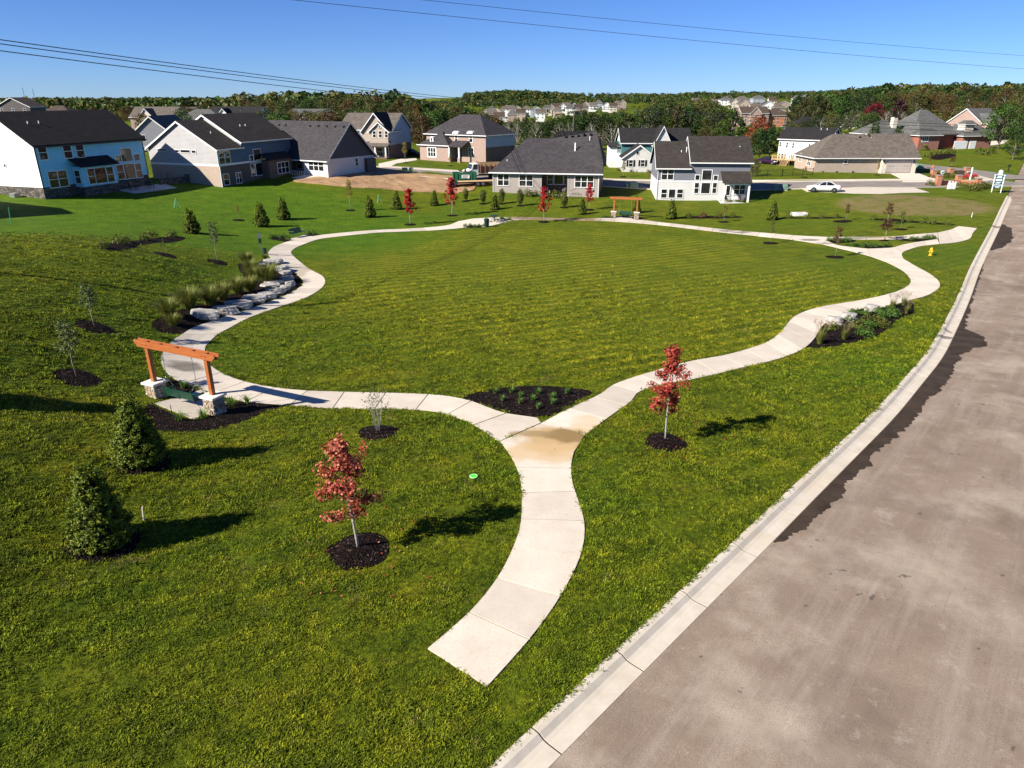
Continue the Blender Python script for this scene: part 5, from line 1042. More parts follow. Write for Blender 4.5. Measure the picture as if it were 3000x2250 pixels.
# flat trailer
P = gp('q3', 640, 520); root = empty('flat_trailer', P, .28); tag(root, 'low flatbed trailer with wooden deck behind the dump truck', 'trailer'); 
for i in range(6): MB().box(-2.6, 3.0, -1.02 + .34 * i, -.70 + .34 * i, .66, .71).build('deck_plank', MT['wood_new'], root)
fr = MB(); fr.box(-2.7, 3.1, -1.08, -1.03, .5, .72); fr.box(-2.7, 3.1, 1.03, 1.08, .5, .72); fr.box(-2.7, -2.6, -1.03, 1.03, .45, .65); fr.box(3.0, 3.1, -1.03, 1.03, .45, .65); fr.bar((3.1, .6, .55), (4.4, 0, .5), .1, .1); fr.bar((3.1, -.6, .55), (4.4, 0, .5), .1, .1); fr.build('frame', MT['black'], root)
MB().add([(-2.7, -1, .6), (-2.7, 1, .6), (-3.6, 1, .08), (-3.6, -1, .08), (-2.7, -1, .54), (-2.7, 1, .54), (-3.6, 1, .02), (-3.6, -1, .02)], [(0, 1, 2, 3), (7, 6, 5, 4), (0, 3, 7, 4), (1, 5, 6, 2), (2, 6, 7, 3)]).build('ramp', MT['black'], root)
for x in (.3, 1.1):
    for sy in (-1, 1): wheel(root, x, sy * 1.2, .36, .22)
# dump truck
P = gp('q3', 870, 378); root = empty('dump_truck', P, .35); tag(root, 'white cab dump truck with rusty wooden sided bed', 'truck')
bd = MB(); bd.box(-1.3, 2.9, -1.15, 1.15, 1.0, 1.12); bd.build('bed_floor', RUST, root)
for sy in (-1, 1):
    sd_ = MB().box(-1.3, 2.9, sy * 1.15 - .04, sy * 1.15 + .04, 1.12, 2.05).build('bed_side', RUST, root)
    for i in range(6): MB().box(-1.2 + .8 * i - .05, -1.2 + .8 * i + .05, sy * 1.22 - .05, sy * 1.22 + .05, 1.0, 2.4).build('stake_post', RUST, sd_)
    for i in range(2): MB().box(-1.3, 2.9, sy * 1.15 - .03, sy * 1.15 + .03, 2.08 + .26 * i, 2.30 + .26 * i).build('side_board', MT['wood_new'], root)
MB().box(2.86, 2.94, -1.11, 1.11, 1.12, 2.0).build('tailgate', RUST, root); MB().box(-1.34, -1.26, -1.15, 1.15, 1.12, 2.75).build('headboard', RUST, root)
cb = MB(); cb.prism([(-1.6, .75), (-3.0, .75), (-3.05, 1.55), (-2.75, 1.65), (-2.45, 2.5), (-1.6, 2.55)], -1.05, 1.05, lambda u, w, d: (u, d, w)).build('cab', WHT, root)
for sy in (-1, 1): MB().prism([(-1.75, 1.65), (-2.6, 1.65), (-2.4, 2.35), (-1.75, 2.4)], sy * 1.052, sy * 1.065, lambda u, w, d: (u, d, w)).build('side_window', MT['glass'], root)
MB().prism([(-2.79, 1.68), (-2.8, 1.68), (-2.52, 2.42), (-2.51, 2.42)], -.9, .9, lambda u, w, d: (u, d, w)).build('windscreen', MT['glass'], root); MB().box(-3.0, 2.8, -.4, .4, .55, .8).build('chassis', MT['black'], root)
for x in (-2.4, 1.2, 2.2):
    for sy in (-1, 1): wheel(root, x, sy * .98, .48, .3)

# ------------------------------------------------------------------ entrance walls, signs
def pier(root, P, w, h, rz=0):
    Q = P - root.location; o = MB().box(Q.x - w / 2, Q.x + w / 2, Q.y - w / 2, Q.y + w / 2, Q.z - .4, Q.z + h).build('pier', MT['br_orange'], root); MB().box(Q.x - w / 2 - .07, Q.x + w / 2 + .07, Q.y - w / 2 - .07, Q.y + w / 2 + .07, Q.z + h, Q.z + h + .12).build('pier_cap', MT['br_pink'], o)
def wallseg(root, A, B, h0, h1, mat='br_orange', sag=.12):
    A = A - root.location; B = B - root.location; n = 8; mb = MB(); d = Vector((B.x - A.x, B.y - A.y, 0)).normalized(); s_ = Vector((-d.y, d.x, 0)) * .15; vs = []; fs = []
    for i in range(n + 1):
        t = i / n; q = A.lerp(B, t); h = h0 + (h1 - h0) * t - sag * math.sin(math.pi * t)
        for sg in (-1, 1): vs += [tuple(q + s_ * sg + Vector((0, 0, -.4))), tuple(q + s_ * sg + Vector((0, 0, h)))]
    for i in range(n): a = i * 4; fs += [(a, a + 4, a + 5, a + 1), (a + 2, a + 3, a + 7, a + 6), (a + 1, a + 5, a + 7, a + 3)]
    fs += [(0, 1, 3, 2), (n * 4, n * 4 + 2, n * 4 + 3, n * 4 + 1)]
    MB().add(vs, fs).build('wall', MT[mat], root)
q = lambda x, y: gp('q1', x, y)
w1 = [q(338, 615), q(770, 600), q(1185, 690), q(1255, 660)]; root = empty('entrance_wall', w1[0]); tag(root, 'low orange brick entrance wall with four piers, nearest the camera', 'brick wall', 'brick entrance walls')
hp = lambda P, x, y: hgt(P, 'q1', x, y)
for P_, x, t, w in ((w1[0], 338, 400, .75), (w1[1], 790, 400, .75), (w1[2], 1200, 470, .7), (w1[3], 1255, 530, .7)): pier(root, P_, w, hp(P_, x, t))
wallseg(root, w1[0], w1[1], hp(w1[0], 400, 490), hp(w1[1], 740, 490)); wallseg(root, w1[1], w1[2], hp(w1[1], 830, 480), hp(w1[2], 1150, 510))
w2 = [q(235, 440), q(610, 405), q(945, 390)]; root = empty('entrance_wall', w2[0]); tag(root, 'taller orange brick entrance wall with dark panel, behind the flower bed', 'brick wall', 'brick entrance walls')
for P_, x, t, w in ((w2[0], 240, 290, .75), (w2[1], 620, 250, .8), (w2[2], 950, 230, .75)): pier(root, P_, w, hp(P_, x, t))
wallseg(root, w2[0], w2[1], hp(w2[0], 300, 330), hp(w2[1], 560, 325)); wallseg(root, w2[1], w2[2], hp(w2[1], 700, 300), hp(w2[2], 900, 295), 'br_brown', -.1)
TEAL = plain('teal_sign_paint', (.008, .075, .095), .4, .06, 3, bmp=.02)
def text_part(s_, size, parent, M_, mat, name='lettering', font_shear=0.0):
    cu = bpy.data.curves.new('txt', 'FONT'); cu.body = s_; cu.size = size; cu.align_x = 'CENTER'; cu.align_y = 'CENTER'; cu.extrude = .004; cu.shear = font_shear
    o = bpy.data.objects.new('txt', cu); COL.objects.link(o); dg = bpy.context.evaluated_depsgraph_get(); me = bpy.data.meshes.new_from_object(o.evaluated_get(dg)); bpy.data.objects.remove(o); me.transform(M_); me.materials.clear(); me.materials.append(mat); return link(name, me, parent)
p0, p1 = q(1505, 758), q(1702, 772); dv = p1 - p0; sgn = empty('sign_board', (p0 + p1) / 2, math.atan2(dv.y, dv.x)); tag(sgn, 'teal and white sign board on two white posts at the street corner', 'sign'); hw = Vector((dv.x, dv.y)).length / 2
SH = hgt(p0, 'q1', 1600, 385)
for sx in (-1, 1): MB().box(sx * hw - .055, sx * hw + .055, -.055, .055, -.3, SH * .93).build('post', WHT, sgn)
z1 = SH; z0 = SH * .26; pan = MB().box(-hw + .055, hw - .055, -.04, .04, z0, z1).build('panel', TEAL, sgn)
Mf = lambda z: Matrix.Translation((0, -.052, z)) @ Matrix.Rotation(math.pi / 2, 4, 'X')
hh = z1 - z0
def bar_(zc, w, h): MB().box(-w / 2, w / 2, -.056, -.0405, zc - h / 2, zc + h / 2).build('lettering', WHT, pan)
for zf, w, h in ((.90, .5, .045), (.81, .66, .045), (.44, .6, .03), (.375, .45, .025), (.10, .6, .03), (.045, .45, .02)): bar_(z0 + hh * zf, hw * 2 * w * .9, hh * h)
bar_(z0 + hh * .62, hw * 2 * .66, hh * .13); text_part('Drees', hh * .20, pan, Mf(z0 + hh * .245), WHT, 'lettering', .25)
tp = MB(); tp.prism([(-.42, 0), (.42, 0), (.3, .16), (.12, .22), (-.12, .22), (-.3, .16)], -.045, .045, lambda u, w, d: (u, d, w + z1)).build('header', WHT, sgn); tp = MB(); tp.lathe([(.02, -.03), (.27, -.03), (.27, .03), (.02, .03)], 28); tp.xf(Matrix.Translation((0, 0, z1 + .48)) @ Matrix.Rotation(math.pi / 2, 4, 'X')); tp.build('round_crest', WHT, sgn)
for sx in (-1, 1):
    d_ = MB(); d_.lathe([(.02, -.04), (.24, -.04), (.24, .04), (.02, .04)], 18); d_.xf(Matrix.Translation((sx * (hw + .02), -.05, z1 + .02)) @ Matrix.Rotation(math.pi / 2, 4, 'X') @ Matrix.Diagonal((1, .72, 1, 1))); dd = d_.build('side_roundel', TEAL, sgn)
    for i in range(2): MB().box(sx * (hw + .02) - .15, sx * (hw + .02) + .15, -.102, -.0925, z1 + .05 - .10 * i - .025, z1 + .05 - .10 * i + .025).build('lettering', WHT, dd)
# temporary white sign posts
P = q(1045, 490); root = empty('sign_post', P, .3); tag(root, 'white post with an arm standing among the entrance flowers', 'sign post'); hS = hgt(P, 'q1', 1090, 225); MB().box(-.09, .09, -.09, .09, -.2, hS).build('post', WHT, root); MB().box(-1.0, -.09, -.05, .05, hS - .75, hS - .62).build('arm', WHT, root)
P = q(635, 700); root = empty('notice_board', P, .05); tag(root, 'plain white notice board before the low brick entrance wall', 'notice board'); hS = hgt(P, 'q1', 650, 555); MB().box(-.62, .62, -.03, .03, .06, hS).build('panel', WHT, root); MB().box(-.66, .66, .03, .07, -.2, hS * .9).build('backing', PALEW, root)
for i in range(3): MB().box(-.6 + .5 * i, -.3 + .5 * i, -.02, .02, hS + .01, hS + .28 - .05 * i).build('leaflet_holder', WHT, root)
P = q(430, 440); root = empty('round_plaque', P, .2); tag(root, 'round white plaque with a dark emblem between the brick walls', 'plaque'); d_ = MB(); d_.lathe([(.02, -.03), (.36, -.03), (.36, .03), (.02, .03)], 22); d_.xf(Matrix.Translation((0, 0, .85)) @ Matrix.Rotation(math.pi / 2, 4, 'X')); d_.build('disc', WHT, root); MB().box(-.03, .03, .0, .05, -.1, .9).build('post', MT['black'], root); d_ = MB(); d_.lathe([(.01, -.012), (.14, -.012), (.14, .012), (.01, .012)], 5); d_.xf(Matrix.Translation((0, -.045, .85)) @ Matrix.Rotation(math.pi / 2, 4, 'X')); d_.build('emblem', TEAL, root)
P = q(1865, 320); root = empty('mailbox', P, .4); tag(root, 'black mailbox on a post at the far side of the junction', 'mailbox'); MB().box(-.06, .06, -.06, .06, -.1, 1.0).build('post', MT['black'], root); mbx = MB().prism([(-.14, 0), (.14, 0), (.14, .16), (.08, .26), (-.08, .26), (-.14, .16)], -.32, .32, lambda u, w, d: (d, u, w + 1.0)); mbx.build('box', MT['black'], root)
CONE = plain('cone_orange', (.8, .12, .02), .5, .05, 3); P = q(238, 240); root = empty('traffic_cone', P); tag(root, 'orange traffic cone on the far street', 'cone'); MB().lathe([(.16, .03), (.03, .75)], 14).build('cone', CONE, root); MB().box(-.2, .2, -.2, .2, 0, .03).build('base', CONE, root)
# shrubs and flowers round the entrance walls
row('q1', [(380,600),(180,620),(545,600),(770,640),(880,660),(960,680),(1040,710),(1220,700),(1300,690),(1370,680),(1440,670),(1010,725),(1120,730)], PER2, 1.9, 'dark shrub at the foot of the brick entrance walls', 'shrub', 'shrubs at the entrance walls')
LF['flower'] = leafm('red_flowers', [(.45,.02,.02), (.55,.08,.02), (.5,.02,.12), (.10,.16,.03)], .2); FLW = [(perennial_mesh(330, 'flower', .5, .35, 220, .07), None)]
row('q1', [(900,450),(960,445),(1020,440),(1100,430),(1150,425)], FLW, 1.5, 'clump of red flowers behind the low brick entrance wall', 'flowers', 'red entrance flowers', 'flower_clump'); row('q1', [(200,440),(330,450),(520,450),(560,440),(640,450),(690,430),(720,420),(1000,390)], PER2, 1.4, 'green shrub in the bed between the brick walls', 'shrub', 'shrubs between the entrance walls')

# ------------------------------------------------------------------ overhead wires
WIRE = plain('weathered_wire', (.035, .035, .038), .6, .1, 3); POLE = rockm('pole_timber', (.10, .075, .055), (.19, .15, .115), 5)
def wire(A, B, sag, r_, label):
    n = 40; pts = [tuple(Vector(A).lerp(Vector(B), t) - Vector((0, 0, 4 * sag * t * (1 - t)))) for t in [i / n for i in range(n + 1)]]
    mb = MB(); mb.tube([tuple(Vector(q) - Vector(pts[0])) for q in pts], r_, 5); o = mb.build('overhead_wire', WIRE); o.location = pts[0]; tag(o, label, 'wire', 'overhead wires')
YL, YM, YR = 36.0, 175.0, 205.0
for i, (yl, ym, yr) in enumerate([(46, 228, 284), (57, 232, 291), (75, 240, 300)]):
    nm = ('upper', 'middle', 'lower')[i]; A = aty(-520, yl - 34, YL); B = aty(1240, ym, YM); C_ = aty(2500, yr, YR)
    wire(A, B, .9, .028, f'{nm} of the three wires running from the left edge down to the far trees'); wire(B, C_, .5, .05, f'{nm} of the three wires crossing before the trees on the right')
A = aty(560, -8, 60); B = aty(2500, 167, 150); wire(A, B, .6, .02, 'lower of the two thin wires across the upper sky'); A = aty(840, -8, 62); B = aty(2500, 137, 152); wire(A, B, .6, .018, 'upper of the two thin wires across the upper sky')
def pole(P, h, arm, rz, label):
    root = empty('utility_pole', P, rz); tag(root, label, 'utility pole', 'utility poles'); MB().tube([(0, 0, -1), (0, 0, h)], [.17, .11], 10).build('mast', POLE, root); MB().box(-arm, arm, -.06, .06, h - .9, h - .76).build('cross_arm', POLE, root)
    for x in (-arm * .9, 0, arm * .9): MB().lathe([(.05, h - .76), (.07, h - .68), (.04, h - .55)], 8, c=(x, 0)).build('insulator', MT['steel'], root)
B = aty(1240, 232, YM); pole(Vector((B[0], B[1], tz(B[0], B[1]))), B[2] - tz(B[0], B[1]) + .6, 1.1, 1.2, 'wooden utility pole among the trees behind the centre houses')
A = aty(-520, 26, YL); pole(Vector((A[0], A[1], tz(A[0], A[1]))), A[2] - tz(A[0], A[1]) + .6, 1.2, .9, 'wooden utility pole left of the lawn')
# radio masts on the horizon
for x, yt, lab in ((70, 192, 'right of two thin radio masts on the left horizon'), (48, 189, 'left of two thin radio masts on the left horizon')):
    Yd = 1500; X, _, zt = aty(x, yt, Yd); zb = tz(X, Yd); root = empty('radio_mast', (X, Yd, zb)); tag(root, lab, 'radio mast', 'radio masts'); H_ = zt - zb; mt = MB()
    for a in (0, 2.1, 4.2): mt.tube([(math.cos(a) * 1.0, math.sin(a) * 1.0, 0), (math.cos(a) * .5, math.sin(a) * .5, H_)], .16, 4)
    for i in range(20): z = H_ * i / 20; mt.bar((-.8, -.5, z), (.8, .5, z + H_ / 20), .15, .15)
    mt.build('lattice', MT['steel'], root)
# ------------------------------------------------------------------ houses
DBG = []
class House:
    def __init__(s, name, label, A, B, group='houses', z=None):
        """front wall foot runs from A (left) to B (right) as seen from its front"""
        d = Vector((B.x - A.x, B.y - A.y)); s.W = d.length; s.rz = math.atan2(d.y, d.x); s.O = Vector((A.x, A.y, min(A.z, B.z) if z is None else z))
        s.root = empty(name, s.O, s.rz); tag(s.root, label, 'house', group); s.Mi = (Matrix.Translation(s.O) @ Matrix.Rotation(s.rz, 4, 'Z')).inverted(); s.win_cache = {}
        c = s.Mi @ Vector((0, 0, CAMH)); s.c = c; DBG.append((name, round(s.W, 1), tuple(round(q, 1) for q in s.O)))
    def uz(s, face, off, k, x, y):
        r = Vector(ray(*S(k, x, y))); r = s.Mi.to_3x3() @ r
        if face == 'f' or face == 'b': t = (off - s.c.y) / r.y; q = s.c + r * t; return q.x, q.z
        t = (off - s.c.x) / r.x; q = s.c + r * t; return q.y, q.z
    def loc(s, P): return s.Mi @ P
    def box(s, name, x0, x1, y0, y1, z0, z1, mat, parent=None): return MB().box(x0, x1, y0, y1, z0, z1).build(name, MT[mat] if isinstance(mat, str) else mat, parent or s.root)
    def walls(s, x0, x1, y0, y1, bands):
        for z0, z1, mt in bands: s.box('wall', x0, x1, y0, y1, z0, z1, mt)
    def gable(s, x0, x1, y0, y1, z, zr, axis, mat, wallm, ov=.35, th=.16, ridge=None, trim=True, ends=(1, 1)):
        if axis == 'x': a0, a1, b0, b1 = y0, y1, x0, x1; fn = lambda u, w, d: (d, u, w)
        else: a0, a1, b0, b1 = x0, x1, y0, y1; fn = lambda u, w, d: (u, d, w)
        r = (a0 + a1) / 2 if ridge is None else ridge; sl = (zr - z) / (r - a0); sr = (zr - z) / (a1 - r)
        if wallm: MB().prism([(a0, z - .001), (r, zr - .02), (a1, z - .001)], b0 + .001, b1 - .001, fn).build('gable_wall', MT[wallm], s.root)
        top = [(a0 - ov, z - sl * ov), (r, zr), (a1 + ov, z - sr * ov)]; poly = [(u, w + th) for u, w in top] + [(u, w + .01) for u, w in reversed(top)]
        ro = MB().prism(poly, b0 - ov, b1 + ov, fn).build('roof', MT[mat], s.root)
        if trim:
            for e, on in ((b0 - ov, ends[0]), (b1 + ov, ends[1])):
                if not on: continue
                sg = -1 if e < (b0 + b1) / 2 else 1; tp = [(u, w + .10) for u, w in top] + [(u, w - .14) for u, w in reversed(top)]
                MB().prism(tp, min(e, e + sg * .03), max(e, e + sg * .03), fn).build('rake_trim', MT['white'], s.root)
            for u, w, sg in ((top[0][0], top[0][1], -1), (top[2][0], top[2][1], 1)):
                g0 = u + sg * .10; MB().prism([(min(u, g0), w - .02), (max(u, g0), w - .02), (max(u, g0), w + .13), (min(u, g0), w + .13)], b0 - ov + .03, b1 + ov - .03, fn).build('gutter', MT['white'], s.root)
        return ro
    def hip(s, x0, x1, y0, y1, z, zr, mat, ov=.4, r0=None, r1=None, th=.14):
        """hip roof with the ridge along x from r0 to r1 (local x)"""
        d = (y1 - y0) / 2; sl = (zr - z) / d; r0 = x0 + d if r0 is None else r0; r1 = x1 - d if r1 is None else r1; ze = z - sl * ov; ym = (y0 + y1) / 2
        vs = [(x0 - ov, y0 - ov, ze), (x1 + ov, y0 - ov, ze), (x1 + ov, y1 + ov, ze), (x0 - ov, y1 + ov, ze), (r0, ym, zr), (r1, ym, zr)]; vs = [(a, b, c + th) for a, b, c in vs] + [(a, b, c) for a, b, c in vs[:4]]
        ro = MB().add(vs, [(0, 1, 5, 4), (1, 2, 5), (2, 3, 4, 5), (3, 0, 4), (9, 8, 7, 6), (0, 6, 7, 1), (1, 7, 8, 2), (2, 8, 9, 3), (3, 9, 6, 0)]).build('roof', MT[mat], s.root)
        g = MB(); e = ov
        g.box(x0 - e - .1, x1 + e + .1, y0 - e - .1, y0 - e - .002, ze, ze + .13); g.box(x0 - e - .1, x0 - e - .002, y0 - e, y1 + e, ze, ze + .13); g.box(x1 + e + .002, x1 + e + .1, y0 - e, y1 + e, ze, ze + .13); g.build('gutter', MT['white'], s.root); return ro
    def shed(s, x0, x1, y0, y1, z0, z1, mat, th=.12):
        """lean-to roof: low edge at y0 (z0), high edge at y1 (z1)"""
        return MB().prism([(y0, z0), (y1, z1), (y1, z1 + th), (y0, z0 + th)], x0, x1, lambda u, w, d: (d, u, w)).build('porch_roof', MT[mat], s.root)
    def win(s, face, off, u0, u1, z0, z1, cols=1, rows=2, fr='white', trim=.09, name='window', shut=None):
        if u1 < u0: u0, u1 = u1, u0
        if z1 < z0: z0, z1 = z1, z0
        sg = {'f': -1, 'l': -1, 'r': 1, 'b': 1}[face]
        def bx(mb, a, b, c, d, d0, d1):
            o0, o1 = off + sg * d0, off + sg * d1; lo, hi = min(o0, o1), max(o0, o1)
            if face in 'fb': mb.box(a, b, lo, hi, c, d)
            else: mb.box(lo, hi, a, b, c, d)
        mb = MB(); bx(mb, u0 - trim, u1 + trim, z1, z1 + trim, -.02, .06); bx(mb, u0 - trim, u1 + trim, z0 - trim, z0, -.02, .075); bx(mb, u0 - trim, u0, z0, z1, -.02, .06); bx(mb, u1, u1 + trim, z0, z1, -.02, .06)
        w = (u1 - u0) / cols; h = (z1 - z0) / rows; bt = .055
        for i in range(1, cols): bx(mb, u0 + w * i - bt, u0 + w * i + bt, z0, z1, -.02, .05)
        for i in range(cols):
            for j in range(1, rows): bx(mb, u0 + w * i + (bt if i else 0), u0 + w * (i + 1) - (bt if i < cols - 1 else 0), z0 + h * j - .035, z0 + h * j + .035, -.02, .045)
        o = mb.build(name, MT[fr] if isinstance(fr, str) else fr, s.root)
        for i in range(cols):
            for j in range(rows):
                pm = MB(); bx(pm, u0 + w * i + (bt if i else 0), u0 + w * (i + 1) - (bt if i < cols - 1 else 0), z0 + h * j + (.035 if j else 0), z0 + h * (j + 1) - (.035 if j < rows - 1 else 0), -.015, .012); pm.build('pane', MT['glass'], o)
        if shut:
            for a, b in ((u0 - trim - .36, u0 - trim - .02), (u1 + trim + .02, u1 + trim + .36)): pm = MB(); bx(pm, a, b, z0, z1, .0, .04); pm.build('shutter', MT[shut], s.root)
        return o
    def W_(s, face, off, k, rects, **kw):
        for r in rects:
            x0, y0, x1, y1 = r[:4]; c = r[4] if len(r) > 4 else 1; rw = r[5] if len(r) > 5 else 2; xm, ym = (x0 + x1) / 2, (y0 + y1) / 2
            u0, _ = s.uz(face, off, k, x0, ym); u1, _ = s.uz(face, off, k, x1, ym); _, z1 = s.uz(face, off, k, xm, y0); _, z0 = s.uz(face, off, k, xm, y1); s.win(face, off, u0, u1, z0, z1, c, rw, **kw)
    def vent(s, roof, x, y, z, h=.45, r=.06): MB().lathe([(r, z - .5), (r, z + h), (r * .5, z + h)], 8, c=(x, y)).build('vent_pipe', MT['white'], roof)
    def downspout(s, x, y, z0, z1): s.box('downspout', x - .04, x + .04, y - .09, y - .005, z0, z1, 'white')
    def dome_vent(s, roof, x, y, z):
        mb = MB(); mb.lathe([(.26, z), (.25, z + .12), (.15, z + .24), (.03, z + .28)], 10, c=(x, y)); mb.build('roof_vent', MT['black'], roof)

def AB(A, W, deg): return Vector((A.x + math.cos(R(deg)) * W, A.y + math.sin(R(deg)) * W, A.z))
# A: pale blue two-storey house, far left --------------------------------
A, B = gp('h1', 395, 1132), gp('h1', 1300, 1010)
H = House('blue_house', 'tall pale blue house with black roof at the far left', A, B); W = H.W; D = 10.5
ez = H.uz('f', 0, 'h1', 292, 662)[1]; ez = max(5.6, min(7.2, ez)); zr = max(ez + 2.2, min(ez + 4.5, H.uz('f', D / 2, 'h1', 700, 372)[1])); zs = H.uz('f', 0, 'h1', 395, 1030)[1]
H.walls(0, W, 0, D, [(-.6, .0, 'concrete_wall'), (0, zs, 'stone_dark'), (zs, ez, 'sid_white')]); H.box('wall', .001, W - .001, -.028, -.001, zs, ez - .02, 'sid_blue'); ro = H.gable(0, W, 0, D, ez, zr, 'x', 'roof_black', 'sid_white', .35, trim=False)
H.box('gutter', -.3, W + .3, -.46, -.36, ez - .35, ez - .2, 'black'); H.box('corner_board', -.02, .16, -.045, -.03, zs, ez - .1, 'black'); H.box('corner_board', W - .14, W + .02, -.045, -.03, zs, ez - .1, 'black')
H.W_('f', -.028, 'h1', [(332,668,402,790),(548,658,616,775),(658,650,722,768),(422,888,582,1025,2,2),(1045,692,1135,803,1,1),(998,755,1045,808,1,1),(1158,742,1202,798,1,1),(1012,835,1068,958),(1074,825,1165,950,1,1),(1172,822,1222,943)])
u0 = H.uz('f', -1.3, 'h1', 700, 900)[0]; u1 = H.uz('f', -1.3, 'h1', 1005, 900)[0]; zc = H.uz('f', -1.3, 'h1', 850, 862)[1]; zb = H.uz('f', -1.3, 'h1', 850, 1000)[1]
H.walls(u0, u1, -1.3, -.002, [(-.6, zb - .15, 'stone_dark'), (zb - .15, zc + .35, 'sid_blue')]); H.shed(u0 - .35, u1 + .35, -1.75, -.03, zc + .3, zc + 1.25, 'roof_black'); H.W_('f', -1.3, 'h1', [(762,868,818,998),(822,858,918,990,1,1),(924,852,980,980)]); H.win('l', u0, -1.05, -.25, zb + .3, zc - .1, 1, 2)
for x in (W * .16, W * .25): H.vent(ro, x, D * .30, ez + (zr - ez) * .6)
H.win('l', 0, 5.0, 5.3, ez - 2.6, ez - 2.3, 1, 1); H.box('air_conditioner', -1.2, -.4, 3.4, 4.2, -.1, .8, 'steel')
# patio, low wall, chairs
pp = H.root.matrix_basis @ Vector((W * .80, -2.4, 0)); c_ = [H.root.matrix_basis @ Vector(q) for q in ((W * .62, -.3, 0), (W * .60, -3.6, 0), (W * 1.02, -4.2, 0), (W * 1.12, -.3, 0))]; o = draped('patio', c_, .06, MT['concrete_wall'], 1.0, .3); tag(o, kind='structure')
def chair(P, rz, mat, label):
    r_ = empty('garden_chair', P, rz); tag(r_, label, 'chair', 'garden chairs'); m_ = MT[mat]
    for i in range(5): MB().bar((-.24 + .12 * i, .20, .36), (-.30 + .15 * i, .52, 1.02), .10, .02, up=(0, -.9, .3)).build('back_slat', m_, r_)
    for i in range(5): MB().box(-.28, .28, -.30 + .12 * i, -.20 + .12 * i, .34 + .02 * (4 - i) / 4, .36 + .02 * (4 - i) / 4).build('seat_slat', m_, r_)
    for sx in (-1, 1): MB().box(sx * .33 - .06, sx * .33 + .06, -.35, .38, .56, .585).build('armrest', m_, r_); MB().box(sx * .33 - .03, sx * .33 + .03, -.33, -.25, 0, .56).build('leg', m_, r_); MB().bar((sx * .31, .40, .56), (sx * .31, .55, .02), .05, .05).build('leg', m_, r_)
    return r_
for q, a, lb in (((W * .72, -1.8, .08), .3, 'left'), ((W * .86, -2.2, .08), -.4, 'right')): Pq = H.root.matrix_basis @ Vector(q); Pq.z = tz(Pq.x, Pq.y) + .07; chair(Pq, H.rz + a, 'black', f'{lb} black garden chair in the shade on the patio of the blue house')
LW = [H.root.matrix_basis @ Vector(q) for q in ((W * 1.05, -.8, 0), (W * 1.3, -2.2, 0))]; rt = empty('garden_wall', LW[0]); tag(rt, 'low dark stone garden wall ending in a pillar between the blue and grey houses', 'garden wall'); dq = LW[1] - LW[0]; MB().bar((0, 0, .3), tuple(Vector((dq.x, dq.y, .3))), .35, 1.0).build('wall', MT['stone_dark'], rt); MB().box(dq.x - .35, dq.x + .35, dq.y - .35, dq.y + .35, -.4, 1.15).build('pillar', MT['stone_dark'], rt); MB().box(dq.x - .42, dq.x + .42, dq.y - .42, dq.y + .42, 1.15, 1.25).build('cap', MT['concrete_wall'], rt)

# B: light grey gable over tan brick ------------------------------------
C, Rr, Lf = gp('h1', 1918, 1028), gp('h2', 470, 890), gp('h1', 1295, 1005)
H = House('grey_gabled_house', 'grey clapboard house on tan brick with slate blue rear wall', C, AB(C, 17.0, 70), z=C.z); W = H.W; D = max(9.5, min(12.5, H.uz('l', 0, 'h1', 1275, 830)[0]))
ez = max(4.8, min(6.2, H.uz('f', 0, 'h1', 1880, 700)[1])); zb = H.uz('l', 0, 'h1', 1600, 838)[1]; zb = max(2.2, min(3.4, zb)); pk = H.uz('l', 0, 'h1', 1520, 462)[1]; pk = max(ez + 2, min(ez + 4, pk))
x1 = H.uz('f', 0, 'h1', 2085, 690)[0]; x1 = max(3.0, min(W * .4, x1))
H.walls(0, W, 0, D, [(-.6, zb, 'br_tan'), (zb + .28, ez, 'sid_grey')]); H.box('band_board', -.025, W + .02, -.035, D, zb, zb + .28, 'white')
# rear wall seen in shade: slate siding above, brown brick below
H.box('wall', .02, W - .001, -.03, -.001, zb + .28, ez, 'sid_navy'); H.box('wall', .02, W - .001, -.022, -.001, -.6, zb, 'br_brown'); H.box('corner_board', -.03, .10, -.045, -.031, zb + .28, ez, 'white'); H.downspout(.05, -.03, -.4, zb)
ro = H.gable(0, x1, 0, D, ez, pk, 'x', 'roof_brown', 'sid_grey', .3, ends=(1, 0))
e2 = ez + .75; H.walls(x1 + .01, W, 0, D, [(ez, e2, 'sid_navy')]); p2 = max(e2 + 2.2, min(pk + 1.2, H.uz('f', D / 2, 'h1', 1990, 398)[1])); r2 = H.gable(x1 + .01, W, 0, D, e2, p2, 'x', 'roof_brown', 'sid_grey', .3)
for x in (W * .55, W * .62): H.vent(r2, x, D * .25, e2 + (p2 - e2) * .5)
H.vent(ro, x1 * .55, D * .25, ez + (pk - ez) * .5)
H.W_('l', 0, 'h1', [(1362,698,1440,712,1,1),(1515,706,1548,724,1,1),(1562,706,1642,728,1,1),(1658,710,1692,732,1,1)], trim=.07)
H.W_('f', -.03, 'h1', [(1892,712,1985,825,2,2),(1932,915,1978,1005),(2042,902,2085,992)]); H.W_('f', -.03, 'h2', [(125,612,188,708,1,1),(92,665,122,712,1,1),(200,655,230,700,1,1),(105,738,140,838),(146,730,202,835,1,1),(214,728,244,826),(0,815,20,900)])
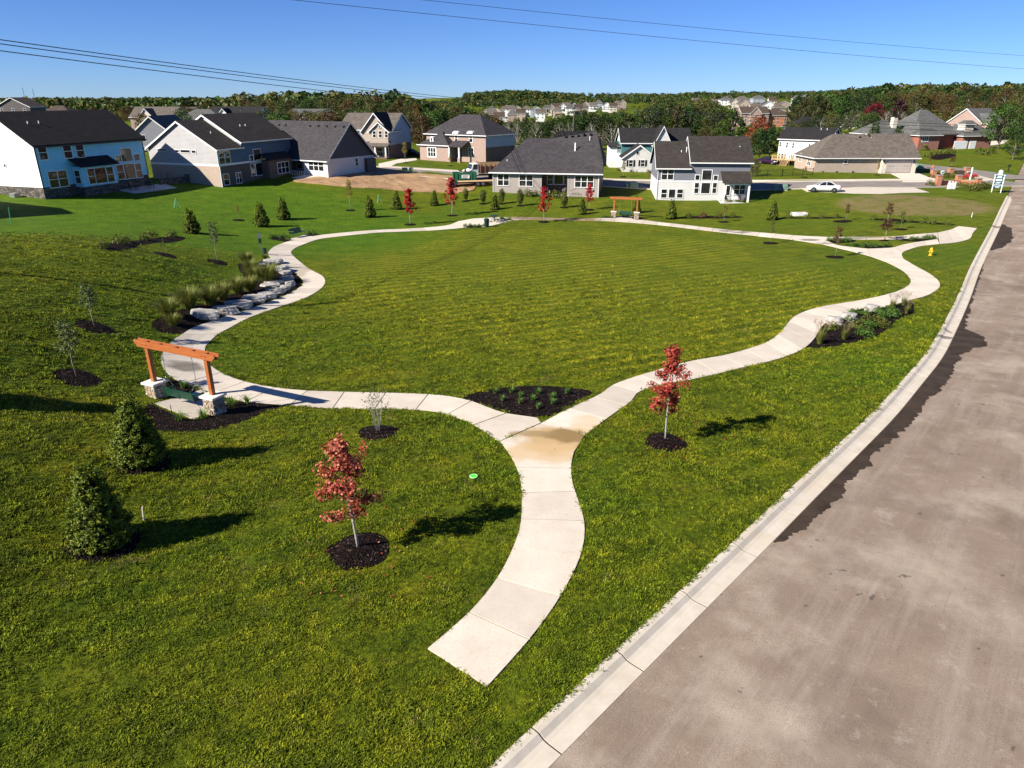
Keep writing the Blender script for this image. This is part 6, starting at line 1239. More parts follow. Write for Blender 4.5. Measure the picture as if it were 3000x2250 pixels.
u0 = H.uz('f', -1.4, 'h2', 262, 780)[0]; u1 = H.uz('f', -1.4, 'h2', 462, 780)[0]; zc = H.uz('f', -1.4, 'h2', 350, 700)[1]; H.walls(u0, u1, -1.4, -.04, [(-.6, zc, 'br_brown')]); H.shed(u0 - .3, u1 + .3, -1.75, -.06, zc + .02, zc + .9, 'roof_brown'); H.W_('f', -1.4, 'h2', [(335,722,430,815,3,2)]); H.W_('f', -.04, 'h2', [(266,738,302,850,1,1)], name='door')
H.box('air_conditioner', -1.1, -.25, D * .75, D * .83, -.2, .75, 'steel'); H.box('meter_box', -.18, -.002, D * .78, D * .82, 1.0, 1.7, 'steel')

# C: white brick ranch, charcoal roof -------------------------------------
A, B, Rr = gp('h2', 462, 885), gp('h2', 775, 862), gp('h2', 1165, 803)
dx = Vector((Rr.x - B.x, Rr.y - B.y)); dl = dx.length; n_ = Vector((dx.y, -dx.x)).normalized()         # right wall is the longer sight line; front is square to it
fr = n_ * -1 if (Vector((A.x - B.x, A.y - B.y)).dot(n_) < 0) else n_
A2 = AB(B, 7.0, 149)
H = House('white_ranch_house', 'white brick ranch with broad charcoal roof beside the bare soil', A2, B, z=(B.z + Rr.z) / 2 - .1); W = H.W; D = max(11, min(16, dl))
ez = max(2.6, min(3.4, H.uz('f', 0, 'h2', 765, 700)[1])); zr = max(ez + 4, min(ez + 7.5, H.uz('r', W, 'h2', 1000, 380)[1]))
XL = -max(3.0, min(14, -H.uz('f', D * .5, 'h2', 285, 436)[0])) if H.uz('f', D * .5, 'h2', 285, 436)[0] < 0 else -6
px0 = H.uz('f', 0, 'h2', 562, 780)[0]
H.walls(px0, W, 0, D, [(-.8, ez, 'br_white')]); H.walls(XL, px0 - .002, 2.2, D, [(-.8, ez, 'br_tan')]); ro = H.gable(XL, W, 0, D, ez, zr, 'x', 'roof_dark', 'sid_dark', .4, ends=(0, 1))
H.W_('f', 0, 'h2', [(605,710,730,795,3,2)]); H.W_('f', 2.2, 'h2', [(500,700,545,775)]); H.W_('r', W, 'h2', [(1005,690,1028,755)])
for i in range(5): H.dome_vent(ro, H.uz('f', D / 2 - .8, 'h2', 615 + 72 * i, 395)[0], D / 2 - .8, zr - (zr - ez) * 1.6 / D + .08)
for i in range(3): H.dome_vent(ro, XL + 1.2 + 1.6 * i, D / 2 - .8, zr - (zr - ez) * 1.6 / D + .08)
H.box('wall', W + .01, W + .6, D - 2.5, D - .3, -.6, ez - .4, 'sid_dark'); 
ra = MB(); 
for i in range(7): ra.bar((-.1 + i * (px0 + .1) / 6 * 1.7, -1.3, -.1), (-.1 + i * (px0 + .1) / 6 * 1.7, -1.3, .95), .05, .05)
ra.bar((-.1, -1.3, .95), (px0 * 1.7, -1.3, .95), .05, .05); ra.bar((-.1, -1.3, .45), (px0 * 1.7, -1.3, .45), .04, .04); ra.build('railing', MT['white'], H.root)

# D: craftsman with decorated gable ---------------------------------------
A, B, Rr = gp('h2', 1158, 690), gp('h2', 1315, 692), gp('h2', 1540, 655)
dx = Vector((Rr.x - B.x, Rr.y - B.y)); n_ = Vector((-dx.y, dx.x)).normalized(); 
if n_.x > 0: n_ = -n_
A2 = Vector((B.x, B.y)) + n_ * 6.2; H = House('craftsman_house', 'two storey house with white bracketed gable and grey side wall', Vector((A2.x, A2.y, B.z)), B, z=B.z); W = H.W; D = min(13, max(9, dx.length))
ez = max(5.2, min(6.6, H.uz('f', 0, 'h2', 1312, 445)[1])); pk = max(ez + 2, min(ez + 3.6, H.uz('f', 0, 'h2', 1160, 300)[1])); zr = ez + 3.0; zm = ez * .47
H.walls(0, W, 0, D, [(-.5, zm, 'br_brown'), (zm, ez, 'sid_steel')]); H.box('wall', .01, W - .01, -.04, -.001, zm, ez, 'sid_tan'); H.walls(-5.5, -.002, 1.5, D, [(-.5, zm, 'br_brown'), (zm, ez, 'sid_steel')])
H.gable(-5.5, W, 1.5, D, ez, zr, 'x', 'roof_tan', 'sid_steel', .35); H.gable(0.3, W - .3, -.05, D * .5, ez, pk, 'y', 'roof_black', 'sid_tan', .4, ends=(1, 0)); H.gable(W * .35, W + .1, -1.0, .5, ez - .2, ez + 1.5, 'y', 'roof_black', 'sid_tan', .3, ends=(1, 0))
H.walls(W * .35, W - .02, -1.0, -.05, [(zm, ez - .2, 'sid_tan'), (-.5, -.02, 'br_brown')]); H.W_('f', -1.0, 'h2', [(1158,455,1182,508),(1210,455,1234,508),(1262,455,1286,508)], trim=.07); H.W_('f', -1.05, 'h2', [(1205,392,1222,425)], trim=.08)
H.shed(W * .2, W + .35, -2.6, -.06, zm - .15, zm + .65, 'roof_tan'); H.box('porch_slab', W * .2, W, -2.5, -.06, -.5, .35, 'br_brown')
for x in (W * .25, W * .6, W - .2): H.box('porch_column', x - .12, x + .12, -2.45, -2.2, .9, zm - .15, 'white'); H.box('porch_pier', x - .22, x + .22, -2.52, -2.12, .35, .9, 'br_tan')
H.win('f', -.04, W * .5, W * .72, .5, zm - .5, 1, 2); H.win('f', -.04, W * .78, W * .92, .4, zm - .4, 1, 1, name='door', fr='white')

# E: brick hip house with arched dormers ----------------------------------
A, B, Rr = gp('h2', 1568, 702), gp('h2', 2075, 738), gp('h3', 172, 752)
H = House('arched_brick_house', 'rose brick house with hipped roof and white arched upper windows', A, B); W = H.W; D = 10.0
ez = max(4.6, min(6.2, H.uz('f', 2.2, 'h2', 2078, 485)[1])); zr = max(ez + 2.6, min(ez + 4.6, H.uz('f', D / 2 + 2.2, 'h2', 1990, 318)[1])); xw = H.uz('f', 0, 'h2', 1812, 600)[0]
H.walls(0, W, 2.2, D + 2.2, [(-.5, ez, 'br_pink')]); H.hip(0, W, 2.2, D + 2.2, ez, zr, 'roof_dark', .4); zw = max(2.5, min(3.4, H.uz('f', 0, 'h2', 1700, 580)[1]))
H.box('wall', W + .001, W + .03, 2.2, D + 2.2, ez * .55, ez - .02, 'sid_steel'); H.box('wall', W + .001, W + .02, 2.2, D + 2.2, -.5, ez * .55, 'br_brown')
H.walls(0, xw, 0, 2.2, [(-.5, zw, 'br_pink')])
MB().add([(-.35, -.35, zw), (xw + .35, -.35, zw), (xw + .35, 2.3, zw), (-.35, 2.3, zw), (xw * .62, 1.6, zw + 2.6), (xw * .62, 2.3, zw + 2.6)], [(0, 1, 4), (1, 2, 5, 4), (0, 4, 5, 3), (3, 2, 1, 0)]).build('roof', MT['roof_dark'], H.root); H.box('gutter', -.45, xw + .45, -.47, -.36, zw - .02, zw + .12, 'white')
H.W_('f', 0, 'h2', [(1635,600,1700,672,3,2)], trim=.22); H.W_('f', 2.2, 'h2', [(1868,485,1890,548),(1992,485,2018,550),(1985,600,2028,668,2,2)], trim=.1); H.W_('f', 2.2, 'h2', [(1985,600,2028,668,2,2)], trim=.1, shut='black') if False else None
for xx in (1880, 2005):
    u, z = H.uz('f', 2.2, 'h2', xx, 480); mb = MB(); mb.prism([(u + .75 * math.cos(t), z + .05 + .55 * math.sin(t)) for t in [math.pi * i / 10 for i in range(11)]], 1.75, 2.6, lambda a, b, d: (a, d, b)); mb.build('arched_dormer', MT['white'], H.root); mb = MB(); mb.prism([(u + .5 * math.cos(t), z + .07 + .32 * math.sin(t)) for t in [math.pi * i / 10 for i in range(11)]], 1.735, 1.748, lambda a, b, d: (a, d, b)); mb.build('arch_panel', MT['sid_cream'], H.root)
u, z = H.uz('f', .3, 'h2', 1668, 545); mb = MB(); mb.prism([(u - .45, z - .75), (u + .45, z - .75)] + [(u + .45 * math.cos(t), z + .6 + .4 * math.sin(t)) for t in [math.pi * i / 8 for i in range(9)]], .2, 1.8, lambda a, b, d: (a, d, b)); mb.build('dormer', MT['white'], H.root); H.win('f', .2, u - .22, u + .22, z - .5, z + .7, 1, 2, trim=.05)
H.shed(xw - .1, H.uz('f', .4, 'h2', 1945, 600)[0], -.3, 2.15, zw - .1, zw + .9, 'roof_dark'); 
for xx in (1820, 1905): u, z = H.uz('f', 0, 'h2', xx, 650); H.box('porch_column', u - .14, u + .14, -.2, .08, .9, zw - .1, 'white'); H.box('porch_pier', u - .3, u + .3, -.3, .2, -.3, .9, 'br_pink')
H.win('f', 2.2, xw + .5, xw + 1.4, .2, 2.3, 1, 1, name='door', fr='black')

# F: centre house, mushroom brick -------------------------------------------
A, B = gp('h3', 130, 980), gp('h3', 1042, 1028)
H = House('grey_brick_house', 'grey brown brick house with large charcoal hip roof in the centre', A, B, z=min(gp('h3', 130, 980).z, gp('h3', 1042, 1028).z) + .15); W = H.W
Rr = gp('h3', 1166, 905); D = max(10.5, min(15, H.loc(Rr).y)); ez = max(2.7, min(4.0, H.uz('f', 0, 'h3', 580, 818)[1]))
zr = max(ez + 4, min(ez + 6.5, H.uz('f', D / 2, 'h3', 850, 462)[1])); xr0 = H.uz('f', D / 2, 'h3', 690, 462)[0]; xr1 = H.uz('f', D / 2, 'h3', 1030, 462)[0]
pa, pb = H.uz('f', 0, 'h3', 535, 900)[0], H.uz('f', 0, 'h3', 790, 900)[0]
H.walls(0, pa, 0, D, [(-1.2, ez, 'br_grey')]); H.walls(pb, W, 0, D, [(-1.2, ez, 'br_grey')]); H.walls(pa + .002, pb - .002, 2.6, D, [(-1.2, ez, 'br_brown')]); H.box('porch_floor', pa + .002, pb - .002, -.3, 2.6, -1.2, .02, 'concrete_wall')
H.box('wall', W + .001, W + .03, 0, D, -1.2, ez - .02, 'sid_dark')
ov = .45; xm0 = H.uz('f', D / 2, 'h3', 420, 524)[0]; zm = H.uz('f', D / 2, 'h3', 500, 524)[1]; zm = max(ez + 2.5, min(zr - .6, zm)); d = D / 2
zA = max(ez + 1.2, min(zr - 1.8, H.uz('r', W, 'h3', 1115, 640)[1])); yA = -ov + (zA - ez + .1) / (zr - ez + .1) * (d + ov)
vs = [(-ov, -ov, ez - .1), (W + ov, -ov, ez - .1), (W + ov, yA, zA), (W + ov, D - yA, zA), (W + ov, D + ov, ez - .1), (-ov, D + ov, ez - .1), (max(1.5, xm0), d, zm), (xr0 - .8, d, zm), (xr0, d, zr), (min(W - .8, xr1), d, zr)]
n_ = len(vs); fs = [(0, 1, 2, 9, 8, 7, 6), (2, 3, 9), (3, 4, 5, 6, 7, 8, 9), (5, 0, 6)]; rim = [0, 1, 2, 3, 4, 5]
ro = MB().add([(a, b, c + .14) for a, b, c in vs] + [(a, b, c - .02) for a, b, c in vs[:6]], fs + [(rim[i], n_ + i, n_ + (i + 1) % 6, rim[(i + 1) % 6]) for i in range(6)] + [tuple(n_ + i for i in reversed(range(6)))]).build('roof', MT['roof_dark'], H.root)
MB().prism([(0, ez - .02), (0.02, ez), (yA + .1, zA - .04), (D - yA - .1, zA - .04), (D - .02, ez), (D, ez - .02)], W - .2, W + .03, lambda u, w, dd: (dd, u, w)).build('gable_wall', MT['sid_steel'], H.root); H.win('r', W + .03, d - 1.0, d - .2, ez + .3, ez + 1.5, 1, 2)
H.box('gutter', -ov - .1, W + ov + .1, -ov - .12, -ov - .003, ez - .1, ez + .06, 'white'); H.downspout(W - .06, 0, -.6, ez - .1); H.downspout(.06, 0, -.6, ez - .1)
H.W_('f', 0, 'h3', [(174,830,268,922,2,2),(360,834,474,928,2,2),(840,842,998,938,3,2)]); H.W_('f', 2.6, 'h3', [(603,835,648,912),(662,838,735,912,1,1),(745,838,770,912)])
for x in (pa + .15, pb - .15): H.box('porch_column', x - .14, x + .14, -.02, .24, .02, ez, 'br_grey')
for i in range(5): H.dome_vent(ro, xr0 + .9 + (xr1 - xr0 - 1.2) * i / 4.6, d - .6, zr - (zr - ez) * .6 / d + .1)
H.vent(ro, H.uz('f', d * .6, 'h3', 842, 600)[0], d * .6, ez + (zr - ez) * .6, .8, .11); H.vent(ro, H.uz('f', d * .8, 'h3', 968, 510)[0], d * .8, ez + (zr - ez) * .8, .6); H.vent(ro, 1.9, d * .28, ez + (zm - ez) * .28, .5)
st = MB(); sx0 = H.uz('f', -1.2, 'h3', 600, 985)[0]
for i in range(3): H.box('step', sx0, sx0 + 2.0, -.32 - .4 * (i + 1), -.32 - .4 * i - .004, -1.2, -.18 - .22 * i, 'concrete_wall')
bw = MB(); u0, u1 = H.uz('f', -.8, 'h3', 805, 1010)[0], H.uz('f', -.8, 'h3', 900, 1010)[0]; bw.bar((u0, -1.6, .9), ((u0 + u1) / 2, -1.6, 1.3), .06, .06); 
for i in range(8): x = u0 + (u1 - u0) * i / 7; bw.bar((x, -1.6, -.6), (x, -1.6, .5 + .3 * math.sin(math.pi * i / 7)), .04, .04)
bw.bar((u0, -1.6, .5), (u1, -1.6, .5), .06, .06); bw.build('basement_stair_rail', MT['black'], H.root); H.box('area_wall', u0 - .2, u1 + .3, -1.9, -1.65, -1.2, -.25, 'concrete_wall')
for i, (x, a, lb) in enumerate(((pa + 1.0, .5, 'left'), (pb - 1.1, -.6, 'right'))): Pq = H.root.matrix_basis @ Vector((x, .9, .02)); chair(Pq, H.rz + a, 'sid_dark' if i else 'white', f'{lb} garden chair under the porch of the grey brick house')
row('h3', [(435,1020),(490,1015),(670,1030),(780,1000),(830,1005),(600,1025)], PER2, 1.9, 'garden shrub before the porch of the grey brick house', 'shrub', 'shrubs at the grey brick house')

# G: teal and white farmhouse behind ----------------------------------------
A, B = gp('h3', 1246, 806), gp('h3', 1502, 802)
H = House('teal_farmhouse', 'white brick and teal house with two steep gables, behind the centre gap', A, AB(A, 6.0, -2)); W = H.W; ez = max(2.5, min(3.4, H.uz('f', 0, 'h3', 1500, 700)[1])); pk = max(ez + 2, min(ez + 4.2, H.uz('f', 0, 'h3', 1383, 578)[1]))
H.walls(0, W, 0, 8, [(-.5, ez, 'br_white')]); H.gable(0, W, 0, 4.5, ez, pk, 'y', 'roof_black', 'br_white', .3, ends=(1, 0)); H.W_('f', 0, 'h3', [(1305,705,1338,760),(1408,705,1440,758)], shut='black', trim=.07); H.W_('f', 0, 'h3', [(1370,628,1390,655,1,1)], trim=.05, fr='white')
e2 = max(4.8, min(6.2, H.uz('f', 4.5, 'h3', 1370, 570)[1])); zr = max(e2 + 2.3, min(e2 + 3.8, H.uz('f', 9, 'h3', 1600, 448)[1])); xR = max(W + 4.5, H.uz('f', 4.5, 'h3', 1850, 500)[0]); H.walls(.2, xR, 4.5, 13.5, [(-.5, e2, 'sid_teal')]); H.gable(.2, xR, 4.5, 13.5, e2, zr, 'x', 'roof_black', 'sid_white', .35)
gx0, gx1 = H.uz('f', 3.2, 'h3', 1488, 650)[0], H.uz('f', 3.2, 'h3', 1660, 650)[0]; H.walls(max(W + .05, gx0), gx1, 3.2, 4.49, [(-.5, e2 + .02, 'br_white')]); H.gable(max(W + .05, gx0), gx1, 3.2, 8, e2 + .02, e2 + 2.9, 'y', 'roof_black', 'br_white', .3, ends=(1, 0)); H.W_('f', 3.2, 'h3', [(1540,580,1572,640),(1520,700,1548,752)], shut='black', trim=.07)
H.walls(-1.8, .19, 6, 12, [(-.5, 1.5, 'br_white'), (1.5, 3.9, 'white')]); H.shed(-2.1, .19, 5.7, 12.2, 3.9, 4.3, 'roof_black'); H.W_('f', 6, 'h3', [(1205,588,1250,640,3,1)], trim=.05)
row('h3', [(1215,800),(1320,805),(1368,806),(1418,806),(1470,808)], PER2, 1.3, 'round shrub under the white gable of the teal farmhouse', 'shrub', 'shrubs at the teal farmhouse')

# H: white brick walkout with slate siding -------------------------------------
A, B = gp('h3', 1537, 1047), gp('h4', 38, 972)
H = House('walkout_house', 'white brick walkout house with slate grey upper siding and dark roof', A, AB(A, 13.0, -5)); W = H.W
zb = H.uz('f', 0, 'h3', 1750, 893)[1]; zb = max(2.2, min(3.2, zb)); ez = max(zb + 1.2, min(5.4, H.uz('f', 0, 'h3', 1690, 768)[1])); x1 = H.uz('f', 0, 'h3', 1832, 750)[0]; e2 = ez + .85; XR = H.uz('f', 0, 'h4', 246, 700)[0]; D = 9.5
H.walls(0, x1, 0, D, [(-.6, zb, 'br_white'), (zb + .2, ez, 'sid_slate')]); H.walls(x1 + .002, XR, 0, D, [(-.6, zb, 'br_white'), (zb + .2, e2, 'sid_slate')]); H.box('band_board', -.03, XR + .03, -.03, D, zb, zb + .2, 'white')
zr = max(ez + 2.3, min(ez + 4, H.uz('f', D / 2, 'h3', 1700, 550)[1])); zr2 = max(zr + .3, min(zr + 1.6, H.uz('f', D / 2, 'h3', 2050, 506)[1])); r1 = H.gable(0, x1 - .02, 0, D, ez, zr, 'x', 'roof_brown', 'sid_slate', .35, ends=(1, 0)); r2 = H.gable(x1 + .36, XR, 0, D, e2, zr2, 'x', 'roof_brown', 'sid_slate', .35)
for x, rf, z in ((x1 * .78, r1, ez + (zr - ez) * .55), (x1 * .94, r1, ez + (zr - ez) * .7), (XR - 1.3, r2, e2 + (zr2 - e2) * .5)): H.vent(rf, x, D * .28, z)
H.W_('f', 0, 'h3', [(1590,780,1690,872,2,2),(1940,792,2020,876,1,1),(1880,835,1915,876,1,1),(2038,838,2072,878,1,1),(1872,902,1908,990),(1930,902,2005,992,1,1),(2028,902,2062,990),(1585,958,1632,1030),(1650,958,1705,1030,1,1),(1722,958,1770,1030)]); H.downspout(.05, 0, -.4, ez)
a, b = H.uz('f', -2.2, 'h4', 52, 850)[0], H.uz('f', -2.2, 'h4', 240, 850)[0]; zc = H.uz('f', -2.2, 'h4', 150, 828)[1]; H.shed(a - .3, b + .2, -2.6, -.05, zc, zc + 1.35, 'roof_brown'); H.box('porch_beam', a, b, -2.3, -2.1, zc - .25, zc - .002, 'white')
for x in (a + .1, b - .1): H.box('porch_column', x - .12, x + .12, -2.32, -2.08, -.3, zc - .25, 'white')
H.box('porch_floor', a - .3, b + .1, -2.7, -.04, -.7, .02, 'concrete_wall'); H.W_('f', -.035, 'h4', [(125,840,202,905,2,2)]); H.W_('f', -.035, 'h4', [(68,845,95,915,1,1)], name='door')
for i, (x, lb) in enumerate(((a + .7, 'left'), (b - .9, 'right'))): Pq = H.root.matrix_basis @ Vector((x, -2.0 + .2 * i, .03)); chair(Pq, H.rz + (.7 if i == 0 else -.7), 'sid_dark', f'{lb} slatted chair on the porch of the walkout house')
Pq = H.root.matrix_basis @ Vector(((a + b) / 2, -1.6, .02)); tb = empty('side_table', Pq); tag(tb, 'small pale table between the porch chairs of the walkout house', 'table'); MB().lathe([(.35, .50), (.35, .54)], 16).build('table_top', WHT, tb)
for t in (0, 2.1, 4.2): MB().tube([(.25 * math.cos(t), .25 * math.sin(t), 0), (.12 * math.cos(t), .12 * math.sin(t), .5)], .02, 6).build('leg', WHT, tb)

# I: tan brick ranch with garage ---------------------------------------------
A, B, Lf = gp('h4', 697, 747), gp('h4', 1440, 738), gp('h4', 585, 718)
H = House('tan_ranch_house', 'long tan brick ranch with weathered roof and two car garage door', A, AB(A, abs(B.x - A.x), 1.5)); W = H.uz('f', 0, 'h4', 1432, 690)[0]; D = max(9, min(13, H.loc(Lf).y if H.loc(Lf).y > 0 else 11)); ez = max(2.6, min(3.4, H.uz('f', 0, 'h4', 940, 636)[1])); zr = max(ez + 3.0, min(ez + 5, H.uz('f', D / 2, 'h4', 1000, 478)[1])); xg = H.uz('f', 0, 'h4', 1175, 690)[0]
H.walls(0, xg, 0, D, [(-.5, ez, 'br_tan')]); H.walls(xg + .002, W - .3, -.8, D, [(-.5, ez, 'sid_cream')]); ro = H.hip(0, xg + 3, 0, D, ez, zr, 'roof_tan', .45); H.gable(xg - .2, W - .3, -.8, D + .5, ez, zr + .06, 'x', 'roof_tan', 'br_tan', .45, ends=(0, 1))
H.W_('f', 0, 'h4', [(918,645,940,685)]); H.W_('l', 0, 'h4', [(655,640,678,700,2,2),(596,615,612,670,2,2)])
g0, g1 = H.uz('f', -.8, 'h4', 1218, 700)[0], H.uz('f', -.8, 'h4', 1398, 700)[0]; gz = H.uz('f', -.8, 'h4', 1300, 662)[1]; gz = max(2.0, min(2.5, gz)); gd = H.box('garage_door', g0, g1, -.86, -.79, -.05, gz, 'door_grey')
for i in range(4):
    for j in range(2): H.box('panel', g0 + .1 + (g1 - g0 - .1) * j / 2, g0 + (g1 - g0 - .1) * (j + 1) / 2 - .05, -.89, -.861, .06 + gz / 4 * i, gz / 4 * (i + 1) - .05, 'door_grey', gd)
for u in (.6, 1.2, g1 - g0 - 1.3, g1 - g0 - .7): H.box('door_hardware', g0 + u, g0 + u + .2, -.905, -.891, gz * .5, gz * .5 + .04, 'black', gd)
for x in (g0 - .45, g1 + .4): H.box('wall_lamp', x - .08, x + .08, -1.0, -.801, 1.7, 2.1, 'black')
for x in (W * .08, W * .22, W * .38): H.box('vent_grille', x, x + .45, -.02, -.001, -.15, .12, 'black')
for i, x in enumerate((W * .36, W * .30)): H.vent(ro, x, D * (.55 + .1 * i), zr - .4, .6)
H.dome_vent(ro, W * .5, D * .42, zr - .5)
# black yard fence
def fence(pts, h, label, mat='black', picket=.25):
    r_ = empty('yard_fence', pts[0]); tag(r_, label, 'fence')
    for a, b in zip(pts[:-1], pts[1:]):
        A_ = a - pts[0]; B_ = b - pts[0]; n = max(2, int((B_ - A_).length / 2.2))
        for i in range(n + 1): q_ = A_.lerp(B_, i / n); MB().box(q_.x - .04, q_.x + .04, q_.y - .04, q_.y + .04, q_.z - .2, q_.z + h + .1).build('post', MT[mat], r_)
        for z in (.15, h - .05): MB().bar(tuple(A_ + Vector((0, 0, z))), tuple(B_ + Vector((0, 0, z))), .04, .04).build('rail', MT[mat], r_)
        m_ = int((B_ - A_).length / picket); pk_ = MB()
        for i in range(m_): q_ = A_.lerp(B_, (i + .5) / m_); MB().box(q_.x - .012, q_.x + .012, q_.y - .012, q_.y + .012, q_.z + .1, q_.z + h).build('picket', MT[mat], r_)
fence([gp('h4', 255, 782), gp('h4', 470, 778), gp('h4', 690, 768)], 1.15, 'black metal picket fence on the lawn left of the tan ranch')

# J: white two-storey with deck -----------------------------------------------
A, B, Rr = gp('h4', 428, 690), gp('h4', 668, 705), None
H = House('white_twostorey_house', 'white two storey house with black roof and new wooden deck', A, AB(A, 9.6, -36)); W = H.W; ez = max(5.0, min(6.2, H.uz('f', 0, 'h4', 445, 525)[1])); D = 9.5; zr = max(ez + 2, min(ez + 3.5, H.uz('f', D / 2, 'h4', 640, 438)[1]))
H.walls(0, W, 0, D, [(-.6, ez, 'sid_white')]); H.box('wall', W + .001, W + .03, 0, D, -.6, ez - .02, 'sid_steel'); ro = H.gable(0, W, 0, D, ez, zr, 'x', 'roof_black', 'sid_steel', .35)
H.W_('f', 0, 'h4', [(452,530,464,562),(500,535,512,570),(544,538,556,574),(662,545,672,562,1,1),(445,612,456,655),(463,615,478,660,1,1),(484,618,496,660),(530,622,552,690,2,1)], fr='white', trim=.06)
for i in range(2): H.vent(ro, W * (.72 + .12 * i), D * .4, ez + (zr - ez) * .8, .5)
u0, u1 = H.uz('f', -2.5, 'h4', 392, 690)[0], H.uz('f', -2.5, 'h4', 562, 690)[0]
dk = empty('wooden_deck', H.root.matrix_basis @ Vector((u0, -2.6, 0)), H.rz); tag(dk, 'pale new wooden deck with stairs at the back of the white house', 'deck'); wd = u1 - u0
for i in range(16): MB().box(0, wd, .16 * i, .16 * i + .15, 1.0, 1.04).build('deck_board', MT['wood_new'], dk)
for i in range(5):
    x = wd * i / 4
    for y in (.1, 2.4): MB().box(x - .06, x + .06, y - .06, y + .06, -.5, 1.95 if y < 1 else 1.0).build('post', MT['wood_new'], dk)
for z in (1.2, 1.9): MB().box(0, wd, .03, .09, z, z + .08).build('rail', MT['wood_new'], dk)
for i in range(int(wd / .14)): MB().box(.05 + .14 * i, .09 + .14 * i, .04, .08, 1.28, 1.9).build('baluster', MT['wood_new'], dk)
for i in range(6): MB().box(wd * .45, wd * .72, -.3 * (i + 1), -.3 * i - .02, .84 - .18 * i, .88 - .18 * i).build('stair_tread', MT['wood_new'], dk)
for x in (wd * .44, wd * .73): MB().bar((x, 0, 1.9), (x, -1.8, .85), .06, .1).build('stair_rail', MT['wood_new'], dk); MB().bar((x, 0, .95), (x, -1.9, -.15), .06, .22).build('stringer', MT['wood_new'], dk)

# K: red brick house with grey hips ------------------------------------------------
A, B = gp('h4', 1440, 592), gp('h4', 1885, 552)
H = House('red_brick_house', 'large red brick house with grey hipped roofs and white garage doors', A, AB(A, 22.0, 12), z=A.z); W = H.W; ez = max(3.0, min(5.2, H.uz('f', 0, 'h4', 1480, 478)[1])); D = 13; zk = max(ez + 3.5, min(ez + 6.5, H.uz('f', 10.5, 'h4', 1560, 302)[1]))
x1, x2 = W * .28, W * .60; H.walls(0, x1, 0, 9, [(-.8, ez, 'br_red')]); H.hip(0, x1, 0, 9, ez, ez + 3.0, 'roof_grey', .45, x1 * .45, x1 * .55); H.walls(x1 * .5, x2 + 2, 5, 16, [(-.8, ez + .8, 'br_red')]); H.hip(x1 * .5 - 1, x2 + 2, 5, 16, ez + .8, zk, 'roof_grey', .45)
e3 = max(2.6, min(3.6, H.uz('f', 0, 'h4', 1780, 480)[1])); H.walls(x2, W, 0, 9, [(-.8, e3, 'br_red')]); H.hip(x2, W, 0, 9, e3, e3 + 3.3, 'roof_grey', .45, x2 + 3, W - 3); H.walls(x1 + .01, x2 - .01, 3, 5, [(-.8, ez, 'br_red')]); H.shed(x1, x2, 1.6, 5, ez - .2, ez + 1.2, 'roof_grey')
H.walls(-8, x1 * .5, 7, 16, [(-.8, ez, 'br_pink')]); H.hip(-8, x1 * .5, 7, 16, ez, ez + 3.0, 'roof_grey', .4)
H.W_('f', 0, 'h4', [(1482,488,1522,528,3,1)], trim=.12); H.W_('f', 3, 'h4', [(1570,475,1605,525,2,2)], trim=.1)
ga, gb_ = H.uz('f', 0, 'h4', 1712, 525)[0], H.uz('f', 0, 'h4', 1808, 525)[0]; gc_, gd_ = H.uz('f', 0, 'h4', 1822, 525)[0], H.uz('f', 0, 'h4', 1870, 525)[0]
for p_, q_ in ((ga, gb_), (gc_, gd_)):
    g_ = H.box('garage_door', p_, min(q_, W - .3), -.06, -.001, -.3, 2.2, 'white')
    for i in range(4): H.box('panel', p_ + .1, min(q_, W - .3) - .1, -.08, -.061, -.2 + .6 * i, .3 + .6 * i, 'white', g_)
H.box('bay_wall', x2 + .8, x2 + 3.4, 1.0, 3.5, e3 + .3, e3 + 2.6, 'sid_cream'); H.hip(x2 + .8, x2 + 3.4, 1.0, 3.5, e3 + 2.6, e3 + 3.3, 'roof_grey', .2, x2 + 1.9, x2 + 2.3); H.box('chimney', -1.6, -.4, 8.5, 9.7, ez, ez + 4.0, 'sid_cream'); H.box('chimney_cap', -1.7, -.3, 8.4, 9.8, ez + 4.0, ez + 4.2, 'roof_black')
row('h4', [(1490,590),(1520,640),(1560,630),(1600,625),(1640,620),(1690,612),(1640,560),(1700,555),(1890,620),(1930,625),(1970,615),(1880,540)], PER2, 2.6, 'clipped shrub on the slope below the red brick house', 'shrub', 'shrubs at the red brick house')
bed('h4', [(1540,625),(1620,612),(1720,620),(1700,640),(1600,660),(1540,650)], .2, 1.0)

